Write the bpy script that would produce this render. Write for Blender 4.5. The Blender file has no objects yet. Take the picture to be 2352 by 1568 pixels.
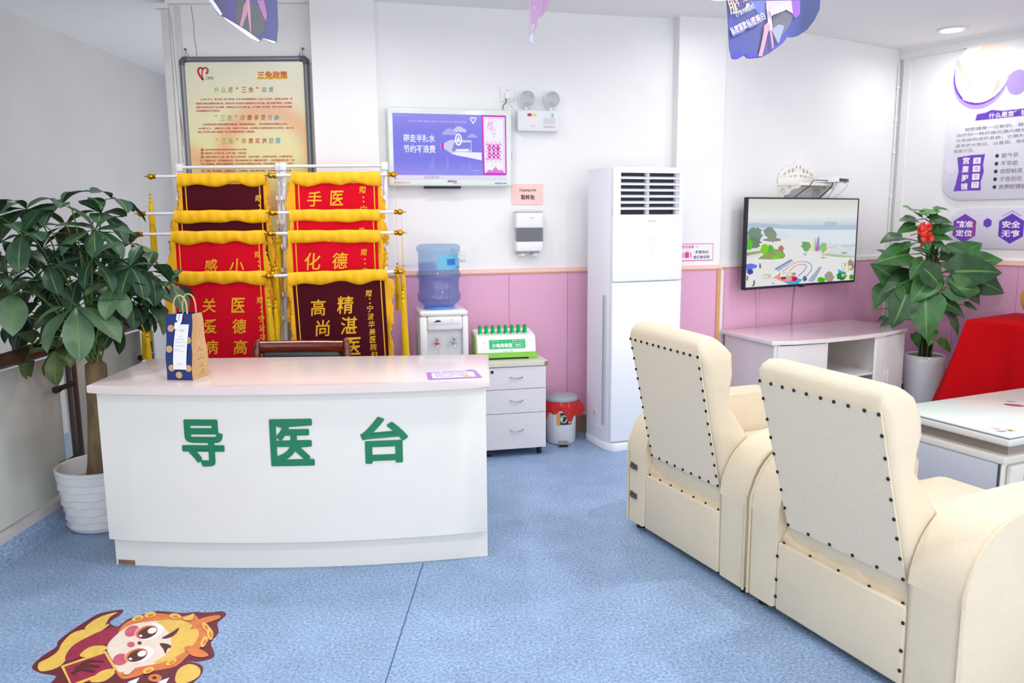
import bpy, bmesh, math, random
from math import sin, cos, pi, radians, sqrt, atan2, hypot
from mathutils import Vector, Matrix, noise

S = bpy.context.scene
COL = S.collection
random.seed(7)

# ------------------------------------------------------------------ camera
F_PX, PITCH, ROLL, CAM_H = 1829.33, 0.1533, -0.007, 1.452
IMG_W, IMG_H = 2352, 1568
_fwd = Vector((0, cos(PITCH), -sin(PITCH)))
_r0 = Vector((1, 0, 0)); _u0 = Vector((0, sin(PITCH), cos(PITCH)))
_rt = _r0 * cos(ROLL) + _u0 * sin(ROLL)
_up = _u0 * cos(ROLL) - _r0 * sin(ROLL)
cam_data = bpy.data.cameras.new('camera')
cam_data.sensor_width = 36.0
cam_data.lens = F_PX * 36.0 / IMG_W
cam_data.clip_start = 0.05
cam = bpy.data.objects.new('camera', cam_data)
cam.matrix_world = Matrix(((_rt.x, _up.x, -_fwd.x, 0), (_rt.y, _up.y, -_fwd.y, 0),
                           (_rt.z, _up.z, -_fwd.z, CAM_H), (0, 0, 0, 1)))
COL.objects.link(cam)
S.camera = cam
cam_data.dof.use_dof = True
cam_data.dof.focus_distance = 3.5
cam_data.dof.aperture_fstop = 3.2

# ------------------------------------------------------------------ world, lamps, exposure
vs = S.view_settings
vs.view_transform = 'Standard'; vs.look = 'None'; vs.gamma = 1.0; vs.use_curve_mapping = False
vs.exposure = 0.0
w = bpy.data.worlds.new('world'); S.world = w; w.use_nodes = True
w.node_tree.nodes['Background'].inputs[0].default_value = (1.0, 0.975, 0.945, 1)
w.node_tree.nodes['Background'].inputs[1].default_value = 2.4
CEIL_Z = 2.737

def lamp(name, x, y, z, power, size=0.14, color=(1, 0.985, 0.97), spread=170, shape='DISK'):
    l = bpy.data.lights.new(name, 'AREA')
    l.shape = shape; l.size = size; l.energy = power; l.color = color
    l.spread = radians(spread)
    o = bpy.data.objects.new(name, l); o.location = (x, y, z)
    COL.objects.link(o)
    return o

# first two serve the modelled downlights; the rest are unseen, added for brightness
LAMPS = [(3.092, 5.832, 6), (1.25, 4.93, 3), (-0.5, 4.1, 9), (2.35, 4.2, 12), (3.1, 3.5, 12), (1.5, 3.0, 23), (0.6, 3.8, 7), (-0.45, 2.6, 14),
         (-1.6, 3.7, 13), (3.1, 1.4, 14), (1.3, 1.0, 20), (-0.8, 0.8, 18), (1.3, -1.2, 18), (-0.8, -1.2, 18)]
for lx, ly, lp in LAMPS:
    lamp('downlight_or_fill', lx, ly, CEIL_Z - 0.03, lp * 0.74)

# ------------------------------------------------------------------ materials
def lin(c):
    r = []
    for v in c:
        v = v / 255.0
        r.append(v / 12.92 if v <= 0.04045 else ((v + 0.055) / 1.055) ** 2.4)
    return (r[0], r[1], r[2], 1.0)

MATS = {}
def mat(name, rgb, rough=0.5, metal=0.0, spec=0.5, nscale=0, namt=0.0, bump=0.0, bscale=60, coat=0.0,
        sheen=0.0, stretch=None, trans=0.0, alpha=1.0, rgb2=None):
    if name in MATS: return MATS[name]
    m = bpy.data.materials.new(name); m.use_nodes = True
    nt = m.node_tree; b = nt.nodes['Principled BSDF']
    b.inputs['Base Color'].default_value = lin(rgb)
    b.inputs['Roughness'].default_value = rough
    b.inputs['Metallic'].default_value = metal
    b.inputs['Specular IOR Level'].default_value = spec
    b.inputs['Coat Weight'].default_value = coat
    b.inputs['Sheen Weight'].default_value = sheen
    b.inputs['Transmission Weight'].default_value = trans
    b.inputs['Alpha'].default_value = alpha
    tc = nt.nodes.new('ShaderNodeTexCoord')
    mp = nt.nodes.new('ShaderNodeMapping')
    nt.links.new(tc.outputs['Object'], mp.inputs['Vector'])
    if stretch: mp.inputs['Scale'].default_value = stretch
    if nscale:
        n = nt.nodes.new('ShaderNodeTexNoise'); n.inputs['Scale'].default_value = nscale
        n.inputs['Detail'].default_value = 4
        nt.links.new(mp.outputs[0], n.inputs['Vector'])
        cr = nt.nodes.new('ShaderNodeValToRGB')
        c1 = lin(rgb)
        if rgb2: c2 = lin(rgb2)
        else: c2 = tuple(max(0, x * (1 - namt)) for x in c1[:3]) + (1,)
        cr.color_ramp.elements[0].position = 0.35; cr.color_ramp.elements[0].color = c2
        cr.color_ramp.elements[1].position = 0.65; cr.color_ramp.elements[1].color = c1
        nt.links.new(n.outputs['Fac'], cr.inputs['Fac'])
        nt.links.new(cr.outputs['Color'], b.inputs['Base Color'])
    if bump:
        n2 = nt.nodes.new('ShaderNodeTexNoise'); n2.inputs['Scale'].default_value = bscale
        n2.inputs['Detail'].default_value = 3
        nt.links.new(mp.outputs[0], n2.inputs['Vector'])
        bp = nt.nodes.new('ShaderNodeBump'); bp.inputs['Strength'].default_value = bump
        bp.inputs['Distance'].default_value = 0.01
        nt.links.new(n2.outputs['Fac'], bp.inputs['Height'])
        nt.links.new(bp.outputs['Normal'], b.inputs['Normal'])
    MATS[name] = m
    return m

def glow(name, rgb, strength=1.0):
    if name in MATS: return MATS[name]
    m = bpy.data.materials.new(name); m.use_nodes = True
    nt = m.node_tree; nt.nodes.remove(nt.nodes['Principled BSDF'])
    e = nt.nodes.new('ShaderNodeEmission'); e.inputs[0].default_value = lin(rgb); e.inputs[1].default_value = strength
    nt.links.new(e.outputs[0], nt.nodes['Material Output'].inputs[0])
    MATS[name] = m
    return m

def clear(name, rgb, body=0.1, gloss=0.06, bodyrgb=None):
    """see-through plastic or glass: tinted transparency, a little body colour, fresnel gloss"""
    if name in MATS: return MATS[name]
    m = bpy.data.materials.new(name); m.use_nodes = True
    nt = m.node_tree; nt.nodes.remove(nt.nodes['Principled BSDF'])
    t = nt.nodes.new('ShaderNodeBsdfTransparent'); t.inputs[0].default_value = lin(rgb)
    d = nt.nodes.new('ShaderNodeBsdfDiffuse'); d.inputs[0].default_value = lin(bodyrgb or rgb)
    g = nt.nodes.new('ShaderNodeBsdfGlossy'); g.inputs['Roughness'].default_value = 0.03
    m1 = nt.nodes.new('ShaderNodeMixShader'); m1.inputs[0].default_value = body
    nt.links.new(t.outputs[0], m1.inputs[1]); nt.links.new(d.outputs[0], m1.inputs[2])
    lw = nt.nodes.new('ShaderNodeLayerWeight'); lw.inputs[0].default_value = 0.5
    pw = nt.nodes.new('ShaderNodeMath'); pw.operation = 'POWER'; pw.inputs[1].default_value = 4.0
    fr = nt.nodes.new('ShaderNodeMath'); fr.operation = 'MULTIPLY_ADD'; fr.inputs[1].default_value = 0.45; fr.inputs[2].default_value = 0.035
    nt.links.new(lw.outputs['Facing'], pw.inputs[0]); nt.links.new(pw.outputs[0], fr.inputs[0])
    m2 = nt.nodes.new('ShaderNodeMixShader')
    nt.links.new(fr.outputs[0], m2.inputs[0])
    nt.links.new(m1.outputs[0], m2.inputs[1]); nt.links.new(g.outputs[0], m2.inputs[2])
    nt.links.new(m2.outputs[0], nt.nodes['Material Output'].inputs[0])
    MATS[name] = m
    return m

def gradient(name, stops, axis='Z', lo=0.0, hi=1.0, rough=0.5, emit=None, nscale=0, namt=0.0):
    """printed colour blend along an object axis (stops: list of (pos, rgb))"""
    if name in MATS: return MATS[name]
    m = bpy.data.materials.new(name); m.use_nodes = True
    nt = m.node_tree; b = nt.nodes['Principled BSDF']
    tc = nt.nodes.new('ShaderNodeTexCoord'); sx = nt.nodes.new('ShaderNodeSeparateXYZ')
    nt.links.new(tc.outputs['Object'], sx.inputs[0])
    mr = nt.nodes.new('ShaderNodeMapRange'); mr.inputs[1].default_value = lo; mr.inputs[2].default_value = hi
    src = sx.outputs[axis]
    if nscale:
        n = nt.nodes.new('ShaderNodeTexNoise'); n.inputs['Scale'].default_value = nscale; n.inputs['Detail'].default_value = 2
        nt.links.new(tc.outputs['Object'], n.inputs['Vector'])
        ma = nt.nodes.new('ShaderNodeMath'); ma.operation = 'MULTIPLY_ADD'
        nt.links.new(n.outputs['Fac'], ma.inputs[0]); ma.inputs[1].default_value = namt
        nt.links.new(sx.outputs[axis], ma.inputs[2]); src = ma.outputs[0]
    nt.links.new(src, mr.inputs[0])
    cr = nt.nodes.new('ShaderNodeValToRGB')
    el = cr.color_ramp.elements
    el[0].position = stops[0][0]; el[0].color = lin(stops[0][1])
    el[1].position = stops[-1][0]; el[1].color = lin(stops[-1][1])
    for p_, c_ in stops[1:-1]:
        e = el.new(p_); e.color = lin(c_)
    nt.links.new(mr.outputs[0], cr.inputs[0])
    b.inputs['Roughness'].default_value = rough
    if emit:
        nt.links.new(cr.outputs[0], b.inputs['Emission Color']); b.inputs['Emission Strength'].default_value = emit
        b.inputs['Base Color'].default_value = (0.01, 0.01, 0.01, 1)
    else:
        nt.links.new(cr.outputs[0], b.inputs['Base Color'])
    MATS[name] = m
    return m

# ------------------------------------------------------------------ text outlines
_tc = bpy.data.curves.new('text_outline', 'FONT'); _to = bpy.data.objects.new('text_outline', _tc)
COL.objects.link(_to)
_tcache = {}
def glyphs(body, bold=0.0, shear=0.0, res=3):
    k = (body, bold, shear, res)
    if k in _tcache: return _tcache[k]
    _tc.body = body; _tc.offset = bold; _tc.shear = shear; _tc.resolution_u = res
    bpy.context.view_layer.update()
    dg = bpy.context.evaluated_depsgraph_get()
    me = bpy.data.meshes.new_from_object(_to.evaluated_get(dg))
    v = [(q.co.x, q.co.y) for q in me.vertices]; f = [tuple(p.vertices) for p in me.polygons]
    bpy.data.meshes.remove(me)
    if not v: v = [(0, 0), (1, 0), (0, 1)]; f = []
    xs = [a[0] for a in v]; ys = [a[1] for a in v]
    _tcache[k] = (v, f, (min(xs), max(xs), min(ys), max(ys)))
    return _tcache[k]

# ------------------------------------------------------------------ mesh builder
class MB:
    def __init__(s):
        s.bm = bmesh.new(); s.mats = []; s.M = Matrix.Identity(4); s.cur = 0
    def use(s, m):
        if m not in s.mats: s.mats.append(m)
        s.cur = s.mats.index(m); return s
    def v(s, co): return s.bm.verts.new(s.M @ Vector(co))
    def f(s, vs_):
        try: q = s.bm.faces.new(vs_)
        except ValueError: return None
        q.material_index = s.cur; return q
    def box(s, x0, x1, y0, y1, z0, z1, bevel=0.0, seg=2, rot=None):
        c = Vector(((x0 + x1) / 2, (y0 + y1) / 2, (z0 + z1) / 2))
        R = rot or Matrix.Identity(3)
        h = ((x1 - x0) / 2, (y1 - y0) / 2, (z1 - z0) / 2)
        vv = [s.v(c + R @ Vector((sx * h[0], sy * h[1], sz * h[2]))) for sx in (-1, 1) for sy in (-1, 1) for sz in (-1, 1)]
        fs = [s.f([vv[i] for i in q]) for q in ((0, 1, 3, 2), (4, 6, 7, 5), (0, 4, 5, 1), (2, 3, 7, 6), (0, 2, 6, 4), (1, 5, 7, 3))]
        if bevel: s.bev(fs, bevel, seg)
        return s
    def bev(s, fs, w_, seg=2):
        es = list({e for q in fs if q for e in q.edges})
        r = bmesh.ops.bevel(s.bm, geom=es, offset=w_, segments=seg, affect='EDGES', profile=0.5, clamp_overlap=True)
        for q in r['faces']: q.material_index = s.cur
    def prism(s, poly, d0, d1, plane='xz', bevel=0.0, seg=2):
        def P(a, b, d):
            return {'xz': (a, d, b), 'xy': (a, b, d), 'yz': (d, a, b)}[plane]
        A = [s.v(P(a, b, d0)) for a, b in poly]; B_ = [s.v(P(a, b, d1)) for a, b in poly]
        n = len(poly); fs = [s.f(A), s.f(B_[::-1])]
        for i in range(n): fs.append(s.f([A[i], B_[i], B_[(i + 1) % n], A[(i + 1) % n]]))
        if bevel:
            es = list({e for q in fs[:2] if q for e in q.edges})
            r = bmesh.ops.bevel(s.bm, geom=es, offset=bevel, segments=seg, affect='EDGES', profile=0.5, clamp_overlap=True)
            for q in r['faces']: q.material_index = s.cur
        return s
    def flat(s, poly, d=0.0, plane='xz'):
        def P(a, b): return {'xz': (a, d, b), 'xy': (a, b, d), 'yz': (d, a, b)}[plane]
        s.f([s.v(P(a, b)) for a, b in poly]); return s
    def tube(s, pts, r, n=8, caps=True):
        pts = [Vector(p_) for p_ in pts]; k = len(pts); rings = []
        rr = r if isinstance(r, (list, tuple)) else [r] * k
        t0 = (pts[1] - pts[0]).normalized()
        a = t0.orthogonal().normalized()
        for i in range(k):
            t = (pts[min(i + 1, k - 1)] - pts[max(i - 1, 0)])
            t = t.normalized() if t.length > 1e-9 else t0
            a = (a - t * a.dot(t)); a = a.normalized() if a.length > 1e-6 else t.orthogonal().normalized()
            b = t.cross(a)
            rings.append([s.v(pts[i] + (a * cos(2 * pi * j / n) + b * sin(2 * pi * j / n)) * rr[i]) for j in range(n)])
        for i in range(k - 1):
            for j in range(n):
                s.f([rings[i][j], rings[i][(j + 1) % n], rings[i + 1][(j + 1) % n], rings[i + 1][j]])
        if caps: s.f(rings[0][::-1]); s.f(rings[-1])
        return s
    def cyl(s, p0, p1, r0, r1=None, n=20): return s.tube([p0, p1], [r0, r0 if r1 is None else r1], n)
    def lathe(s, prof, c=(0, 0, 0), n=32, axis='z', wob=None):
        c = Vector(c); rings = []
        for i, (r, h) in enumerate(prof):
            ring = []
            for j in range(n):
                a = 2 * pi * j / n; q = r * (wob(a, h) if wob else 1)
                p_ = {'z': (q * cos(a), q * sin(a), h), 'x': (h, q * cos(a), q * sin(a)), 'y': (q * sin(a), h, q * cos(a))}[axis]
                ring.append(s.v(c + Vector(p_)))
            rings.append(ring)
        for i in range(len(rings) - 1):
            for j in range(n):
                s.f([rings[i][j], rings[i][(j + 1) % n], rings[i + 1][(j + 1) % n], rings[i + 1][j]])
        if prof[0][0] > 1e-6: s.f(rings[0][::-1])
        if prof[-1][0] > 1e-6: s.f(rings[-1])
        return s
    def sphere(s, c, r, n=16, m=10, sc=(1, 1, 1)):
        c = Vector(c); rings = []
        for i in range(1, m):
            t = pi * i / m
            rings.append([s.v(c + Vector((r * sc[0] * sin(t) * cos(2 * pi * j / n), r * sc[1] * sin(t) * sin(2 * pi * j / n), r * sc[2] * cos(t)))) for j in range(n)])
        top = s.v(c + Vector((0, 0, r * sc[2]))); bot = s.v(c - Vector((0, 0, r * sc[2])))
        for j in range(n):
            s.f([top, rings[0][j], rings[0][(j + 1) % n]]); s.f([bot, rings[-1][(j + 1) % n], rings[-1][j]])
            for i in range(m - 2): s.f([rings[i][j], rings[i + 1][j], rings[i + 1][(j + 1) % n], rings[i][(j + 1) % n]])
        return s
    def sheet(s, fn, nu, nv, th=0.003, nrm=(0, 1, 0)):
        """closed thin sheet: fn(u,v) gives the front; th is its thickness along nrm"""
        nrm = Vector(nrm) * th
        A = [[s.v(fn(i / nu, j / nv)) for j in range(nv + 1)] for i in range(nu + 1)]
        B_ = [[s.v(Vector(fn(i / nu, j / nv)) + nrm) for j in range(nv + 1)] for i in range(nu + 1)]
        for i in range(nu):
            for j in range(nv):
                s.f([A[i][j], A[i + 1][j], A[i + 1][j + 1], A[i][j + 1]])
                s.f([B_[i][j], B_[i][j + 1], B_[i + 1][j + 1], B_[i + 1][j]])
        for i in range(nu):
            s.f([A[i][0], B_[i][0], B_[i + 1][0], A[i + 1][0]]); s.f([A[i][nv], A[i + 1][nv], B_[i + 1][nv], B_[i][nv]])
        for j in range(nv):
            s.f([A[0][j], A[0][j + 1], B_[0][j + 1], B_[0][j]]); s.f([A[nu][j], B_[nu][j], B_[nu][j + 1], A[nu][j + 1]])
        return s
    def loft(s, rings, caps=True):
        R_ = [[s.v(p_) for p_ in r] for r in rings]; n = len(R_[0])
        for i in range(len(R_) - 1):
            for j in range(n): s.f([R_[i][j], R_[i][(j + 1) % n], R_[i + 1][(j + 1) % n], R_[i + 1][j]])
        if caps: s.f(R_[0][::-1]); s.f(R_[-1])
        return s
    def text(s, body, cx, cz, w_=None, h_=None, y=0.0, bold=0.0, shear=0.0, plane='xz', res=3, warp=None):
        v, f, (xa, xb, ya, yb) = glyphs(body, bold, shear, res)
        sx = w_ / max(1e-6, xb - xa) if w_ else None; sz = h_ / max(1e-6, yb - ya) if h_ else None
        sx = sx or sz; sz = sz or sx
        mx, my = (xa + xb) / 2, (ya + yb) / 2
        nv = []
        for a, b in v:
            X, Z_ = cx + (a - mx) * sx, cz + (b - my) * sz
            if warp: nv.append(s.v(warp(X, Z_)))
            else: nv.append(s.v({'xz': (X, y, Z_), 'xy': (X, Z_, y), 'yz': (y, X, Z_)}[plane]))
        for q in f: s.f([nv[i] for i in q])
        return s
    def build(s, name, m=None, parent=None, smooth=35, weld=False):
        if m is not None and not s.mats: s.mats = [m]
        if weld: bmesh.ops.remove_doubles(s.bm, verts=s.bm.verts, dist=1e-5)
        bmesh.ops.recalc_face_normals(s.bm, faces=[q for q in s.bm.faces]) if smooth is not None else None
        me = bpy.data.meshes.new(name); s.bm.to_mesh(me); s.bm.free()
        for q in s.mats: me.materials.append(q)
        if smooth:
            me.polygons.foreach_set('use_smooth', [True] * len(me.polygons))
            me.set_sharp_from_angle(angle=radians(smooth))
        o = bpy.data.objects.new(name, me); COL.objects.link(o)
        if parent: o.parent = parent
        return o

def tag(o, label, cat, group=None, kind=None):
    o['label'] = label; o['category'] = cat
    if group: o['group'] = group
    if kind: o['kind'] = kind
    return o

def thing(name, label, cat, loc=(0, 0, 0), rz=0.0, group=None):
    o = bpy.data.objects.new(name, None); COL.objects.link(o)
    o.empty_display_size = 0.05
    o.location = loc; o.rotation_euler = (0, 0, rz)
    return tag(o, label, cat, group)

def struct(o):
    o['kind'] = 'structure'; return o

def copy_tree(o, parent=None):
    c = o.copy(); COL.objects.link(c)
    if parent: c.parent = parent
    for ch in list(o.children): copy_tree(ch, c)
    return c

# ------------------------------------------------------------------ measured frames (survey of the room)
class Frame:
    """a vertical plane of the room: s runs to the right along it, d comes out of it into the room"""
    def __init__(s, ox, oy, yaw):
        s.o = Vector((ox, oy)); s.yaw = yaw
        s.u = Vector((cos(yaw), sin(yaw))); s.n = Vector((sin(yaw), -cos(yaw)))
    def loc(s, a, z, d=0.0):
        q = s.o + s.u * a + s.n * d
        return (q.x, q.y, z)
BACK = Frame(0, 5.218, atan2(.2477, 1))
TVW = Frame(1.571, 5.607, atan2(.6153, 1))
RIGHT = Frame(3.09, 6.54, atan2(-1, .6425))
POST = Frame(0, 4.97, 0.0)

# common materials
M_white = mat('white_paint', (238, 238, 238), 0.6, nscale=6, namt=0.02)
M_plastic = mat('white_plastic', (236, 237, 240), 0.35)
M_chrome = mat('chrome', (200, 200, 205), 0.15, 1.0)
M_black = mat('black_plastic', (22, 22, 26), 0.4)
M_dark = mat('dark_recess', (26, 28, 46), 0.6)
M_grey = mat('grey_plastic', (150, 155, 160), 0.45)
M_gold = mat('gold_metal', (214, 160, 40), 0.22, 1.0)
M_yellow = mat('yellow_satin', (250, 190, 0), 0.55, sheen=0.0, bump=0.1, bscale=160)
M_fringe = mat('orange_fringe', (255, 190, 30), 0.8, bump=0.5, bscale=220, stretch=(1, 1, 6))
M_red = mat('red_velvet', (220, 0, 36), 0.85, sheen=0.0, spec=0.2, nscale=180, namt=0.12)
M_maroon = mat('maroon_velvet', (78, 6, 26), 0.85, sheen=0.0, spec=0.2, nscale=180, namt=0.2)
M_goldtext = mat('gold_print', (238, 178, 22), 0.55)
M_green = mat('green_letters', (0, 122, 82), 0.5)
# ================================================================== THE ROOM
def floor_material():
    m = bpy.data.materials.new('blue_vinyl'); m.use_nodes = True
    nt = m.node_tree; b = nt.nodes['Principled BSDF']; b.inputs['Roughness'].default_value = 0.42
    b.inputs['Specular IOR Level'].default_value = 0.35
    tc = nt.nodes.new('ShaderNodeTexCoord')
    n1 = nt.nodes.new('ShaderNodeTexNoise'); n1.inputs['Scale'].default_value = 95; n1.inputs['Detail'].default_value = 5
    n2 = nt.nodes.new('ShaderNodeTexNoise'); n2.inputs['Scale'].default_value = 5; n2.inputs['Detail'].default_value = 3
    for n in (n1, n2): nt.links.new(tc.outputs['Object'], n.inputs['Vector'])
    cr = nt.nodes.new('ShaderNodeValToRGB')
    e = cr.color_ramp.elements
    e[0].position = 0.3; e[0].color = lin((106, 138, 180)); e[1].position = 0.72; e[1].color = lin((180, 198, 220))
    q = e.new(0.5); q.color = lin((141, 168, 204))
    nt.links.new(n1.outputs['Fac'], cr.inputs['Fac'])
    mx = nt.nodes.new('ShaderNodeMixRGB'); mx.blend_type = 'MULTIPLY'; mx.inputs[0].default_value = 0.35
    nt.links.new(cr.outputs[0], mx.inputs[1]); nt.links.new(n2.outputs['Fac'], mx.inputs[2])
    hs = nt.nodes.new('ShaderNodeHueSaturation'); hs.inputs['Value'].default_value = 1.18
    nt.links.new(mx.outputs[0], hs.inputs['Color'])
    nt.links.new(hs.outputs[0], b.inputs['Base Color'])
    return m
M_floor = floor_material()
M_wall = mat('wall_paint', (240, 240, 241), 0.75, nscale=3, namt=0.025, bump=0.04, bscale=40)
M_ceil = mat('ceiling_paint', (244, 243, 242), 0.85, nscale=2, namt=0.02)
M_pink = mat('pink_panel', (230, 174, 206), 0.55, nscale=90, namt=0.05)
M_peach = mat('peach_rail', (247, 206, 198), 0.5)
M_oak = mat('oak_trim', (224, 168, 112), 0.5, nscale=20, namt=0.15, stretch=(8, 8, 1))
M_stone = mat('stone_tile', (164, 146, 124), 0.4, nscale=9, namt=0.35, stretch=(1, 1, .4))
M_seam = mat('floor_seam', (62, 92, 134), 0.7)

mb = MB(); mb.box(-3.3, 7.0, -2.6, 8.0, -0.06, 0.0)
struct(mb.build('floor', M_floor, smooth=None))
# weld line in the vinyl
mb = MB()
P0, P1 = Vector((-0.386, 3.217)), Vector((-0.425, 1.7))
mb.flat([(P0.x - .0022, P0.y), (P0.x + .0022, P0.y), (P1.x + .0022, P1.y), (P1.x - .0022, P1.y)], 0.0006, 'xy')
struct(mb.build('trim_1', M_seam, smooth=None))
mb = MB(); mb.box(-3.3, 7.0, -2.6, 8.0, CEIL_Z, CEIL_Z + 0.08)
struct(mb.build('ceiling', M_ceil, smooth=None))

def wall_slab(F, s0, s1, z0, z1, d0, d1, mbx=None):
    """box in a wall frame: s along, d out into the room"""
    m_ = mbx or MB()
    a, b_ = F.o + F.u * s0, F.o + F.u * s1
    q = [a + F.n * d0, b_ + F.n * d0, b_ + F.n * d1, a + F.n * d1]
    m_.prism([(p_.x, p_.y) for p_ in q], z0, z1, 'xy')
    return m_

# back wall, its two shallow pillars, the television wall, the right wall, the poster wall and the left wall
mb = wall_slab(BACK, -1.213, 1.56, 0, CEIL_Z, -0.12, 0.0)
wall_slab(BACK, -1.213, -0.842, 0, CEIL_Z, 0.0, 0.08, mb)
wall_slab(BACK, 1.115, 1.452, 0, CEIL_Z, 0.0, 0.08, mb)
struct(mb.build('wall_back', M_wall, smooth=None))
mb = wall_slab(TVW, -0.21, 1.775, 0, CEIL_Z, -0.12, 0.0)
struct(mb.build('wall_television', M_wall, smooth=None))
mb = wall_slab(RIGHT, -0.1, 6.5, 0, CEIL_Z, -0.12, 0.0)
struct(mb.build('wall_right', M_wall, smooth=None))
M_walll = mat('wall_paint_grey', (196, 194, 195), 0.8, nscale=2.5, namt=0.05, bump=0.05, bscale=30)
mb = MB(); mb.box(-2.06, -1.14, 4.97, 5.09, 0, CEIL_Z)
struct(mb.build('wall_poster', M_wall, smooth=None))
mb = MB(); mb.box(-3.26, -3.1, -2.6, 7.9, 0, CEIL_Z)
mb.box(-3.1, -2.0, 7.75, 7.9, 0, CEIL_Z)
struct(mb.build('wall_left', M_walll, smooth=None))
# plaster strips and conduit in the left corner, patched and cracked
mb = MB(); mb.box(-2.062, -2.018, 4.945, 4.97, 0.3, CEIL_Z - 0.05, 0.004)
mb.box(-1.985, -1.955, 4.958, 4.9705, 0.3, CEIL_Z - 0.03, 0.003)
struct(mb.build('trim_2', mat('old_plaster', (222, 220, 218), 0.8, nscale=14, namt=0.06), smooth=None))
mb = MB(); mb.box(-2.09, -2.012, 4.93, 4.97, CEIL_Z - 0.05, CEIL_Z - 0.018, 0.004)
mb.box(-2.03, -1.16, 4.935, 4.97, CEIL_Z - 0.022, CEIL_Z, 0.003)
struct(mb.build('trim_3', M_white, smooth=None))
# hairline cracks
mb = MB()
def crack(pts, y, w_=0.0016):
    for (a, b_), (c_, d_) in zip(pts, pts[1:]):
        mb.flat([(a - w_, b_), (a + w_, b_), (c_ + w_, d_), (c_ - w_, d_)], y)
crack([(-1.888, 2.71), (-1.884, 2.66), (-1.879, 2.60), (-1.881, 2.53), (-1.873, 2.45), (-1.874, 2.415)], 4.9695, 0.002)
crack([(-2.012, 2.66), (-2.008, 2.5), (-2.004, 2.3), (-1.999, 2.1), (-1.998, 1.8)], 4.9695)
crack([(-1.999, 2.12), (-1.992, 2.0), (-1.988, 1.9)], 4.9693, 0.003)
o = mb.build('wall_crack', mat('crack', (150, 140, 132), 0.9), smooth=None)
tag(struct(o), 'thin brown cracks in the plaster beside the framed poster', 'crack')

# pink wainscot, panel by panel with open joints
def wainscot(F, edges, ztop, z0, name, d=0.0, th=0.012, m=M_pink):
    m_ = MB()
    for a, b_ in zip(edges, edges[1:]): wall_slab(F, a + .0012, b_ - .0012, z0, ztop, d, d + th, m_)
    return struct(m_.build(name, m, smooth=None))
wainscot(BACK, [-0.84, -0.42, -0.02, 0.38, 0.78, 1.113], 1.096, 0.118, 'trim_4')
wainscot(BACK, [1.118, 1.43], 1.096, 0.118, 'trim_5', 0.08)
wainscot(TVW, [-0.11, 0.25, 0.62, 0.99, 1.36, 1.745], 1.10, 0.12, 'trim_6')
wainscot(RIGHT, [0.03, 0.56, 1.0, 1.44, 1.9, 2.4, 3.0], 1.09, 0.12, 'trim_7')
mb = wall_slab(BACK, -0.842, 1.113, 1.104, 1.128, 0, 0.018); wall_slab(BACK, 1.115, 1.455, 1.104, 1.128, 0.08, 0.098, mb)
wall_slab(RIGHT, 0.03, 3.0, 1.096, 1.128, 0, 0.018, mb)
struct(mb.build('trim_8', M_peach, smooth=None))
mb = wall_slab(BACK, -0.842, 1.113, 1.096, 1.104, 0, 0.02); wall_slab(BACK, 1.115, 1.455, 1.096, 1.104, 0.08, 0.1, mb)
wall_slab(BACK, 1.43, 1.456, 0.118, 1.104, 0.08, 0.1, mb)
wall_slab(TVW, -0.13, 1.745, 1.10, 1.107, 0, 0.016, mb); wall_slab(RIGHT, 0.03, 3.0, 1.09, 1.096, 0, 0.02, mb)
struct(mb.build('trim_9', M_oak, smooth=None))
mb = wall_slab(TVW, -0.13, 1.745, 1.107, 1.135, 0, 0.014)
struct(mb.build('trim_10', M_white, smooth=None))
mb = MB()
for a in (-0.84, -0.2, 0.44, 1.08): wall_slab(BACK, a + .001, min(a + .639, 1.113), 0, 0.118, 0, 0.016, mb)
struct(mb.build('baseboard_back', M_stone, smooth=None))
mb = wall_slab(TVW, -0.1, 1.745, 0, 0.1, 0, 0.016); wall_slab(BACK, 1.118, 1.455, 0, 0.118, 0.08, 0.096, mb)
struct(mb.build('baseboard_television', M_stone, smooth=None))
mb = wall_slab(RIGHT, 0.03, 3.0, 0, 0.1, 0, 0.016)
struct(mb.build('baseboard_right', mat('green_stone', (92, 98, 86), 0.4, nscale=12, namt=0.3), smooth=None))
mb = wall_slab(RIGHT, 0.03, 3.0, 0.1, 0.122, 0, 0.02)
struct(mb.build('trim_11', M_white, smooth=None))
# crown strip over the right wall, cable duct in the corner, dark soffit edge
mb = wall_slab(RIGHT, 0.0, 6.0, CEIL_Z - 0.075, CEIL_Z, 0, 0.025)
wall_slab(RIGHT, 0.0, 6.0, CEIL_Z - 0.018, CEIL_Z, 0.025, 0.045, mb)
struct(mb.build('trim_12', M_white, smooth=None))
mb = wall_slab(RIGHT, 0.03, 0.085, 0.62, CEIL_Z - 0.075, 0, 0.02)
mb.use(M_white)
struct(mb.build('trim_13', M_white, smooth=None))
mb = MB()
q = TVW.loc(1.735, 0, 0.012)
mb.use(M_white).tube([(q[0], q[1], 0.63), (q[0], q[1], CEIL_Z - 0.12)], 0.006, 6)
for z in (1.95, 2.2, 2.45, 1.6): mb.box(q[0] - .011, q[0] + .011, q[1] - .011, q[1] + .011, z - .006, z + .006)
tag(mb.build('cable', M_white), 'thin white cable clipped up the corner right of the television', 'cable')

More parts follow.
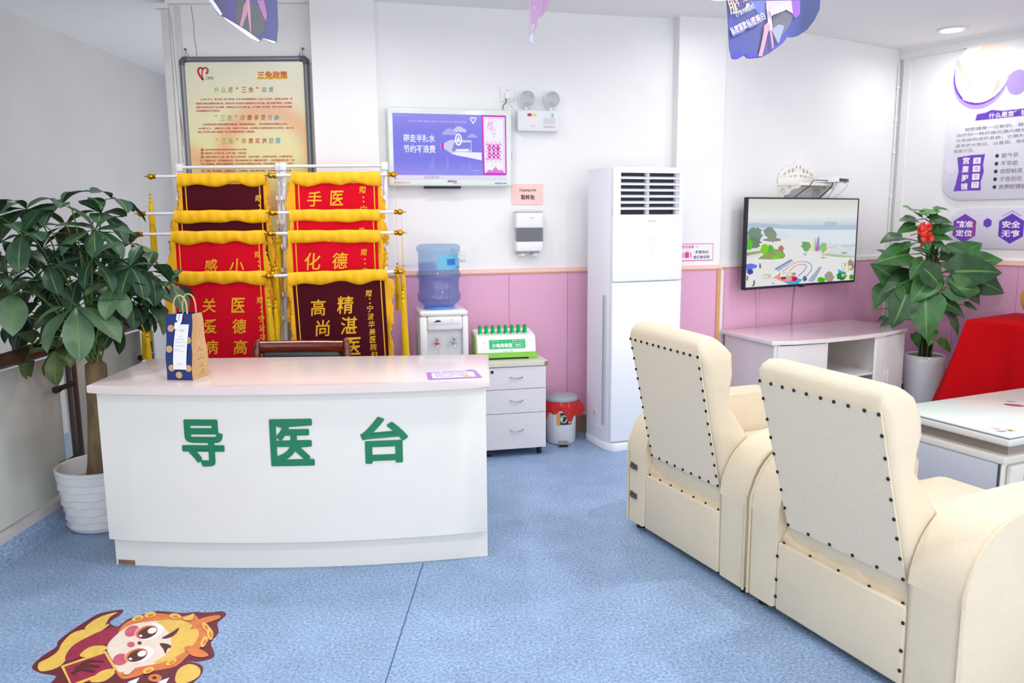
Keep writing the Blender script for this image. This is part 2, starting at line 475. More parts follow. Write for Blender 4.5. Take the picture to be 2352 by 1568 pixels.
# recessed downlight above the corner
def downlight(x, y, label):
    t = thing('downlight', label, 'ceiling lamp', (x, y, CEIL_Z), 0, 'round recessed ceiling downlights')
    MB().lathe([(0.072, -0.001), (0.098, -0.001), (0.1, -0.006), (0.09, -0.012), (0.074, -0.01), (0.072, -0.001)], n=36).build('trim_ring', M_plastic, t)
    MB().lathe([(0, -0.004), (0.071, -0.004), (0.071, -0.001), (0, -0.001)], n=36).build('diffuser', glow('lamp_glow', (255, 255, 255), 14), t)
    return t
downlight(3.092, 5.832, 'round glowing downlight in the ceiling near the right corner')
downlight(1.25, 4.93, 'round glowing downlight in the ceiling above the floor air conditioner, cut by the photo edge')

# ------------------------------------------------------------------ glass railing along the left
M_rail = mat('dark_rail_wood', (74, 52, 46), 0.25, nscale=8, namt=0.3, stretch=(1, .2, 1), coat=0.4)
M_railred = mat('red_rail_joint', (150, 34, 30), 0.3)
M_steel = mat('dark_steel', (92, 86, 84), 0.35, 0.6)
M_glass = clear('railing_glass', (222, 230, 228), 0.92, bodyrgb=(214, 218, 210))
rl = thing('glass_railing', 'glass railing with a dark round handrail behind the money tree', 'railing', (-2.2, 0, 0))
mb = MB(); mb.use(M_rail).tube([(0.0, 0.6, .855), (0.0, 2.2, .857), (0.0, 4.88, .86)], 0.034, 16)
mb.build('handrail', M_rail, rl)
MB().lathe([(0.0355, 3.78), (0.0355, 3.98)], n=16, axis='y', c=(0, 0, .8585)).build('rail_sleeve', M_railred, rl)
for py_ in (1.95, 3.915, 4.80):
    p_ = MB().box(-0.02, 0.012, py_ - .026, py_ + .026, 0.03, 0.79, 0.004).build('post', M_steel, rl)
    MB().box(-0.008, 0.008, py_ - .006, py_ + .006, 0.79, 0.83).build('bracket', M_steel, p_)
    for z in (.285, .655):
        MB().cyl((0.012, py_ - .02, z), (0.012, py_ - .02 - .13, z), 0.013, n=12).lathe([(0.017, -.03), (0.017, 0.0)], c=(0.012, py_ - .15, z), axis='y', n=12).build('glass_clamp', M_black, p_)
for a, b_ in ((0.3, 1.9), (1.96, 3.87), (3.93, 4.76)):
    MB().box(-0.055, -0.045, a, b_, 0.115, 0.80).build('glass_panel', M_glass, rl)
mb = MB(); mb.box(-2.5, -2.225, -2.0, 4.97, 0, 0.1)
struct(mb.build('trim_14', mat('curb_white', (208, 202, 204), 0.6), smooth=None))
mb = MB(); mb.prism([(-2.225, 0), (-2.165, 0.0), (-2.195, 0.012), (-2.215, 0.04), (-2.225, 0.065)], -2.0, 4.97, 'xz')
struct(mb.build('baseboard_left', M_floor, smooth=None))
# ================================================================== RECEPTION DESK
M_desk = mat('desk_laminate', (232, 231, 226), 0.35, nscale=5, namt=0.02, spec=0.4)
M_top = mat('desk_top_pinkish', (232, 217, 214), 0.25, nscale=4, namt=0.02, coat=0.2)
DK = thing('reception_desk', 'white bow-front reception desk with three green characters', 'desk', (-0.905, 3.215, 0), radians(2.1))
def bow(x, half=0.80, sag=0.075): return -sag * (1 - (x / half) ** 2)
def bow_poly(half, y0, back, n=24, sag=0.075):
    a = [(-half + 2 * half * i / n, y0 + bow(-half + 2 * half * i / n, half, sag)) for i in range(n + 1)]
    return a + [(half, back), (-half, back)]
MB().prism(bow_poly(0.795, 0.0, 0.50), 0.13, 0.766, 'xy', 0.003).build('body', M_desk, DK, 30)
MB().prism(bow_poly(0.795, 0.045, 0.48), 0.0, 0.13, 'xy').build('plinth', M_desk, DK, 30)
MB().prism(bow_poly(0.812, -0.042, 0.575), 0.766, 0.80, 'xy', 0.007, 3).build('countertop', M_top, DK, 30)
mb = MB(); mb.use(mat('brown_tape', (150, 112, 98), 0.4, nscale=30, namt=0.3))
mb.sheet(lambda u, v: (-0.785 + u * .075, 0.0435 + bow(-0.785 + u * .075), 0.002 + v * .02), 4, 1, 0.001)
mb.build('repair_tape', None, DK)
for ch, x0, x1 in (('导', -1.348, -1.177), ('医', -.986, -.814), ('台', -.623, -.434)):
    cx = ((x0 + x1) / 2 + 0.905) * 1.0
    m1 = MB()
    for k, (ox, oz) in enumerate(((0, 0), (.004, .0), (-.004, .0), (0, .004), (0, -.004), (.003, .003), (-.003, -.003), (.003, -.003), (-.003, .003))):
        m1.text(ch, cx + ox, 0.558 + oz, x1 - x0 - .004, 0.189, bold=0.010, res=6, warp=lambda X, Z_: (X, bow(X) - 0.0035 - .00003 * k, Z_))
    m1.build('character', M_green, DK, None)

# purple notice stuck on the desk top
def notice():
    t = thing('notice_sticker', 'purple and white notice sticker lying on the desk top', 'sticker', (-0.245, 3.31, 0.8005), radians(9))
    m1 = MB(); m1.use(mat('notice_purple', (176, 118, 204), 0.35))
    pts = [(-.115, -.092), (.11, -.088), (.1, .06), (.098, .085), (.085, .1), (.068, .098), (.06, .08), (-.03, .08), (-.04, .066), (-.115, .066)]
    m1.prism(pts, 0, 0.0008, 'xy'); m1.build('sheet', None, t)
    m1 = MB(); m1.use(mat('notice_white', (246, 244, 250), 0.35))
    m1.flat([(-.095, -.07), (.075, -.066), (.085, -.055), (.085, .04), (.075, .05), (-.085, .048), (-.095, .038)], 0.0012, 'xy')
    m1.text('温馨提示 请您配合', -.0, .064, .12, .018, 0.0012, 0.03, plane='xy')
    m1.use(mat('notice_violet', (140, 84, 190), 0.4))
    for i, l in enumerate(('就诊请先到导医台咨询挂号', '请您看管好随身贵重物品', '请勿吸烟保持安静')):
        m1.text(l, -.012, .026 - i * .03, .14, .015, 0.0016, 0.02, plane='xy')
    m1.use(mat('notice_yellow', (246, 214, 110), 0.4)).flat([(.03, -.062), (.075, -.06), (.07, -.035), (.05, -.03), (.035, -.04)], 0.0016, 'xy')
    m1.build('print', None, t, None)
notice()

# ------------------------------------------------------------------ paper bag
def paper_bag():
    t = thing('paper_bag', 'navy paper carrier bag with tan dots and a delivery slip, standing on the desk', 'bag', (-1.365, 3.298, 0.8005), radians(-9))
    bl = mat('bag_navy', (34, 52, 120), 0.6, nscale=120, namt=0.12); kr = mat('bag_kraft', (200, 160, 112), 0.75, nscale=60, namt=0.08)
    H_ = 0.272
    wx, wy = 0.058, 0.064
    def side(z):  # half-depth narrows to a ridge
        k = z / H_
        return wy * (1 - 0.42 * max(0, k - 0.25) / 0.75)
    m1 = MB(); nz = 10
    m1.use(bl)
    F0 = []; 
    rings = []
    for i in range(nz + 1):
        z = H_ * i / nz; d_ = side(z); pin = 0.010 * sin(pi * min(1, max(0, (i - 1) / nz)))
        ww = wx - 0.002 * sin(i * 1.3)
        rings.append([(-ww, -d_, z), (ww, -d_, z), (ww - pin, 0.0, z), (ww, d_, z), (-ww, d_, z), (-ww + pin, 0, z)])
    V = [[m1.v(p_) for p_ in r] for r in rings]
    for i in range(nz):
        for j in range(6):
            m1.use(bl if j in (0, 3) else kr)
            m1.f([V[i][j], V[i][(j + 1) % 6], V[i + 1][(j + 1) % 6], V[i + 1][j]])
    m1.use(kr); m1.f(V[0][::-1]); m1.use(mat('bag_inside', (150, 118, 82), 0.9))
    cap = [m1.v((p_[0] * .97, p_[1] * .95, H_ - .03)) for p_ in rings[-1]]; m1.f(cap)
    m1.build('bag_body', None, t, None)
    def front(x, z): return (x, -side(z) - 0.0012, z)
    for cx, cz in ((-.036, .213), (-.043, .128), (-.033, .05), (-.002, .021), (.042, .05), (.040, .165)):
        m1 = MB(); m1.use(mat('bag_dot', (206, 168, 118), 0.7)); n = 20; c = m1.v(front(cx, cz)); ring = []
        for k in range(n):
            a = 2 * pi * k / n; ring.append(m1.v(front(max(-.056, min(.056, cx + .0145 * cos(a))), cz + .0145 * sin(a))))
        for k in range(n): m1.f([c, ring[k], ring[(k + 1) % n]])
        m1.build('dot', None, t, None)
    for sgn in (-1, 1):
        pts = []
        for k in range(17):
            a = pi * k / 16
            pts.append((-.030 * cos(a) * (1.0 + .1 * sin(a)) + .004, sgn * (side(H_) - .004) + sgn * 0, H_ - .012 + .088 * sin(a) ** .6 if k not in (0, 16) else H_ - .03))
        MB().tube(pts, 0.0034, 8).build('handle', mat('kraft_rope', (214, 180, 132), 0.8, bump=0.4, bscale=300), t)
    m1 = MB(); m1.use(mat('slip_white', (244, 245, 248), 0.5))
    def slip(u, v):
        z = 0.045 + v * .185; sl = (v - .5) * .012
        return (-.018 + u * .058 + sl, -side(z) - .003 - .007 * sin(pi * v) * (1 - .3 * u), z)
    m1.sheet(slip, 4, 12, 0.0006); sl_ = m1.build('delivery_slip', None, t)
    m1 = MB(); m1.use(mat('slip_ink', (150, 154, 164), 0.6))
    def sw(X, Z_):
        u, v = X, Z_
        p_ = slip(u, v); return (p_[0], p_[1] - .0008, p_[2])
    for i, (tx, u0, u1, v0, v1) in enumerate((('859', .42, .7, .84, .89), ('外卖', .3, .6, .73, .75), ('备注 请勿电话', .1, .75, .66, .68), ('订单编号 20240', .1, .9, .60, .62), ('商品 美式咖啡', .1, .9, .52, .54), ('数量 1', .1, .5, .44, .46), ('合计 已支付', .1, .8, .40, .42), ('感谢您的支持', .25, .75, .12, .14))):
        m1.text(tx, (u0 + u1) / 2, (v0 + v1) / 2, u1 - u0, v1 - v0, res=1, warp=sw)
    m1.build('slip_print', None, sl_, None)
    m1 = MB(); m1.use(mat('seal_white', (250, 250, 252), 0.4))
    def seal(u, v):
        z = .213 + v * .06; return (-.006 + u * .026 + (v - 1) * .006 - .004 * (v < .4), -side(min(z, H_)) - .011 + .004 * v, z)
    m1.sheet(seal, 3, 6, 0.0006); se = m1.build('seal_strip', None, t)
    m1 = MB(); m1.use(mat('seal_blue', (44, 50, 160), 0.4))
    for i, ch in enumerate('保鲜封'):
        m1.text(ch, .5, .88 - i * .14, .34, .1, warp=lambda X, Z_: tuple(Vector(seal(X, Z_)) + Vector((0, -.0008, 0))))
    m1.text('●', .12, .5, .3, .16, warp=lambda X, Z_: tuple(Vector(seal(X, Z_)) + Vector((0, -.0008, 0))))
    m1.build('seal_print', None, se, None)
    m1 = MB(); m1.use(mat('bag_print', (110, 86, 60), 0.7))
    for i, z in enumerate((.118, .085, .052, .022)):
        def wside(X, Z_):
            z_ = Z_; pin = 0.010 * sin(pi * min(1, max(0, (z_ / H_ * 10 - 1) / 10)))
            k = 1 - abs(X) / side(z_)
            return (wx - pin * max(0, k) + .0022, X, z_)
        m1.text(('♻', '☂', '☕', '✓')[i], .012, z + .008, None, .011, warp=wside)
        m1.text('请保护环境 减少浪费', .012, z - .004, .04, .0045, res=1, warp=wside)
    m1.build('side_print', None, t, None)
paper_bag()

# ------------------------------------------------------------------ chair behind the desk
def office_chair():
    t = thing('wooden_armchair', 'mahogany chair with a black leather back pad behind the desk', 'chair', (-1.1, 4.12, 0), radians(1))
    wd = mat('mahogany', (124, 44, 26), 0.22, nscale=10, namt=0.45, stretch=(1, 6, 6), coat=0.5)
    lt = mat('black_leather', (40, 44, 46), 0.38, bump=0.25, bscale=300)
    hw = .235; zt = .83
    pts = [(-hw + .03, 0.0, zt - .01), (-.12, .012, zt - .004), (0, .016, zt - .003), (.12, .012, zt - .004), (hw - .03, 0, zt - .01)]
    m1 = MB()
    def rail(u, v):
        x = (-hw + .02) + u * (2 * hw - .04); y = .016 * (1 - (2 * u - 1) ** 2)
        a = v * 2 * pi; return (x, y + .019 * cos(a), zt - .036 + .034 * sin(a))
    R_ = [[rail(i / 16, j / 12) for j in range(12)] for i in range(17)]
    m1.loft(R_); m1.build('top_rail', wd, t, 60)
    for sg in (-1, 1):
        MB().tube([(sg * (hw - .01), .012, zt), (sg * (hw - .004), 0.0, zt - .014), (sg * hw, -.01, zt - .05), (sg * (hw + .002), -.015, .6), (sg * (hw - .005), -.02, .44), (sg * (hw - .01), .06, 0.0)],
                  [.012, .017, .021, .021, .022, .018], 12).build('leg', wd, t, 60)
        MB().tube([(sg * hw, -.01, .64), (sg * (hw + .01), -.2, .655), (sg * (hw + .005), -.36, .63), (sg * (hw + .0), -.38, .6)], [.018, .022, .022, .016], 10).build('armrest', wd, t, 60)
        MB().tube([(sg * hw, -.36, .62), (sg * (hw - .01), -.36, .4), (sg * (hw - .015), -.38, 0)], [.02, .022, .016], 10).build('leg', wd, t, 60)
    MB().box(-hw + .03, hw - .03, -.035, .03, .46, zt - .06, .02, 3).build('backrest', lt, t)
    MB().box(-hw + .02, hw - .02, -.4, -.01, .38, .46, .025, 3).build('seat', lt, t)
office_chair()

# ------------------------------------------------------------------ cartoon sticker on the floor
def floor_sticker():
    t = thing('floor_sticker', 'worn maroon and yellow cartoon dragon sticker on the floor', 'sticker', (-1.27, 2.62, 0.0008), 0)
    # outline drawn in the sticker's own plane: u to the right, v away from the viewer
    k = 1.0
    mar = mat('sticker_maroon', (112, 34, 48), 0.5, nscale=40, namt=0.2); org = mat('sticker_orange', (232, 132, 70), 0.5, nscale=30, namt=0.2)
    yel = mat('sticker_yellow', (240, 196, 92), 0.5, nscale=30, namt=0.12); crm = mat('sticker_cream', (240, 222, 206), 0.5, nscale=30, namt=0.08)
    pkk = mat('sticker_pink', (214, 96, 120), 0.5, nscale=30, namt=0.2); dk = mat('sticker_brown', (84, 36, 34), 0.5); whi = mat('sticker_white', (244, 240, 238), 0.5)
    crim = mat('sticker_crimson', (164, 40, 74), 0.5, nscale=40, namt=0.25)
    def W(px, py):
        # pixel offsets inside the crop of the sticker measured on the floor plane
        return px, py
    def pt(x, y):  # crop coords (2352 wide) -> floor metres relative to the sticker
        X, Y = 40 + x / 4.523, 1380 + y / 4.523
        dx, dz = (X - IMG_W / 2) / F_PX, (IMG_H / 2 - Y) / F_PX
        d = _rt * dx + _up * dz + _fwd
        s_ = -CAM_H / d.z
        return (d.x * s_ + 1.27, d.y * s_ - 2.62)
    lay = [0]
    def blob(m_, pts, z, mm, sm=True):
        lay[0] += 1; z = 0.00006 * lay[0]
        m_.use(mm)
        q = [Vector(pt(*p_)) for p_ in pts]
        if sm:
            out = []
            n = len(q)
            for i in range(n):
                p0, p1, p2, p3 = q[i - 1], q[i], q[(i + 1) % n], q[(i + 2) % n]
                for s_ in (0, .25, .5, .75):
                    out.append(0.5 * ((2 * p1) + (-p0 + p2) * s_ + (2 * p0 - 5 * p1 + 4 * p2 - p3) * s_ ** 2 + (-p0 + 3 * p1 - 3 * p2 + p3) * s_ ** 3))
            q = out
        m_.flat([(a.x, a.y) for a in q], z, 'xy')
    def ell(cx, cy, rx, ry, a=0, n=16):
        return [(cx + rx * cos(2 * pi * i / n) * cos(a) - ry * sin(2 * pi * i / n) * sin(a), cy + rx * cos(2 * pi * i / n) * sin(a) + ry * sin(2 * pi * i / n) * cos(a)) for i in range(n)]
    m1 = MB()
    blob(m1, [(150, 690), (250, 580), (400, 480), (430, 410), (560, 310), (680, 230), (830, 140), (1000, 100), (1100, 95), (1060, 150), (960, 220), (1040, 265), (1150, 190), (1300, 140), (1470, 105), (1700, 125), (1850, 115), (1960, 120), (2130, 110), (2165, 150), (2080, 230), (2090, 330), (2010, 430), (2040, 520), (2030, 590), (1880, 630), (1740, 620), (1900, 660), (1925, 740), (1830, 850), (1700, 960), (1300, 1000), (700, 1000), (300, 960), (350, 850), (400, 780), (250, 750)], 0.0, mar)
    m1.build('backing', None, t, None)
    m1 = MB(); z = 0.0004
    blob(m1, [(470, 430), (600, 320), (850, 270), (960, 240), (800, 360), (600, 480), (500, 620), (400, 700), (240, 730), (220, 650), (330, 590), (420, 520)], z, yel)
    blob(m1, [(700, 285), (780, 210), (900, 150), (1040, 118), (960, 170), (900, 260), (800, 290)], z, yel)
    blob(m1, [(560, 480), (760, 360), (960, 280), (1090, 275), (1020, 380), (900, 460), (700, 560), (500, 620)], z, crim)
    blob(m1, [(1060, 300), (1200, 190), (1440, 130), (1700, 160), (1830, 140), (1890, 190), (1990, 260), (2040, 350), (1960, 430), (1890, 490), (1780, 560), (1640, 680), (1400, 730), (1180, 800), (1060, 790), (1000, 600)], z, org)
    m1.build('print_base', None, t, None)
    m1 = MB(); z = 0.0008
    blob(m1, [(930, 490), (1010, 370), (1180, 250), (1420, 210), (1650, 200), (1820, 260), (1885, 340), (1830, 450), (1680, 560), (1500, 640), (1250, 690), (1060, 740), (1000, 640)], z, crm)
    blob(m1, [(1450, 210), (1700, 200), (1840, 270), (1885, 340), (1830, 450), (1680, 560), (1500, 640), (1420, 640), (1560, 540), (1600, 400), (1540, 290)], z + .0002, yel)
    blob(m1, ell(1190, 315, 80, 52, -.5), z + .0002, pkk); blob(m1, ell(1070, 610, 80, 60, -.3), z + .0002, pkk)
    for cx, cy in ((1370, 320), (1265, 560)):
        blob(m1, ell(cx, cy, 155, 80, -.25), z + .0004, whi)
        blob(m1, ell(cx - 30, cy + 5, 120, 66, -.3), z + .0006, org)
        blob(m1, ell(cx - 20, cy + 12, 104, 56, -.35), z + .0008, dk)
        blob(m1, ell(cx + 30, cy - 10, 48, 30, -.3), z + .001, whi); blob(m1, ell(cx - 90, cy + 45, 18, 12), z + .001, whi)
    blob(m1, [(1500, 390), (1600, 330), (1680, 280), (1650, 340), (1580, 385)], z + .0004, dk)
    blob(m1, [(1480, 445), (1560, 450), (1600, 480), (1560, 500), (1540, 550), (1515, 500)], z + .0004, dk)
    blob(m1, ell(1180, 455, 40, 28), z + .0004, pkk); blob(m1, ell(1270, 440, 22, 16), z + .0004, dk)
    blob(m1, [(1800, 285), (1900, 190), (2080, 150), (2100, 185), (1950, 240), (1840, 290)], z + .0004, org)
    blob(m1, [(1735, 490), (1800, 470), (1930, 520), (1985, 570), (1900, 590), (1790, 560)], z + .0004, org)
    blob(m1, [(650, 560), (760, 480), (900, 470), (930, 500), (800, 570), (690, 590)], z + .0002, yel)
    blob(m1, [(450, 680), (920, 520), (1040, 720), (560, 900)], z + .0002, yel, False)
    blob(m1, [(485, 690), (905, 548), (1000, 705), (565, 870)], z + .0004, crim, False)
    blob(m1, [(760, 830), (860, 740), (980, 710), (1010, 760), (900, 840), (780, 850)], z + .0006, yel)
    blob(m1, [(1640, 800), (1680, 710), (1790, 660), (1890, 700), (1890, 780), (1780, 850), (1660, 860)], z + .0002, yel)
    blob(m1, ell(1430, 805, 72, 40), z + .0002, org)
    for cx in (1210, 1520): blob(m1, [(cx - 70, 850), (cx + 60, 800), (cx + 20, 870)], z + .0002, whi, False)
    # petal scallops of the mane, ear linings, coin hole, swirl on the paw cloud and brush marks on the red paper
    for cx, cy, a in ((1250, 185, -.3), (1380, 150, -.2), (1640, 165, .1), (1960, 280, .9), (2000, 350, 1.4), (1940, 430, 2.0), (1600, 640, 2.6), (1360, 730, 2.8)):
        blob(m1, ell(cx, cy, 62, 30, a), 0, yel); blob(m1, ell(cx + 6, cy + 6, 34, 15, a), 0, org)
    blob(m1, [(1720, 190), (1800, 150), (1835, 140), (1820, 200), (1760, 210)], 0, yel)
    blob(m1, ell(1425, 806, 22, 14), 0, dk)
    for pts in ([(660, 660), (740, 620), (900, 630), (880, 645), (760, 640), (670, 672)], [(600, 700), (700, 660), (850, 680), (830, 700), (700, 690), (620, 715)], [(560, 750), (660, 700), (800, 730), (780, 750), (660, 730), (580, 770)]):
        blob(m1, pts, 0, dk)
    blob(m1, [(1100, 760), (1180, 700), (1230, 690), (1160, 770)], 0, crm)
    m1.build('print', None, t, None)
floor_sticker()
# ================================================================== BANNER RACKS
M_rack = mat('rack_white', (236, 238, 242), 0.3)
ROWS = [(4.66, 1.700), (4.60, 1.492), (4.545, 1.378), (4.47, 1.158)]
def rack(x0, x1, label, dy=0.0):
    t = thing('banner_rack', label, 'rack', ((x0 + x1) / 2, 4.45 + dy, 0), 0, 'white pennant racks behind the desk')
    h = (x1 - x0) / 2
    for sg in (-1, 1):
        up = MB().tube([(sg * h, 0.0, 0.03), (sg * h, .165, 1.20), (sg * h, .24, 1.745)], .0125, 10).build('upright', M_rack, t)
        for k in range(11):
            z = .35 + k * .135; y = .165 * min(1, z / 1.2) + (.075 * (z - 1.2) / .545 if z > 1.2 else 0)
            MB().tube([(sg * h, y - .008, z), (sg * h, y - .034, z - .006), (sg * h, y - .046, z + .004), (sg * h, y - .046, z + .022)], .0075, 8).build('hook', M_rack, up)
        MB().tube([(sg * h, -.22, .015), (sg * h, .27, .015)], .014, 10).build('foot', M_rack, t)
        MB().box(sg * h - .018, sg * h + .018, .215, .26, 1.73, 1.775, .006).build('corner_joint', M_plastic, t)
    MB().tube([(-h, .24, 1.755), (h, .24, 1.755)], .009, 10).build('top_bar', M_rack, t)
    MB().tube([(-h, .0, .12), (h, .0, .12)], .009, 10).build('cross_bar', M_rack, t)
    return t
rack(-1.905, -1.335, 'white metal rack carrying the left column of pennants', 0.0)
rack(-1.30, -0.72, 'white metal rack carrying the right column of pennants', -0.03)

def tassel(parent, x, drop, length, seed):
    r = random.Random(seed)
    m1 = MB(); m1.tube([(x, 0, -.01), (x + .001, 0, -drop)], .0012, 5)
    c_ = m1.build('tassel_cord', M_goldtext, parent)
    m1 = MB()
    m1.use(mat('bead_red', (190, 30, 30), 0.4)).sphere((x, 0, -drop), .005, 8, 6)
    m1.use(mat('tassel_yellow', (246, 198, 8), 0.7, bump=0.9, bscale=260, stretch=(1, 1, .05)))
    z = -drop - .006
    prof = [(.004, z), (.010, z - .012), (.007, z - .022), (.012, z - .034), (.007, z - .046), (.013, z - .056), (.012, z - .07),
            (.015, z - .12), (.016, z - length * .7), (.0165, z - length), (.0, z - length + .004)]
    ph = r.random() * 6
    m1.lathe(prof, (x, 0, 0), 20, 'z', wob=lambda a, h: 1 + .12 * sin(9 * a + ph) * (1 if h < z - .07 else .1))
    m1.build('tassel', None, c_)

def banner(label, rx0, rx1, cx0, cx1, row, cloth, zbot, chars, donor, seed, dy=0.0, tas=((0, .1, .28), (1, .1, .28)), tilt=0.0):
    r = random.Random(seed)
    y, z = ROWS[row]; y += dy - .055
    xm = (cx0 + cx1) / 2
    t = thing('silk_banner', label, 'banner', (xm, y, z), 0, 'thank-you pennants on the racks')
    t.rotation_euler = (0, -tilt, 0)
    a, b_ = rx0 - xm, rx1 - xm; ca, cb = cx0 - xm, cx1 - xm
    MB().cyl((a, 0, 0), (b_, 0, 0), .0085, n=14).build('rod', M_plastic, t)
    fin = [(.0085, 0), (.0125, .002), (.0125, .016), (.009, .018), (.014, .023), (.017, .031), (.015, .040), (.009, .047), (.004, .053), (.0022, .066), (0, .072)]
    MB().lathe([(q, b_ - .03 + h) for q, h in fin], axis='x', n=18).build('finial', M_gold, t)
    MB().lathe([(q, a + .03 - h) for q, h in fin], axis='x', n=18).build('finial', M_gold, t)
    p1, p2, p3 = r.random() * 6, r.random() * 6, r.random() * 6
    W_ = cb - ca
    def wave(x, zz):
        k = min(1, max(0, -zz / .4))
        return .006 * sin(9 * x + p1) * k + .005 * sin(17 * x + p2 + 3 * zz) * k
    # gathered header sleeve round the rod
    hd = MB(); rings = []
    nu = 90
    for i in range(nu + 1):
        x = ca - .012 + (W_ + .024) * i / nu; ring = []
        f1 = sin(26 * x + p1) * .5 + sin(47 * x + p2) * .5
        for j in range(14):
            an = 2 * pi * j / 14
            zz = -.017 + .035 * sin(an) + .002 * f1 - (.005 * (sin(19 * x + p2) + sin(33 * x + p1)) if sin(an) < -.3 else 0)
            yy = -.0015 + (.0155 + .0015 * f1) * cos(an) + (.0022 * sin(64 * x + .7 * an + p3) + .0012 * sin(117 * x - .5 * an)) * (cos(an) < .2)
            if sin(an) < -.8: zz += .004 * sin(30 * x + p3)
            ring.append((x, yy, zz))
        rings.append(ring)
    hd.loft(rings); hd.build('header_sleeve', M_yellow, t, 60)
    zl = -.045; zb = zbot - z
    c_ = MB(); c_.sheet(lambda u, v: (ca + u * W_, wave(ca + u * W_, zl + v * (zb - zl)), zl + v * (zb - zl)), 24, 16, .003)
    cl = c_.build('cloth', cloth, t, 60)
    for xx in (ca + .024, cb - .030):
        m1 = MB(); m1.sheet(lambda u, v: (xx + u * .006, wave(xx + u * .006, zl + v * (zb - zl)) - .0018, zl + v * (zb - zl)), 1, 16, .001)
        m1.build('gold_piping', M_goldtext, cl)
    # fringe down both sides
    for sg in (-1, 1):
        m1 = MB(); n = 90
        ex = ca if sg < 0 else cb
        front, back = [], []
        for i in range(n + 1):
            zz = -.03 + (zb + .03) * i / n
            wd = .030 + .012 * sin(9 * zz + p3 + sg) + .006 * sin(37 * zz + p1) + r.uniform(-.006, .006)
            y0 = wave(ex, zz)
            front.append([m1.v((ex - sg * .006, y0 - .003, zz)), m1.v((ex + sg * wd * .5, y0 - .012 + .006 * sin(20 * zz + p2), zz - .004)), m1.v((ex + sg * wd, y0 - .002 + .008 * sin(14 * zz + p1), zz - .012))])
            back.append([m1.v((ex - sg * .006, y0 + .002, zz)), m1.v((ex + sg * wd * .5, y0 + .004 + .006 * sin(20 * zz + p2), zz - .004)), m1.v((ex + sg * (wd - .002), y0 + .004 + .008 * sin(14 * zz + p1), zz - .012))])
        for i in range(n):
            for j in range(2):
                m1.f([front[i][j], front[i + 1][j], front[i + 1][j + 1], front[i][j + 1]])
                m1.f([back[i][j], back[i][j + 1], back[i + 1][j + 1], back[i + 1][j]])
            m1.f([front[i][2], front[i + 1][2], back[i + 1][2], back[i][2]])
            m1.f([front[i][0], back[i][0], back[i + 1][0], front[i + 1][0]])
        m1.build('fringe', M_fringe, t, 60)
    # embroidered characters: (text, x, z, size) in room coordinates
    if chars or donor:
        def put(ch, X, Z_, s_, m1=None):
            one = m1 is None
            m1 = m1 or MB()
            m1.text(ch, X - xm, Z_ - z, s_, s_ * 1.04, bold=.012, shear=.12, warp=lambda q, w_: (q, wave(q, w_) - .0022, w_))
            if one: m1.build('character', M_goldtext, cl, None)
        for ch, X, Z_, s_ in chars: put(ch, X, Z_, s_)
        if donor:
            txt_, X, Z0, step, s_ = donor
            for i, ch in enumerate(txt_):
                if ch == ':':
                    q = MB(); put('·', X + .004, Z0 - i * step + .012, s_ * .25, q); put('·', X + .004, Z0 - i * step - .012, s_ * .25, q)
                    q.build('colon', M_goldtext, cl, None)
                else: put(ch, X + .0012 * i, Z0 - i * step, s_)
    for sd, dr, ln in tas:
        tassel(t, (a - .012 if sd == 0 else b_ + .012), dr, ln, seed * 7 + sd)
    return t

# left column, top to bottom
banner('topmost maroon pennant of the left column, first big characters half covered', -2.04, -1.34, -1.875, -1.40, 0, M_maroon, 1.02,
       [('保', -1.70, 1.472, .075), ('险', -1.52, 1.472, .075)], ('赠:海', -1.428 - .01, 1.575, .052, .036), 11, tas=((0, .1, .36), (1, .30, .3)))
banner('second maroon pennant of the left column, only a plain maroon strip showing', -2.085, -1.335, -1.885, -1.375, 1, M_maroon, .86,
       [], None, 12, tas=((0, .52, .2), (1, .12, .36)))
banner('red pennant third from the top of the left column, reading gan and xiao in gold', -2.085, -1.335, -1.885, -1.385, 2, M_red, .7,
       [('感', -1.69, 1.198, .078), ('小', -1.545, 1.198, .082)], ('赠:宁波', -1.425, 1.262, .052, .034), 13, tas=((0, .5, .2), (1, .18, .36)))
banner('lowest red pennant of the left column, behind the paper bag and chair', -2.03, -1.325, -1.875, -1.365, 3, M_red, .28,
       [(c, -1.687, .985 - i * .118, .078) for i, c in enumerate('关爱病患')] + [(c, -1.523, .985 - i * .118, .080) for i, c in enumerate('医德高尚')],
       ('赠:宁波华美妇科', -1.402, 1.012, .052, .036), 14, tas=((0, .3, .3), (1, .14, .4)))
# right column
banner('topmost red pennant of the right column, partly in front of the wall screen corner', -1.35, -0.665, -1.225, -0.745, 0, M_red, 1.02,
       [('医', -.985, 1.572, .08), ('手', -1.112, 1.568, .082), ('术', -.985, 1.45, .085), ('到', -1.112, 1.45, .085)], ('赠:宁波', -.838, 1.618, .055, .04), 21, dy=-.03, tas=((0, .35, .3), (1, .50, .26)))
banner('second red pennant of the right column, only a plain red strip showing', -1.335, -0.625, -1.225, -0.745, 1, M_red, .86,
       [], ('赠:宁', -.84, 1.39, .055, .034), 22, dy=-.03, tas=((0, .3, .3), (1, .30, .28)))
banner('red pennant third from the top of the right column, reading hua and de in gold', -1.335, -0.62, -1.225, -0.735, 2, M_red, .7,
       [('德', -.955, 1.225, .088), ('化', -1.108, 1.222, .092)], ('赠:宁波', -.822, 1.272, .052, .036), 23, dy=-.03, tas=((0, .42, .3), (1, .30, .42)))
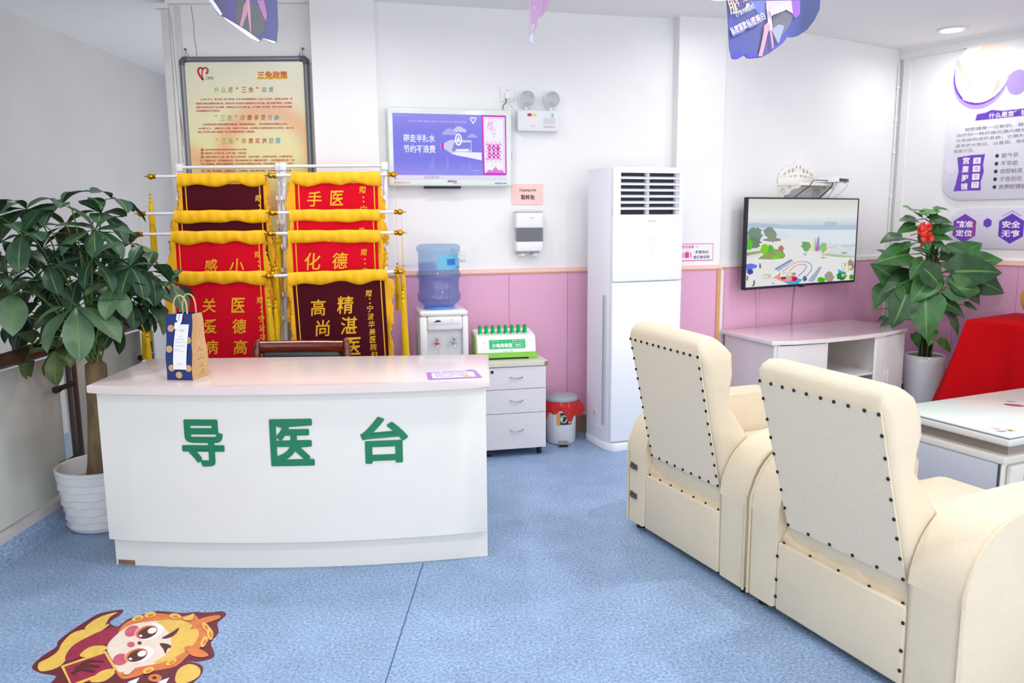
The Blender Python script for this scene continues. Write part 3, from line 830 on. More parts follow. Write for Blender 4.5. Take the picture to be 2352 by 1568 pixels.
banner('lowest maroon pennant of the right column, hanging slightly askew behind the chair', -1.335, -0.615, -1.215, -0.695, 3, M_maroon, .28,
       [(c, -1.075 + .016 * i, .975 - i * .115, .088) for i, c in enumerate('高尚医德')] + [(c, -.925 + .014 * i, .985 - i * .115, .094) for i, c in enumerate('精湛医术')],
       ('赠:宁波华美医院妇科', -.792, 1.045, .043, .036), 24, dy=-.03, tas=((0, .12, .38), (1, .10, .42)), tilt=radians(1.6))

# ================================================================== FRAMED POSTER
def poster():
    xL, xR, zT, zB = -1.97, -1.20, 2.415, 1.20
    t = thing('framed_poster', 'grey-framed cream policy poster hung on the wall above the left pennants', 'poster', ((xL + xR) / 2, 4.945, (zT + zB) / 2))
    cx, cz = (xL + xR) / 2, (zT + zB) / 2
    W_, H_ = xR - xL, zT - zB
    fr = mat('poster_frame_grey', (128, 130, 138), 0.35, 0.5)
    m1 = MB(); q = .03; hw, hh = W_ / 2, H_ / 2
    prof = 10
    # rounded tube frame with plastic corner pieces
    def edge(p0, p1): m1.tube([p0, p1], .0165, 12)
    edge((-hw + .02, 0, hh - .016), (hw - .02, 0, hh - .016)); edge((-hw + .02, 0, -hh + .016), (hw - .02, 0, -hh + .016))
    edge((-hw + .016, 0, -hh + .02), (-hw + .016, 0, hh - .02)); edge((hw - .016, 0, -hh + .02), (hw - .016, 0, hh - .02))
    m1.build('frame', fr, t)
    for sx in (-1, 1):
        for sz in (-1, 1):
            MB().tube([(sx * (hw - .05), 0, sz * (hh - .016)), (sx * (hw - .026), 0, sz * (hh - .017)), (sx * (hw - .017), 0, sz * (hh - .026)), (sx * (hw - .016), 0, sz * (hh - .05))], .0185, 12).build('corner_piece', mat('corner_slate', (84, 84, 104), 0.4), t)
    # printed sheet
    m = bpy.data.materials.new('poster_print'); m.use_nodes = True
    nt = m.node_tree; b = nt.nodes['Principled BSDF']; b.inputs['Roughness'].default_value = 0.3
    tc = nt.nodes.new('ShaderNodeTexCoord'); sp = nt.nodes.new('ShaderNodeSeparateXYZ'); nt.links.new(tc.outputs['Object'], sp.inputs[0])
    mr = nt.nodes.new('ShaderNodeMapRange'); mr.inputs[1].default_value = hh; mr.inputs[2].default_value = -.1; nt.links.new(sp.outputs['Z'], mr.inputs[0])
    cr = nt.nodes.new('ShaderNodeValToRGB'); cr.color_ramp.elements[0].color = lin((232, 231, 214)); cr.color_ramp.elements[1].color = lin((242, 232, 160))
    e = cr.color_ramp.elements.new(.45); e.color = lin((234, 228, 190)); nt.links.new(mr.outputs[0], cr.inputs[0])
    # two orange swooshes: distance to slanted arcs
    def arc(cx_, cz_, R, wd):
        vd = nt.nodes.new('ShaderNodeVectorMath'); vd.operation = 'DISTANCE'; nt.links.new(tc.outputs['Object'], vd.inputs[0]); vd.inputs[1].default_value = (cx_, 0, cz_)
        s1 = nt.nodes.new('ShaderNodeMath'); s1.operation = 'SUBTRACT'; nt.links.new(vd.outputs['Value'], s1.inputs[0]); s1.inputs[1].default_value = R
        s2 = nt.nodes.new('ShaderNodeMath'); s2.operation = 'ABSOLUTE'; nt.links.new(s1.outputs[0], s2.inputs[0])
        m2 = nt.nodes.new('ShaderNodeMapRange'); m2.interpolation_type = 'SMOOTHSTEP'; m2.inputs[1].default_value = wd; m2.inputs[2].default_value = 0
        nt.links.new(s2.outputs[0], m2.inputs[0]); return m2.outputs[0]
    a1 = arc(.12, .02, .27, .11); a2 = arc(-.62, -.52, .62, .1)
    mxm = nt.nodes.new('ShaderNodeMath'); mxm.operation = 'MAXIMUM'; nt.links.new(a1, mxm.inputs[0]); nt.links.new(a2, mxm.inputs[1])
    mm = nt.nodes.new('ShaderNodeMath'); mm.operation = 'MULTIPLY'; mm.inputs[1].default_value = .55; nt.links.new(mxm.outputs[0], mm.inputs[0])
    mx = nt.nodes.new('ShaderNodeMixRGB'); nt.links.new(mm.outputs[0], mx.inputs[0]); nt.links.new(cr.outputs[0], mx.inputs[1]); mx.inputs[2].default_value = lin((238, 150, 104))
    nt.links.new(mx.outputs[0], b.inputs['Base Color'])
    MB().box(-hw + .015, hw - .015, -.004, .006, -hh + .015, hh - .015).build('sheet', m, t, None)
    k = .77 / 303.0   # metres per photo pixel across the poster
    def X(px, py): return (px - 412 - (py - 132) * .052) * k * .985 - hw + .006
    def Zp(py): return hh - (py - 130) * .002562
    y = -.0055
    red = mat('poster_red', (200, 36, 40), .4); yel = mat('poster_yellow', (246, 200, 40), .4); dk = mat('poster_crimson', (196, 40, 62), .45)
    m1 = MB(); m1.use(yel)
    for q in range(1, 5): m1.text('三免政策', X(633, 172) - .0016 * q, Zp(172) - .0018 * q, .178, .044, y + .00005 * q, .012)
    m1.use(red).text('三免政策', X(633, 172), Zp(172), .178, .044, y - .0004, .012)
    m1.build('title', None, t, None)
    # heart emblem
    m1 = MB(); m1.use(red)
    hx, hz = X(467, 167), Zp(166)
    def band(pts, w0, w1):
        n = len(pts)
        L_ = [];
        for i, (a, c) in enumerate(pts):
            p0, p1 = Vector(pts[max(0, i - 1)]), Vector(pts[min(n - 1, i + 1)]); d = (p1 - p0).normalized(); w_ = w0 + (w1 - w0) * i / (n - 1)
            L_.append(((a - d.y * w_, c + d.x * w_), (a + d.y * w_, c - d.x * w_)))
        for (a, c), (e_, f_) in zip(L_, L_[1:]): m1.flat([a, c, f_, e_], y)
    lf = [(hx + .004 + .018 * -sin(pi * i / 12 * 1.25) * 1.2 - .008, hz + .012 + .018 * cos(pi * i / 12 * 1.25)) for i in range(13)]
    lf = [(hx, hz + .020), (hx - .008, hz + .028), (hx - .018, hz + .028), (hx - .027, hz + .018), (hx - .029, hz + .004), (hx - .022, hz - .014), (hx - .008, hz - .034), (hx - .001, hz - .042)]
    rt = [(hx - .004, hz - .04), (hx - .008, hz - .01), (hx - .002, hz + .016), (hx + .008, hz + .028), (hx + .02, hz + .028), (hx + .03, hz + .016), (hx + .026, hz + .002), (hx + .018, hz - .006)]
    band(lf, .0055, .0065); band(rt, .003, .0065)
    m1.use(mat('poster_ink', (60, 56, 56), .5)).text('宁波献血', hx + .038, hz - .028, .046, .011, y); m1.text('NINGBO XIANXUE', hx + .038, hz - .038, .046, .004, y)
    m1.build('emblem', None, t, None)
    cols = {'g': (150, 190, 70), 'o': (200, 150, 60), 'r': (206, 70, 50), 'p': (170, 110, 110), 'b': (90, 170, 190), 'n': (170, 130, 70), 's': (150, 150, 150)}
    def heading(s_, c_, xa, xb, py):
        m1 = MB(); n = len(s_)
        for i, ch in enumerate(s_):
            px = xa + (xb - xa) * i / (n - 1)
            m1.use(mat('poster_h_' + c_[i], cols[c_[i]], .4))
            if ch in '“”': m1.text(ch, X(px, py), Zp(py - 4), .014, .012, y, .02)
            elif ch != ' ': m1.text(ch, X(px, py), Zp(py), .031, .032, y, .012, .15)
        m1.build('heading', None, t, None)
    heading('什么是“三免”政策', 'ggorrrrsb', 499, 629, 205)
    heading('“三免”政策享受对象', 'gggoornpsb', 496, 642, 268)
    heading('“三免”政策实施范围', 'gggoorrpsb', 498, 645, 321)
    def para(lines, h_=.0125):
        m1 = MB(); m1.use(dk)
        for s_, xa, xb, py in lines: m1.text(s_, (X(xa, py) + X(xb, py)) / 2, Zp(py), (xb - xa) * k * .985, h_, y, .012, res=1)
        m1.build('paragraph', None, t, None)
    para([('2014年1月1日，修订后的《浙江省实施〈中华人民共和国献血法〉办法》正式实行，其中第25条规定：荣', 460, 680, 226),
          ('获国家无偿献血奉献奖的献血者，凭相关证件可以免费游览政府投资主办的公园、旅游风景区等场所，到非营利', 448, 679, 235.5),
          ('性医疗机构就诊免交门诊诊查费，免费乘坐城市公共交通工具。以下简称“三免”政策，体现了全社会对无偿献', 449, 679, 244),
          ('血者奉献精神的认可和关爱。', 449, 507, 252)])
    para([('宁波市荣获国家无偿献血奉献奖的献血者（简称奉献奖献血者），即符合国家规定无偿献血20次以上', 464, 670, 283),
          ('（4000毫升以上），经国家卫生计生委、中国红十字会总会、总后勤部卫生部等部委联合发文表彰后，由浙江省', 453, 683, 292),
          ('献血工作领导小组办公室颁发《浙江省无偿献血荣誉证》的献血者。', 453, 590, 300)])
    para([('在全市非营利性医疗机构就诊享受免交门诊诊查费；', 468, 571, 341), ('免费乘坐公共交通工具（公共汽电车、轨道交通）', 468, 569, 349),
          ('免费游览政府主办公园：溪口-雪窦山风景名胜区、五磊山风景区、上林湖荷花芯窑址、五龙潭风景名胜', 469, 680, 357.5),
          ('区、天童森林公园、双峰国家森林公园、四明山国家森林公园（商量岗景区除外）、杭州湾国家湿地公园、宁波', 457, 685, 366),
          ('市天一阁博物馆、保国寺古建筑博物馆、浙东海事民俗博物馆(庆安会馆)、四明山国家森林公园、四明山地质公', 458, 684, 374),
          ('园、宁海森林公园、前童古镇景区、慈城古县城、梁祝文化公园、北仑九峰山景区、鄞州公园景区', 459, 684, 382),
          ('旅游度假区、象山影视城、石浦渔港古城、九龙湖景区、招宝山旅游风景区、达人村景区、南宋石刻公园。', 459, 678, 390)])
    m1 = MB(); m1.use(dk)
    for i, py in enumerate((341, 349, 357.5)):
        n = 14; m1.flat([(X(462, py) + .0085 * cos(2 * pi * j / n), Zp(py) + .0085 * sin(2 * pi * j / n)) for j in range(n)], y)
    m1.use(mat('poster_cream', (244, 238, 220), .4))
    for i, py in enumerate((341, 349, 357.5)): m1.text(str(i + 1), X(462, py), Zp(py), None, .009, y - .0004, .02)
    # white star sparkles
    for px, py, s_ in ((686, 234, .03), (455, 313, .032), (441, 336, .026), (438, 350, .022), (702, 243, .024), (488, 308, .014), (646, 233, .012), (637, 243, .01), (700, 270, .016), (688, 260, .012), (447, 328, .012), (693, 345, .012), (665, 306, .01), (446, 380, .016), (434, 365, .012)):
        a, c = X(px, py), Zp(py)
        for ax, az in ((1, .12), (.12, 1)):
            m1.flat([(a - s_ * ax * .5, c), (a, c - s_ * az * .12 if ax > .5 else c - s_ * .5), (a + s_ * ax * .5, c), (a, c + s_ * az * .12 if ax > .5 else c + s_ * .5)], y)
    m1.build('decoration', None, t, None)
    # lower lines showing between the racks
    m1 = MB(); m1.use(mat('poster_brown', (120, 40, 40), .5))
    for i, (s_, z_) in enumerate((('示', 1.615), ('江省无偿', 1.575), ('门诊费查', 1.545), ('[事门诊', 1.515), ('老人证', 1.485), ('制作单位', 1.39), ('献血办公室', 1.30))):
        m1.text(s_, .277 - .0, z_ - cz, None, .035 if i == 0 else .02, y, .02)
    m1.build('paragraph', None, t, None)
    wr = mat('hanging_wire', (90, 78, 74), .6)
    for sx, pa in ((-1, .04), (1, -.03)):
        MB().tube([(sx * (hw - .02) - .015 * sx, .0, hh - .01), (sx * (hw - .035), .015, hh + .045), (sx * (hw - .06), .0, hh - .005)], .0018, 6).cyl((sx * (hw - .035), .024, hh + .045), (sx * (hw - .035), .002, hh + .045), .005, n=8).build('hanging_wire', wr, t)
poster()
# ================================================================== BACK WALL FITTINGS
def on_back(s, z, d=0.0): return BACK.loc(s, z, d)
def wall_thing(F, name, label, cat, s, z, d=0.0, group=None):
    return thing(name, label, cat, F.loc(s, z, d), F.yaw, group)

# ------------------------------------------------------------------ wall advertising screen
def media_screen():
    t = wall_thing(BACK, 'wall_screen', 'white wall-mounted advertising screen showing a blue water-saving slide', 'screen', -0.397, 1.887, 0.0)
    fr = mat('screen_frame', (222, 230, 226), 0.2, coat=.4)
    W2, H2 = .388, .236
    m1 = MB(); m1.box(-W2, W2, -.07, -.012, -H2, H2, .012, 3); m1.build('housing', fr, t)
    MB().box(-.2, .2, -.012, -.001, -.15, .15).build('wall_bracket', M_grey, t)
    MB().box(-.17, .06, -.066, -.02, -H2 - .012, -H2 + .004, .003).build('speaker_bar', M_dark, t)
    MB().box(W2 - .006, W2 + .004, -.05, -.02, -.07, -.02, .002).build('side_handle', M_black, t)
    x0, x1, z0, z1 = -.356, .346, -.192, .2
    pic = gradient('slide_blue', [(0, (150, 140, 232)), (.3, (112, 112, 226)), (.75, (120, 118, 228)), (1, (140, 134, 232))], 'Z', z0, z1, emit=1.0)
    MB().box(x0, x1, -.0715, -.068, z0, z1).build('display', pic, t, None)
    y = -.0722
    wh = glow('slide_white', (246, 244, 255)); lav = glow('slide_lavender', (178, 178, 240)); lav2 = glow('slide_pale', (212, 208, 246))
    mg = glow('slide_magenta', (212, 60, 190)); mg2 = glow('slide_rose', (232, 130, 214))
    def X(px): return (px - 1031) * .702 / 259.5 - .005
    def Zz(py): return .2 - (py - 264) * .392 / 148.0
    def F(px, py): return (X(px), Zz(py))
    m1 = MB()
    # ghost skyline, clouds, arm, bottle
    m1.use(glow('slide_line', (150, 150, 236)))
    for px, h_ in ((990, 42), (984, 30), (1024, 40), (1075, 30), (1060, 24)):
        m1.flat([F(px - 6, 405), F(px + 6, 405), F(px + 2, 405 - h_), F(px - 1, 405 - h_ - 4)], y)
    def cloud(px, py, w_, h_, mm):
        m1.use(mm)
        for dx, r in ((-.3, .5), (0, 1), (.3, .6)):
            n = 18; m1.flat([(X(px) + (dx * w_ + r * h_ * cos(2 * pi * i / n)) * .0027, max(Zz(py), Zz(py) + (r * h_ * sin(2 * pi * i / n)) * .0027)) for i in range(n)], y - .0001 * (1 + dx))
        m1.flat([(X(px - w_ / 2), Zz(py + 1)), (X(px + w_ / 2), Zz(py + 1)), (X(px + w_ / 2), Zz(py)), (X(px - w_ / 2), Zz(py))], y)
    cloud(1029, 310, 32, 14, lav); cloud(1052, 303, 34, 12, lav2); cloud(1082, 315, 24, 8, lav)
    m1.use(lav2)
    bottle = [(1009, 330), (1018, 329), (1030, 322), (1080, 322), (1081, 348), (1030, 351), (1018, 343), (1009, 343)]
    m1.flat([F(a, b_) for a, b_ in bottle], y - .0003)
    m1.use(glow('slide_water', (140, 140, 224))).flat([F(1040, 328), (X(1079), Zz(327)), F(1079, 345), F(1034, 348)], y - .0005)
    m1.use(wh).flat([F(1042, 343), F(1075, 342), F(1072, 347), F(1044, 347)], y - .0006)
    m1.use(mg).flat([F(1010, 329), F(1016, 329), F(1016, 344), F(1010, 344)], y - .0005)
    m1.use(wh)
    m1.flat([F(1030, 352), F(1050, 349), F(1104, 350), F(1104, 368), F(1075, 362), F(1045, 357)], y - .0007)
    n = 20
    ring = [(1050 + 8.5 * cos(2 * pi * i / n), 321 + 14 * sin(2 * pi * i / n)) for i in range(n)]
    ring2 = [(1050 + 5 * cos(2 * pi * i / n), 321 + 10 * sin(2 * pi * i / n)) for i in range(n)]
    for i in range(n): m1.flat([F(*ring[i]), F(*ring[(i + 1) % n]), F(*ring2[(i + 1) % n]), F(*ring2[i])], y - .0009)
    m1.flat([F(1050, 312), F(1053.5, 321), F(1052, 326), F(1048, 326), F(1046.5, 321)], y - .0009)
    m1.build('picture', None, t, None)
    m1 = MB(); m1.use(wh)
    m1.text('带走半瓶水', X(960.5), Zz(319.5), 72 * .002705, 18 * .00265, y - .0004, .018)
    m1.text('节约不浪费', X(960.5), Zz(343.5), 72 * .002705, 18 * .00265, y - .0004, .018)
    m1.build('slogan', None, t, None)
    m1 = MB(); m1.use(lav2)
    m1.text('社会主义核心价值观：富强 民主 文明 和谐 · 自由 平等 公正 法治 · 爱国 敬业 诚信 友善', X(1003), Zz(281), .355, .011, y - .0004, .01, res=1)
    m1.text('LINDOTE 2024 08-13', X(921), Zz(269), .075, .006, y - .0004, res=1)
    m1.text('宁波市文明办', X(1088), Zz(392), .05, .01, y - .0004, res=1)
    m1.use(wh).text('♡', X(1085), Zz(277), .04, .042, y - .0004, .03)
    m1.build('caption', None, t, None)
    # right-hand scroll panel
    m1 = MB(); m1.use(mg).flat([F(1104.5, 264), F(1162, 264), F(1163, 401), F(1107, 401)], y - .0008)
    m1.use(wh).flat([F(1108, 268), F(1159, 268), F(1160, 397), F(1110, 397)], y - .0011)
    m1.use(mg2)
    for a, b_ in (((1109.5, 270), (1157.5, 395)),):
        for q in ((a[0], a[1], b_[0], a[1] + 1), (a[0], b_[1] - 1, b_[0], b_[1]), (a[0], a[1], a[0] + 1, b_[1]), (b_[0] - 1, a[1], b_[0], b_[1])):
            m1.flat([F(q[0], q[1]), F(q[2], q[1]), F(q[2], q[3]), F(q[0], q[3])], y - .0012)
    m1.text('核', X(1125), Zz(287), .045, .05, y - .0014, -.005, .2); m1.text('心', X(1131), Zz(296), .035, .024, y - .0014, 0, .2)
    m1.use(lav).text('价值', X(1133), Zz(306), None, .012, y - .0014); m1.text('观', X(1133), Zz(312), None, .012, y - .0014)
    m1.text('社会主义', X(1138), Zz(276), None, .007, y - .0014)
    words = ('富强', '民主', '文明', '和谐', '自由', '平等', '公正', '法治', '爱国', '敬业', '诚信', '友善')
    for r in range(5):
        nx = 4 if r % 2 == 0 else 3
        for c in range(nx):
            px = 1117.5 + c * 10 + (0 if r % 2 == 0 else 5); py = 331 + r * 8.3
            m1.use(mg2 if r % 2 == 0 else mg)
            d_ = 7.5
            m1.flat([F(px, py - d_ * 1.2), F(px + d_ * .62, py), F(px, py + d_ * 1.2), F(px - d_ * .62, py)], y - .0013 - .0001 * (r % 2))
            if r % 2 == 0:
                m1.use(wh).flat([F(px, py - d_ * 1.0), F(px + d_ * .5, py), F(px, py + d_ * 1.0), F(px - d_ * .5, py)], y - .0015)
            m1.use(mg if r % 2 == 0 else wh).text(words[(r * 3 + c) % 12], X(px), Zz(py), .014, .012, y - .0017, .03, res=1)
    m1.use(mg2).flat([F(1114, 397), F(1120, 389), F(1128, 392), F(1136, 382), F(1144, 391), F(1152, 389), F(1157, 397)], y - .0013)
    m1.build('scroll_panel', None, t, None)
    m1 = MB(); m1.use(glow('slide_strip', (232, 226, 252))).flat([F(906, 403), F(1163, 403), F(1163, 412), F(906, 412)], y - .0006)
    m1.use(glow('slide_mauve', (140, 128, 190))).text('欢迎使用!', X(986), Zz(408), .1, .018, y - .001, 0, .15)
    m1.build('ticker', None, t, None)
    m1 = MB(); m1.use(mat('logo_blue', (40, 90, 160), .4)).text('MEDIA', X(1034), Zz(416.5), .057, .0125, -.0712, .03, .25)
    m1.use(mat('logo_orange', (236, 130, 80), .4)).text('电视传媒', X(1044), Zz(421), .04, .01, -.0712, .02)
    m1.text('1', X(1024), Zz(416), .008, .014, -.0712, .02, .3); m1.text('报修电话:18067175513', X(919), Zz(420), .1, .011, -.0712, .01)
    m1.use(mat('logo_steel', (70, 110, 150), .4)).text('服务热线:****转', X(1149), Zz(421), .075, .011, -.0712, .02)
    m1.build('bezel_print', None, t, None)
media_screen()

# ------------------------------------------------------------------ socket, plug, emergency light
def wall_socket():
    t = wall_thing(BACK, 'wall_socket', 'white wall socket with a plug in it above the advertising screen', 'socket', -0.022, 2.225)
    MB().box(-.044, .044, -.011, 0, -.044, .044, .004).build('plate', M_plastic, t)
    m1 = MB(); 
    for a in (-.008, .008): m1.cyl((a, -.0105, .022), (a, -.0122, .022), .003, n=10)
    m1.build('pin_holes', M_black, t)
    MB().box(-.02, .018, -.04, -.011, -.03, .006, .007, 3).build('plug', M_plastic, t)
    MB().cyl((.034, -.0105, -.03), (.034, -.0125, -.03), .003, n=10).build('indicator', mat('pilot_pink', (226, 110, 130), .4), t)
    MB().tube([(.0, -.03, -.03), (.0, -.03, -.05), (.02, -.02, -.06), (.055, -.014, -.1), (.066, -.02, -.12)], .0028, 6).build('power_cord', M_white, t)
    MB().tube([(-.012, -.03, -.03), (-.014, -.025, -.055), (-.03, -.02, -.07), (-.032, -.018, -.096)], .0028, 6).build('power_cord', mat('cord_dark', (60, 60, 70), .5), t)
wall_socket()

def emergency_light():
    t = wall_thing(BACK, 'emergency_light', 'twin-lamp white emergency light on the wall right of the socket', 'emergency light', 0.17, 2.06)
    MB().box(-.137, .136, -.062, 0, -.062, .066, .005).build('housing', mat('emergency_white', (226, 228, 232), .4), t)
    gl = clear('lamp_lens', (236, 238, 240), .12, bodyrgb=(220, 222, 226))
    for a, rz in ((-.07, -.15), (.09, .12)):
        MB().tube([(a - .006, -.036, .064), (a - .006, -.036, .092)], .008, 8).build('lamp_bracket', M_plastic, t)
        h = MB(); h.M = Matrix.Translation((a, -.03, .138)) @ Matrix.Rotation(rz, 4, 'Z') @ Matrix.Rotation(.12, 4, 'X')
        h.lathe([(0, .028), (.028, .026), (.046, .008), (.053, -.012), (.053, -.018), (.048, -.02)], axis='y', n=28); lamp_ = h.build('lamp_head', M_plastic, t)
        h = MB(); h.M = Matrix.Translation((a, -.03, .138)) @ Matrix.Rotation(rz, 4, 'Z') @ Matrix.Rotation(.12, 4, 'X')
        h.lathe([(0, .006), (.012, .005), (.03, -.006), (.046, -.0195), (.0525, -.0215)], axis='y', n=24); h.build('reflector', mat('reflector_silver', (186, 190, 196), .2, .9), lamp_)
        h = MB(); h.M = Matrix.Translation((a, -.03, .138)) @ Matrix.Rotation(rz, 4, 'Z') @ Matrix.Rotation(.12, 4, 'X')
        h.lathe([(0, -.028), (.03, -.0265), (.051, -.023), (.051, -.022), (0, -.027)], axis='y', n=24); h.build('lens', gl, lamp_)
    m1 = MB(); y = -.0626
    m1.use(mat('tag_red', (196, 48, 70), .5)).flat([(-.075, .028), (-.048, .028), (-.048, .046), (-.075, .046)], y)
    m1.use(mat('tag_yellow', (226, 216, 90), .5)).flat([(-.042, .028), (-.016, .028), (-.016, .046), (-.042, .046)], y)
    m1.use(mat('tag_pale', (206, 210, 214), .5)).flat([(.03, -.022), (.108, -.02), (.108, .02), (.03, .02)], y)
    m1.use(mat('tag_blue', (90, 130, 190), .5)).flat([(.08, .043), (.1, .043), (.1, .046), (.08, .046)], y).flat([(.08, .026), (.1, .026), (.1, .029), (.08, .029)], y)
    m1.text('鑫', .09, .036, .012, .01, y)
    m1.use(mat('tag_redprint', (208, 110, 116), .5)).text('消防应急照明灯具', .067, -.036, .075, .011, y); m1.text('安全出口', -.04, -.032, .036, .008, y)
    m1.build('print', None, t, None)
emergency_light()

# ------------------------------------------------------------------ paper sign and cup dispenser
def cup_sign():
    t = wall_thing(BACK, 'paper_sign', 'pink paper sign reading Cupping area above the cup dispenser', 'sign', 0.109, 1.605)
    MB().sheet(lambda u, v: (-.105 + .21 * u, -.003 - .002 * sin(pi * u) * (v), .066 - .132 * v), 6, 4, .0015).build('sheet', mat('pink_paper', (250, 206, 202), .4, nscale=25, namt=.04), t)
    m1 = MB(); m1.use(mat('sign_ink', (74, 56, 78), .5)).text('Cupping area', .002, .026, .112, .021, -.0072, .01)
    m1.use(mat('sign_black', (30, 26, 38), .5)).text('取杯处', .002, -.018, .093, .032, -.0072, .02)
    m1.build('lettering', None, t, None)
cup_sign()

def cup_dispenser():
    t = wall_thing(BACK, 'cup_dispenser', 'white paper-cup dispenser on the wall left of the air conditioner', 'dispenser', 0.103, 1.37)
    wh = mat('dispenser_white', (236, 237, 240), .3)
    MB().box(-.09, .088, -.088, 0, .018, .118, .008, 3).build('upper_cover', wh, t)
    MB().box(-.09, .088, -.088, 0, -.13, -.062, .008, 3).build('lower_tray', wh, t)
    MB().box(-.086, .084, -.008, 0, -.064, .02).build('back_plate', M_plastic, t)
    MB().box(-.088, .086, -.088, -.006, .118, .128, .004).build('top_cap', mat('dispenser_grey', (196, 198, 204), .4), t)
    MB().box(-.088, .086, -.089, -.085, -.066, .022).build('window', clear('smoke_window', (172, 174, 184), .45, bodyrgb=(140, 142, 152)), t)
    for a in (-.046, .044): MB().lathe([(.037, -.13), (.037, -.06), (.037, .02), (.034, .02), (.034, -.13)], (a, -.045, 0), 20).build('cup_tube', mat('tube_smoke', (150, 152, 160), .4), t)
    MB().text('SUNTERY', .015, .084, .03, .006, -.0886, .02).build('maker_mark', mat('mark_grey', (120, 122, 140), .5), t, None)
    return t
cup_dispenser()
M_check = bpy.data.materials.new('cup_check'); M_check.use_nodes = True
def check_setup(m):
    nt = m.node_tree; b = nt.nodes['Principled BSDF']; tc = nt.nodes.new('ShaderNodeTexCoord'); ck = nt.nodes.new('ShaderNodeTexChecker')
    ck.inputs['Scale'].default_value = 170; ck.inputs[1].default_value = lin((70, 70, 76)); ck.inputs[2].default_value = lin((240, 240, 240))
    nt.links.new(tc.outputs['Object'], ck.inputs['Vector']); nt.links.new(ck.outputs['Color'], b.inputs['Base Color'])
check_setup(M_check)
def cup(s, label, z=1.27, group='paper cups in the wall dispenser'):
    p_ = BACK.loc(s, z, .045)
    t = thing('paper_cup', label, 'cup', p_, BACK.yaw, group)
    m1 = MB(); m1.lathe([(.024, -.055), (.0285, -.034), (.0305, .002), (.0295, .002), (.0275, -.033)], n=24); m1.build('cup_wall', M_check, t)
    MB().lathe([(0, -.052), (.0235, -.052), (.0235, -.058), (.0265, -.045), (.0248, -.042)], n=24).build('cup_base', M_white, t)
    return t
cup(.057, 'checked paper cup poking out of the left dispenser tube')
cup(.147, 'checked paper cup poking out of the right dispenser tube')

def switch_plate():
    t = wall_thing(BACK, 'light_switch', 'white switch plate on the wall behind the water bottle', 'switch', -0.345, 1.227)
    MB().box(-.043, .043, -.01, 0, -.043, .043, .003).build('plate', mat('switch_ivory', (234, 232, 226), .4), t)
    for a in (-.014, .012):
        for z in (-.024, 0, .024): MB().box(a - .011, a + .011, -.0135, -.009, z - .0105, z + .0105, .002).build('rocker', M_plastic, t)
switch_plate()

# ------------------------------------------------------------------ magenta-bordered sign on the right pillar
def valuables_sign():
    t = wall_thing(BACK, 'wall_sign', 'white sign with a magenta border and suitcase on the pillar beside the air conditioner', 'sign', 1.263, 1.217, .081)
    mgt = mat('sign_magenta', (228, 24, 160), .4); ink = mat('sign_navy', (60, 52, 84), .4)
    MB().box(-.142, .137, -.003, 0, -.058, .058).build('board', M_plastic, t, None)
    y = -.0036; m1 = MB(); m1.use(mgt)
    for q in ((-.142, -.058, .137, -.0535), (-.142, .0535, .137, .058), (.1335, -.058, .137, .058), (-.142, -.058, -.1385, .058)): m1.flat([(q[0], q[1]), (q[2], q[1]), (q[2], q[3]), (q[0], q[3])], y)
    m1.build('border', None, t, None)
    m1 = MB(); m1.use(mgt)
    m1.flat([(-.073, -.038), (-.042, -.038), (-.042, .0), (-.073, .0)], y)
    m1.flat([(-.09, -.038), (-.082, -.038), (-.082, .0), (-.088, -.004)], y); m1.flat([(-.033, -.038), (-.025, -.036), (-.027, -.004), (-.033, .0)], y)
    n = 10
    for i in range(n):
        a, b_ = pi * i / n, pi * (i + 1) / n
        m1.flat([(-.0575 + .011 * cos(a), .0 + .012 * sin(a)), (-.0575 + .011 * cos(b_), .012 * sin(b_)), (-.0575 + .009 * cos(b_), .01 * sin(b_)), (-.0575 + .009 * cos(a), .01 * sin(a))], y)
    for i, ch in enumerate('温馨提示'):
        c = -.085 + i * .0225; n = 14
        m1.flat([(c + .0095 * max(-.9, min(.9, 1.25 * cos(2 * pi * j / n))), .036 + .0095 * max(-.9, min(.9, 1.25 * sin(2 * pi * j / n)))) for j in range(n)], y)
    m1.text('>>>', .017, .036, .024, .012, y)
    m1.use(M_plastic)
    for i, ch in enumerate('温馨提示'): m1.text(ch, -.085 + i * .0225, .036, .012, .012, y - .0004)
    m1.build('pictogram', None, t, None)
    m1 = MB(); m1.use(ink).text('贵重物品', .052, .0, .098, .022, y, .012); m1.text('请妥善保管', .05, -.034, .124, .022, y, .012)
    m1.build('lettering', None, t, None)
valuables_sign()

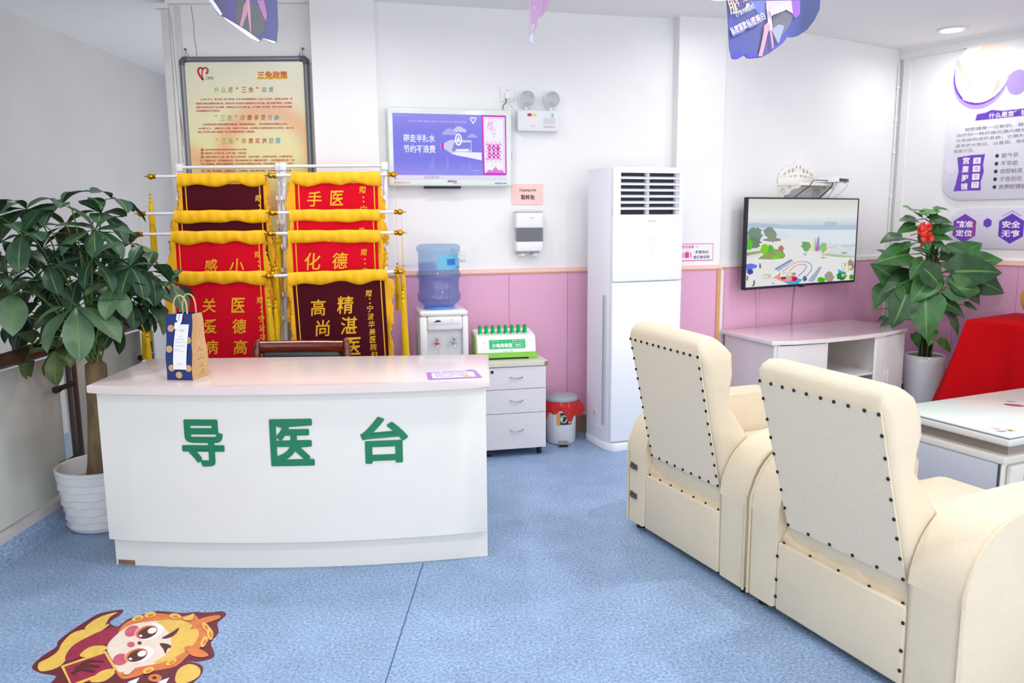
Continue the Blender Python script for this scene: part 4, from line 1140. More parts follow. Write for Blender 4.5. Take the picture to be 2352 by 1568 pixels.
# ================================================================== WATER DISPENSER AND BOTTLE
def water_dispenser():
    t = thing('water_dispenser', 'white hot and cold water dispenser behind the desk', 'water dispenser', (-0.539, 4.614, 0), radians(12))
    wh = mat('cooler_white', (238, 237, 238), .3, coat=.2)
    W_ = .288
    m1 = MB()
    m1.box(0, W_, .035, .30, 0.0, .90, .02, 3); m1.build('cabinet', wh, t)
    m1 = MB(); m1.box(0.0, W_, 0.0, .30, .885, .92, .016, 3)
    m1.build('top_cover', wh, t)
    # front fascia with the tap recess
    m1 = MB(); m1.box(0, W_, 0, .036, .0, .62, .01); m1.box(0, .045, 0, .036, .62, .885, .01); m1.box(W_ - .035, W_, 0, .036, .62, .885, .01)
    m1.box(.045, W_ - .035, 0, .036, .805, .885, .01); m1.build('fascia', wh, t)
    MB().box(.045, W_ - .035, .030, .037, .62, .805).build('tap_recess', mat('recess_grey', (214, 215, 218), .4), t)
    MB().box(.05, W_ - .05, -.004, .004, .84, .876, .003).build('control_panel', M_plastic, t)
    m1 = MB(); m1.use(mat('cooler_mark', (50, 58, 80), .4)).flat([(.08, .852), (.128, .854), (.12, .864), (.104, .868), (.092, .86)], -.0046)
    for i, c in enumerate(((240, 200, 40), (220, 60, 60), (90, 160, 90))): m1.use(mat('pilot_%d' % i, c, .4)).flat([(.186, .852 + i * .007), (.19, .852 + i * .007), (.19, .856 + i * .007), (.186, .856 + i * .007)], -.0046)
    m1.build('panel_marks', None, t, None)
    for a, c, nm in ((.1, (208, 60, 62), 'red'), (.201, (120, 170, 214), 'blue')):
        tp = MB().cyl((a, .03, .735), (a, -.01, .735), .011, n=14).cyl((a, -.008, .738), (a, -.008, .705), .009, .007, 14).build('tap', M_plastic, t)
        MB().lathe([(.0125, .722), (.0125, .735), (.0105, .736)], (a, -.008, 0), 16).build('tap_collar', mat('tap_' + nm, c, .4), tp)
        MB().cyl((a, -.008, .738), (a, -.008, .756), .007, n=12).box(a - .014, a + .02, -.02, .002, .754, .762, .003).build('tap_lever', M_chrome if nm else M_chrome, tp)
    m1 = MB()
    for i in range(6): m1.box(-.002, .001, .09 + .0, .24, .52 + i * .012, .526 + i * .012)
    m1.box(-.0025, .001, .1, .23, .63, .80, .003); m1.box(-.004, .001, .15, .19, .70, .72); m1.build('side_vents', mat('cooler_shade', (214, 208, 208), .5), t)
water_dispenser()

def water_bottle():
    q = Frame(-0.539, 4.614, radians(12)); p_ = q.loc(.135, .921, -.14)
    t = thing('water_bottle', 'large blue plastic water bottle upturned on the dispenser', 'bottle', p_, radians(12))
    bl = clear('bottle_blue', (218, 232, 246), .12, bodyrgb=(176, 202, 230))
    R_ = .128
    prof = [(.05, 0.0), (.078, .004), (.088, .012), (.112, .035), (.128, .05), (.131, .065), (.130, .085), (.122, .098), (.121, .165), (.122, .176), (.130, .186), (.133, .2), (.130, .214), (.123, .225), (.121, .28), (.1205, .33), (.122, .338), (.130, .345), (.132, .362), (.126, .375), (.11, .383), (0, .385)]
    MB().lathe(prof, n=48).build('bottle_shell', bl, t, 50)
    MB().lathe([(0, .004), (.08, .01), (.108, .036), (.124, .055), (.125, .085), (.117, .1), (.117, .17), (.125, .19), (.125, .21), (.117, .228), (.1165, .272), (0, .272)], n=40).build('water', clear('water_blue', (228, 230, 250), .03, bodyrgb=(180, 190, 230)), t, 50)
    MB().lathe([(.052, -.004), (.092, -.004), (.094, .006), (.088, .014), (.05, .006)], n=36).build('neck_collar', mat('collar_blue', (96, 150, 224), .3), t)
    m1 = MB(); m1.use(mat('bottle_label', (104, 178, 212), .4))
    def lab(u, v):
        a = radians(-62 + 92 * u); return (.1232 * sin(a + .9), -.1232 * cos(a + .9), .236 + .09 * v)
    m1.sheet(lab, 14, 2, .0006); lb = m1.build('label', None, t)
    m1 = MB()
    for (u0, u1, v0, v1, c) in ((.78, .98, .72, .95, (240, 244, 248)), (.7, .99, .05, .2, (70, 170, 90)), (.3, .6, .3, .7, (36, 110, 190))):
        m1.use(mat('label_%d' % c[0], c, .4)); m1.sheet(lambda u, v: tuple(Vector(lab(u0 + (u1 - u0) * u, v0 + (v1 - v0) * v)) * 1.0 + Vector((lab(u0 + (u1 - u0) * u, 0)[0], lab(u0 + (u1 - u0) * u, 0)[1], 0)) * .008), 4, 1, .0003)
    m1.build('label_print', None, lb)
water_bottle()

# ================================================================== DRAWER PEDESTAL, POWER BANKS
DRW = Frame(-0.167, 4.70, radians(12.7))
def drawers():
    t = thing('drawer_pedestal', 'pale wood three-drawer pedestal on castors beside the desk', 'cabinet', DRW.loc(0, 0), DRW.yaw)
    wd = mat('pale_wood', (234, 230, 234), .45, nscale=26, namt=.10, stretch=(.6, 6, 12)); tp = mat('pedestal_top', (222, 218, 204), .4, nscale=20, namt=.05)
    MB().box(-.004, .383, .018, .42, .05, .566).build('carcass', wd, t, None)
    MB().box(-.012, .394, -.008, .43, .567, .594, .002).build('top_board', tp, t, None)
    for z0, z1 in ((.427, .562), (.277, .4235), (.052, .2735)):
        dr = MB().box(-.002, .382, 0, .0175, z0, z1, .0015).build('drawer', wd, t, None)
        zc = {.427: .503, .277: .358, .052: .173}[z0]
        MB().tube([(.158, .001, zc), (.160, -.014, zc - .001), (.178, -.02, zc - .006), (.197, -.021, zc - .007), (.216, -.02, zc - .006), (.234, -.014, zc - .001), (.236, .001, zc)], .0036, 8).build('handle', M_chrome, dr)
    MB().cyl((.047, .002, .538), (.047, -.004, .538), .0095, n=18).build('lock', M_black, t)
    MB().box(.372, .3945, -.0092, -.0075, .568, .592).build('edge_chip', mat('chip_brown', (170, 128, 96), .7, nscale=90, namt=.4), t)
    for a, b_ in ((.03, .05), (.35, .05), (.03, .38), (.35, .38)):
        MB().cyl((a - .011, b_, .022), (a + .011, b_, .022), .022, n=18).box(a - .014, a + .014, b_ - .012, b_ + .012, .036, .051).build('castor', M_black, t)
drawers()

def charging_station():
    PB = Frame(*DRW.loc(-.03, 0, -.10)[:2], radians(11))
    t = thing('charging_station', 'green and white power bank rental station on the drawer pedestal', 'charging station', (*PB.loc(0, 0)[:2], .595), PB.yaw)
    wh = mat('station_white', (236, 238, 238), .35); gr = mat('station_green', (134, 204, 74), .4); sg = mat('station_sign', (0, 186, 112), .35)
    W_ = .378
    # wedge cross-section (y, z): front slopes back
    body = [(0.0, .042), (.205, .042), (.205, .165), (.085, .152), (.03, .14), (.022, .133)]
    MB().prism(body, .006, W_ - .004, 'yz', .006, 3).build('body', wh, t)
    MB().prism([(-.004, .012), (.208, .012), (.208, .05), (-.004, .044)], .0, W_, 'yz', .005).box(.002, .05, .0, .2, .0, .014).box(W_ - .05, W_ - .002, 0, .2, 0, .014).build('base', gr, t)
    MB().prism([(.012, .044), (.2, .044), (.2, .158), (.09, .146), (.034, .134)], -.001, .007, 'yz').build('side_panel', mat('station_side', (150, 196, 92), .4), t)
    k = (.133 - .042) / .022  # front slope
    def fw(X, Z_):  # X across, Z_ height on the sloping face
        return (X, (Z_ - .042) / k - .0012, Z_)
    m1 = MB(); m1.use(sg)
    m1.f([m1.v(fw(.082, .066)), m1.v(fw(.308, .066)), m1.v(fw(.308, .121)), m1.v(fw(.082, .121))]); m1.build('sign', None, t, None)
    fw2 = lambda X, Z_: tuple(Vector(fw(X, Z_)) + Vector((0, -.0006, 0)))
    m1 = MB(); m1.use(M_plastic).text('小电充电宝', .162, .0865, .128, .027, bold=.045, warp=fw2)
    for q in ((.226, .0985, .282, .1), (.226, .074, .282, .0755)): m1.f([m1.v(fw2(q[0], q[1])), m1.v(fw2(q[2], q[1])), m1.v(fw2(q[2], q[3])), m1.v(fw2(q[0], q[3]))])
    n = 10
    for i in range(n):
        a, b_ = -pi / 2 + pi * i / n, -pi / 2 + pi * (i + 1) / n
        m1.f([m1.v(fw2(.282 + r * cos(c), .087 + r * sin(c))) for r, c in ((.013, a), (.013, b_), (.0115, b_), (.0115, a))])
    m1.text('+借充还', .262, .087, .038, .012, bold=.02, warp=fw2); m1.text('随借随还 全国通用', .12, .113, .042, .005, res=1, warp=fw2)
    m1.text('●微信支付', .243, .113, .034, .007, res=2, warp=fw2); m1.text('●支付宝', .285, .113, .026, .007, res=2, warp=fw2)
    m1.use(mat('station_mint', (110, 208, 168), .4)).text('DIAN 小电', .196, .052, .062, .011, bold=.01, warp=fw)
    m1.text('扫码租借', .045, .104, .024, .005, res=1, warp=fw); m1.text('扫码租借', .338, .112, .024, .005, res=1, warp=fw)
    m1.build('sign_lettering', None, t, None)
    # slots and the eight power banks
    xs = [.036 + i * .0405 for i in range(8)]
    m1 = MB()
    for x in xs: m1.prism([(.05, .1435), (.12, .158), (.12, .1605), (.05, .1465)], x - .0085, x + .0085, 'yz')
    m1.build('slots', mat('slot_grey', (200, 206, 204), .5), t)
    MB().tube([(-.0, .15, .03), (-.03, .17, .05), (-.05, .2, .04)], .003, 6).box(-.06, -.03, .19, .215, .0, .04, .004).build('power_cord', mat('cord_white', (206, 196, 196), .5), t)
    names = ['leftmost', 'second from left', 'third from left', 'fourth from left', 'fourth from right', 'third from right', 'second from right', 'rightmost']
    gb = mat('bank_green', (28, 148, 72), .4, nscale=120, namt=.15); ge = glow('bank_light', (0, 214, 96), .9); gw = glow('bank_led', (190, 255, 220), 1.6)
    proto = None
    for i, x in enumerate(xs):
        if proto is None:
            o = proto = thing('power_bank', '', 'power bank', (0, 0, 0), 0, 'green power banks in the rental station')
            MB().box(-.0085, .0085, .002, .05, -.01, .045, .005, 3).build('case', gb, o)
            MB().box(-.0075, .0075, -.0006, .0035, -.008, .038, .0015).build('lit_edge', ge, o)
            MB().box(-.0075, .0075, -.003, -.0005, -.006, -.0025).build('status_light', gw, o)
            m1 = MB(); m1.text('↑', .026, .026, None, .014, -.0089, plane='yz'); m1.build('arrow_mark', mat('bank_mark', (150, 206, 160), .5), o, None)
        else: o = copy_tree(proto)
        o['label'] = names[i] + ' green power bank standing in the rental station'
        p_ = PB.loc(x, 0, -.058)
        o.location = (p_[0], p_[1], .595 + .157); o.rotation_euler = (0, 0, PB.yaw)
charging_station()

# ================================================================== PEDAL BIN
def pedal_bin():
    q = (.318, 5.085)
    t = thing('pedal_bin', 'grey and white pedal bin on the floor left of the air conditioner', 'bin', (*q, 0), radians(4))
    bd = mat('bin_white', (222, 226, 232), .35); gy = mat('bin_grey', (158, 166, 176), .4)
    MB().lathe([(0, .004), (.09, .004), (.094, .012), (.1, .2), (.105, .285), (.1, .285), (.09, .02), (0, .015)], n=40).build('bucket', bd, t, 50)
    MB().lathe([(.106, .286), (.11, .286), (.112, .296), (.108, .306), (.09, .316), (.05, .323), (0, .325)], n=40).build('lid', gy, t, 50)
    MB().prism([(-.03, -.102), (.03, -.102), (.036, -.15), (-.036, -.15)], .016, .03, 'xy', .005).build('pedal', mat('pedal_grey', (132, 138, 144), .5), t)
    MB().box(-.026, .026, -.14, -.05, 0, .012).build('pedal_base', M_black, t)
    def cyl_(X, Z_, r=.1005): a = X / .1; rr = .094 + .006 * (Z_ / .2) + .0016; return (rr * sin(a), -rr * cos(a), Z_)
    m1 = MB()
    def patch(x0, x1, z0, z1, c, off=0):
        m1.use(mat('binlabel_%d_%d_%d' % c, c, .4)); m1.sheet(lambda u, v: tuple(Vector(cyl_(x0 + (x1 - x0) * u, z0 + (z1 - z0) * v)) * (1) + Vector((0, -off, 0))), 6, 1, .0005)
    patch(-.042, -.018, .13, .215, (226, 156, 90)); patch(-.02, .062, .135, .215, (62, 34, 48))
    m1.use(mat('binlabel_mint', (190, 222, 204), .4))
    n = 20; m1.f([m1.v(tuple(Vector(cyl_(.006 + .024 * cos(2 * pi * i / n), .174 + .026 * sin(2 * pi * i / n))) + Vector((0, -.0008, 0)))) for i in range(n)])
    m1.use(mat('binlabel_dark', (48, 44, 60), .4))
    for (a, b_, c, d_) in ((-.006, .016, .184, .19), (-.002, .014, .176, .182), (-.004, .012, .156, .172)): m1.f([m1.v(tuple(Vector(cyl_(X, Z_)) + Vector((0, -.0014, 0)))) for X, Z_ in ((a, c), (b_, c), (b_, d_), (a, d_))])
    m1.use(M_plastic).text('垃圾桶', .045, .204, .024, .012, warp=lambda X, Z_: tuple(Vector(cyl_(X, Z_)) + Vector((0, -.0014, 0))))
    m1.text('♻', .046, .18, .018, .018, warp=lambda X, Z_: tuple(Vector(cyl_(X, Z_)) + Vector((0, -.0014, 0))))
    patch(.037, .058, .142, .16, (214, 210, 200), .0008)
    m1.build('label', None, t)
    bag = MB(); nn = 64
    r = random.Random(4); ph = [r.random() * 6 for _ in range(4)]
    def wob(a, h):
        k = max(0, (.285 - h) / .1)
        return 1 + .03 * sin(5 * a + ph[0]) * k + .025 * sin(11 * a + ph[1]) * k + (.42 * max(0, cos(a - .15)) ** 10) * min(1, k * 1.6)
    def hem(a): return .195 + .028 * sin(3 * a + 1.2) + .018 * sin(7 * a + .4) - .03 * max(0, cos(a - .2)) ** 6
    A = []
    for i in range(9):
        v = i / 8; ring = []
        for j in range(nn):
            a = 2 * pi * j / nn; h = .286 + (hem(a) - .286) * v
            rr = (.1075 + .006 * sin(pi * v)) * wob(a, h)
            ring.append((rr * cos(a), rr * sin(a), h))
        A.append(ring)
    for i in range(8, -1, -1): A.append([(p_[0] * .985, p_[1] * .985, p_[2]) for p_ in A[i]])
    bag.loft(A, caps=False)
    m = clear('bag_red', (250, 120, 110), .5, bodyrgb=(240, 66, 62))
    o = bag.build('bin_liner', m, None, 60); o.location = (*q, 0); o.rotation_euler = (0, 0, radians(4))
    tag(o, 'crumpled red plastic bag folded over the rim of the pedal bin', 'bin bag')
pedal_bin()

# ================================================================== FLOOR AIR CONDITIONER
def air_conditioner():
    t = thing('floor_air_conditioner', 'tall white floor-standing air conditioner between the bin and the armchairs', 'air conditioner', (0.612, 4.829, 0), radians(19.8))
    wh = mat('aircon_white', (246, 249, 255), .28, coat=.2); sd = mat('aircon_side', (242, 243, 250), .35)
    W_, Dp, H_ = .485, .31, 1.752
    MB().prism([(-.02, .08), (.0, .03), (.03, .03), (W_ + .01, .03), (W_ + .01, Dp), (-.02, Dp)], .05, H_ - .0, 'xy', .004).build('cabinet', sd, t)
    MB().prism([(-.022, .075), (-.004, .012), (.02, -.012), (W_ + .016, -.012), (W_ + .016, Dp + .004), (-.022, Dp + .004)], 0, .05, 'xy', .004).build('base', wh, t)
    # front door pieces; the grille opening is framed by four bars
    gx0, gx1, gz0, gz1 = .052, .452, 1.47, 1.725
    MB().box(.0, W_, 0, .03, .06, 1.06, .012, 3).build('lower_panel', wh, t)
    m1 = MB(); m1.box(.0, W_, 0, .03, 1.064, gz0, .010, 3); m1.box(0, gx0, 0, .03, gz0 - .006, H_, .008, 3); m1.box(gx1, W_, 0, .03, gz0 - .006, H_, .008, 3); m1.box(gx0 - .006, gx1 + .006, 0, .03, gz1, H_, .008, 3)
    m1.build('upper_panel', wh, t)
    MB().box(gx0, gx1, .024, .0305, gz0, gz1).build('grille_recess', M_dark, t)
    for a in (gx0 + .17, gx1 - .025):
        MB().prism([(a, .004), (a + .022, .004), (a + .030, .024), (a - .004, .024)], gz0, gz1, 'xy').build('vane', mat('vane_grey', (196, 199, 212), .4), t)
    for i in range(7):
        z = gz0 + .006 + i * (gz1 - gz0) / 7 + .024
        MB().prism([(-.004, z - .0), (.0, z + .004), (.022, z + .015), (.022, z + .011), (.0, z - .002)], gx0 - .001, gx1 + .001, 'yz').build('louvre', wh, t)
    m1 = MB()
    n = 48
    for i in range(n):
        a, b_ = 2 * pi * i / n, 2 * pi * (i + 1) / n
        m1.flat([(.262 + r * cos(c), 1.295 + r * 1.02 * sin(c)) for r, c in ((.0655, a), (.0655, b_), (.064, b_), (.064, a))], -.0008)
    m1.use(m1.mats[0] if m1.mats else mat('dial_grey', (196, 199, 210), .3)); m1.build('display_ring', mat('dial_grey', (196, 199, 210), .3), t, None)
    m1 = MB(); m1.use(mat('dial_faint', (214, 217, 226), .4)).text('28', .268, 1.322, .034, .03, -.0008)
    for i in range(3):
        for j in range(2): m1.box(.228 + i * .028, .242 + i * .028, -.0008, 0, 1.272 - j * .022, 1.277 - j * .022)
    m1.use(mat('dial_dot', (120, 140, 160), .4)); m1.flat([(.26, 1.236), (.266, 1.236), (.266, 1.241), (.26, 1.241)], -.001)
    m1.build('controls', None, t, None)
    m1 = MB(); m1.use(mat('aircon_logo', (150, 160, 184), .4)).text('SUNBURG', .266, 1.43, .066, .009, -.0008, .02, .2); m1.text('Inverter', .1, 1.436, .045, .006, -.0008); m1.text('R32', .42, 1.446, .03, .006, -.0008)
    m1.build('maker_mark', None, t, None)
    m1 = MB(); m1.box(.36, W_ - .012, -.0135, -.008, .012, .04); m1.build('base_vent', mat('vent_dark', (120, 124, 140), .5), t)
    # left flank: long vent strip and a finger grip
    m1 = MB()
    for i in range(5): m1.box(-.0225, -.019, .055 + i * .007, .058 + i * .007, .16, .98)
    m1.build('side_vent', mat('vent_grey', (196, 198, 208), .5), t)
    MB().lathe([(.016, -.0225), (.022, -.0235), (.022, -.0205), (.016, -.0205), (.016, -.0225)], axis='x', c=(0, .19, .22), n=20).build('side_grip', wh, t)
    MB().box(-.0212, -.0195, .09, .30, .118, .1195).build('panel_seam', mat('seam_grey', (200, 200, 208), .5), t)
air_conditioner()
# ================================================================== TELEVISION WALL
def television():
    t = wall_thing(TVW, 'television', 'black-framed television on the wall showing a lakeside plaza', 'television', .545, 1.268, 0)
    W2, H2 = .603, .315; yf = -.14
    MB().box(-W2, W2, yf + .006, yf + .032, -H2, H2, .006, 2).build('housing', M_black, t)
    MB().box(-.25, .25, yf + .032, -.01, -.16, .16, .01).build('wall_bracket', M_grey, t)
    fr = mat('tv_frame', (30, 26, 50), .35)
    m1 = MB()
    m1.box(-W2, W2, yf - .004, yf + .008, H2 - .011, H2, .003); m1.box(-W2, W2, yf - .004, yf + .008, -H2, -H2 + .018, .003)
    m1.box(-W2, -W2 + .012, yf - .004, yf + .008, -H2, H2, .003); m1.box(W2 - .012, W2, yf - .004, yf + .008, -H2, H2, .003)
    m1.build('bezel', fr, t)
    MB().box(-.03, .03, yf - .002, yf + .012, -H2 - .008, -H2 + .002, .002).build('receiver', M_black, t)
    MB().text('SKYVIEW', .02, -H2 + .009, .032, .006, yf - .0046).build('maker_mark', M_grey, t, None)
    x0, x1, z0, z1 = -W2 + .012, W2 - .012, -H2 + .018, H2 - .011
    pic = gradient('tv_sky', [(0, (196, 196, 198)), (.40, (214, 214, 216)), (.52, (222, 224, 226)), (.585, (206, 216, 226)), (.66, (214, 222, 230)), (.67, (184, 198, 214)), (.70, (190, 202, 216)), (.735, (206, 214, 220)), (.80, (222, 226, 222)), (1.0, (206, 210, 200))], 'Z', z0, z1, emit=1.0)
    MB().box(x0, x1, yf, yf + .004, z0, z1).build('display', pic, t, None)
    # picture: crop coordinates -> screen metres
    def F(cx, cy):
        u = (cx - (110 - (cy - 110) * .052)) / (1640 - 0 * cy - (cy - 110) * .0)
        u = (cx - (112 - (cy - 120) * .0555)) / ((1742 - (cy - 120) * .081) - (112 - (cy - 120) * .0555))
        top = 120; bot = 1425 - u * 90
        v = (cy - top) / (bot - top)
        return (x0 + (x1 - x0) * min(1, max(0, u)), z1 - (z1 - z0) * min(1, max(0, v)))
    y = [yf - .0004]
    def poly(c, pts):
        m1.use(glow('tv_%d_%d_%d' % c, c)); y[0] -= .000012
        m1.flat([F(*p_) for p_ in pts], y[0])
    def blob(c, cx, cy, rx, ry, seed, n=22, rough=.22):
        r = random.Random(seed)
        poly(c, [(cx + rx * (1 + r.uniform(-rough, rough)) * cos(2 * pi * i / n), cy + ry * (1 + r.uniform(-rough, rough)) * sin(2 * pi * i / n)) for i in range(n)])
    m1 = MB()
    # far shore and towers
    poly((178, 194, 212), [(100, 545), (100, 480), (220, 470), (330, 478), (470, 490), (600, 505), (800, 498), (1000, 510), (1200, 505), (1200, 450), (1385, 450), (1390, 500), (1540, 505), (1700, 495), (1700, 570), (1000, 572), (500, 555), (300, 540)])
    poly((196, 208, 222), [(820, 500), (822, 420), (836, 420), (840, 500)]); poly((196, 208, 222), [(950, 505), (952, 440), (968, 440), (970, 505)])
    poly((218, 226, 234), [(560, 580), (1200, 572), (1690, 590), (1690, 790), (1300, 780), (1110, 740), (860, 720), (700, 690)])
    # plaza, paths and pools
    poly((226, 226, 226), [(560, 690), (700, 690), (820, 790), (1000, 900), (1300, 980), (1640, 1000), (1630, 1340), (50, 1420), (70, 1000), (300, 950), (600, 800)])
    poly((196, 206, 212), [(1110, 740), (1250, 790), (1540, 800), (1680, 780), (1680, 800), (1520, 815), (1240, 800), (1110, 755)])
    poly((204, 218, 226), [(1240, 835), (1390, 832), (1500, 925), (1300, 905)]); poly((204, 218, 226), [(1450, 830), (1675, 810), (1665, 930), (1600, 930)])
    poly((170, 182, 190), [(1240, 828), (1395, 826), (1395, 834), (1240, 838)]); poly((170, 182, 190), [(1450, 824), (1680, 803), (1680, 812), (1450, 833)])
    poly((178, 190, 150), [(1180, 935), (1250, 930), (1450, 955), (1660, 970), (1655, 990), (1400, 985), (1180, 960)])
    poly((130, 160, 120), [(1450, 915), (1530, 910), (1550, 935), (1460, 932)])
    # left grove
    poly((150, 166, 120), [(60, 905), (270, 880), (290, 905), (60, 955)])
    blob((118, 146, 132), 180, 630, 110, 100, 1); blob((108, 134, 110), 160, 760, 100, 90, 2); blob((96, 190, 60), 105, 790, 45, 85, 3)
    blob((128, 150, 140), 380, 600, 70, 70, 4); blob((150, 130, 124), 420, 720, 120, 26, 5); blob((136, 152, 130), 420, 660, 60, 90, 6)
    poly((236, 236, 234), [(165, 1010), (260, 940), (420, 850), (590, 880), (630, 960), (600, 1010), (420, 1035), (200, 1030)])
    poly((150, 160, 110), [(210, 1005), (300, 930), (440, 850), (570, 880), (610, 960), (570, 1000), (400, 1015)])
    blob((134, 200, 50), 315, 855, 55, 85, 7); blob((96, 176, 70), 395, 860, 40, 70, 8); blob((170, 120, 100), 545, 850, 40, 45, 9); blob((110, 196, 50), 520, 940, 30, 50, 10); blob((120, 210, 40), 455, 985, 45, 20, 11)
    # middle trees and rainbow mast
    poly((226, 216, 120), [(985, 890), (1020, 700), (1030, 700), (1015, 890)]); poly((96, 186, 130), [(1035, 890), (1045, 705), (1055, 705), (1060, 890)])
    poly((214, 70, 130), [(1055, 890), (1080, 695), (1092, 695), (1085, 890)]); poly((96, 150, 232), [(1088, 890), (1095, 670), (1110, 670), (1115, 890)])
    poly((160, 130, 110), [(900, 890), (905, 930), (912, 930), (912, 890)])
    blob((116, 166, 100), 910, 815, 70, 75, 12); blob((150, 190, 110), 1175, 840, 55, 75, 13); poly((160, 150, 130), [(1155, 900), (1160, 980), (1168, 980), (1168, 900)])
    poly((150, 156, 150), [(860, 920), (900, 935), (920, 955), (900, 958), (860, 930)]); poly((150, 156, 150), [(1130, 985), (1200, 988), (1230, 1000), (1140, 1002)])
    # oval running track
    def arc(c, cx, cy, rx, ry, a0, a1, w_):
        n = 20
        for i in range(n):
            a, b_ = a0 + (a1 - a0) * i / n, a0 + (a1 - a0) * (i + 1) / n
            poly(c, [(cx + rx * cos(a), cy + ry * sin(a)), (cx + rx * cos(b_), cy + ry * sin(b_)), (cx + (rx - w_) * cos(b_), cy + (ry - w_) * sin(b_)), (cx + (rx - w_) * cos(a), cy + (ry - w_) * sin(a))])
    def line(c, pts, w_=5):
        for (a, b_), (d_, e_) in zip(pts, pts[1:]):
            L_ = hypot(d_ - a, e_ - b_); nx_, ny_ = -(e_ - b_) / L_ * w_, (d_ - a) / L_ * w_
            poly(c, [(a - nx_, b_ - ny_), (a + nx_, b_ + ny_), (d_ + nx_, e_ + ny_), (d_ - nx_, e_ - ny_)])
    rd, bl = (222, 120, 130), (84, 92, 170)
    line(rd, [(540, 1210), (640, 1130), (730, 1070), (800, 1050), (900, 1050)]); line(bl, [(900, 1050), (960, 1075), (990, 1120), (980, 1180), (900, 1280)])
    line(rd, [(650, 1190), (720, 1130), (780, 1095), (860, 1088)]); line(bl, [(860, 1088), (900, 1105), (905, 1140), (860, 1200), (780, 1270)])
    poly((150, 156, 190), [(440, 1150), (680, 1010), (720, 1040), (500, 1190)]); line((110, 116, 170), [(455, 1165), (695, 1022)], 4); line((226, 226, 236), [(470, 1178), (705, 1034)], 4)
    poly((164, 172, 196), [(920, 1345), (1100, 1130), (1150, 1130), (1010, 1360)])
    # people, tents, flowers
    poly((244, 130, 120), [(430, 1285), (520, 1210), (640, 1330), (600, 1365)]); poly((70, 168, 224), [(590, 1360), (740, 1290), (850, 1320), (780, 1385), (640, 1388)])
    blob((206, 30, 70), 710, 1305, 70, 40, 14); blob((226, 160, 150), 640, 1300, 50, 36, 15); blob((60, 60, 140), 570, 1290, 40, 24, 16); blob((90, 96, 140), 880, 1310, 30, 40, 17)
    poly((104, 120, 224), [(55, 1080), (110, 1065), (205, 1090), (200, 1130), (60, 1175)]); blob((64, 72, 160), 110, 1190, 45, 40, 18)
    line((60, 64, 140), [(70, 1250), (65, 1320)], 8); line((60, 56, 110), [(160, 1320), (155, 1390), (130, 1400)], 9); blob((90, 90, 150), 245, 1110, 12, 40, 19); blob((60, 60, 110), 420, 1372, 10, 10, 20)
    blob((72, 176, 20), 1130, 1330, 62, 42, 21); blob((160, 150, 140), 1260, 1290, 70, 80, 22); blob((150, 146, 110), 1600, 1110, 60, 90, 23)
    blob((40, 130, 50), 1450, 1275, 85, 60, 24); blob((70, 150, 40), 1610, 1290, 40, 40, 25); poly((40, 168, 216), [(1390, 1170), (1480, 1200), (1470, 1230), (1400, 1220)])
    # confetti
    r = random.Random(5)
    for i in range(110):
        px, py = r.uniform(130, 1700), 130 + abs(r.gauss(0, 190)) % 560
        s_ = r.uniform(3, 8); a = r.uniform(0, 3); c = r.choice(((206, 90, 140), (190, 140, 210), (206, 110, 110), (216, 196, 190), (220, 216, 206), (226, 200, 120), (170, 170, 206)))
        poly(c, [(px - s_ * cos(a), py - s_ * sin(a)), (px + 2, py + 2), (px + s_ * cos(a), py + s_ * sin(a)), (px - 2, py - 2)])
    m1.build('picture', None, t, None)
    yy = y[0] - .0004
    def cap(s_, ax, ay, bx, by, h_, c, dark=True):
        m1 = MB()
        a, b_ = F(ax, ay), F(bx, by); ang = atan2(b_[1] - a[1], b_[0] - a[0]); cx, cz = (a[0] + b_[0]) / 2, (a[1] + b_[1]) / 2; w_ = hypot(b_[0] - a[0], b_[1] - a[1])
        def wp(off, dy): return lambda X, Z_: (cx + (X) * cos(ang) - Z_ * sin(ang) + off, yy + dy, cz + X * sin(ang) + Z_ * cos(ang) - off)
        if dark: m1.use(glow('tv_caption_dark', (110, 106, 96))).text(s_, 0, 0, w_, h_, bold=.045, warp=wp(.002, 0))
        m1.use(glow('tv_caption_%d' % c[2], c)).text(s_, 0, 0, w_, h_, bold=.015, warp=wp(0, -.0003))
        m1.build('caption', None, t, None)
    cap('选对健康 赢得未来', 265, 1260, 745, 1222, .043, (246, 244, 226))
    cap('选择', 1435, 1110, 1560, 1090, .05, (246, 244, 220)); cap('与健康', 1440, 1175, 1610, 1150, .045, (246, 244, 220)); cap('博鳌节目', 1445, 1268, 1560, 1258, .022, (246, 240, 220), False)
    m1 = MB(); m1.use(glow('tv_pink', (232, 50, 120))).flat([F(1585, 1090), F(1620, 1100), F(1630, 1130), F(1600, 1120)], yy)
    m1.build('caption_ribbon', None, t, None)
television()

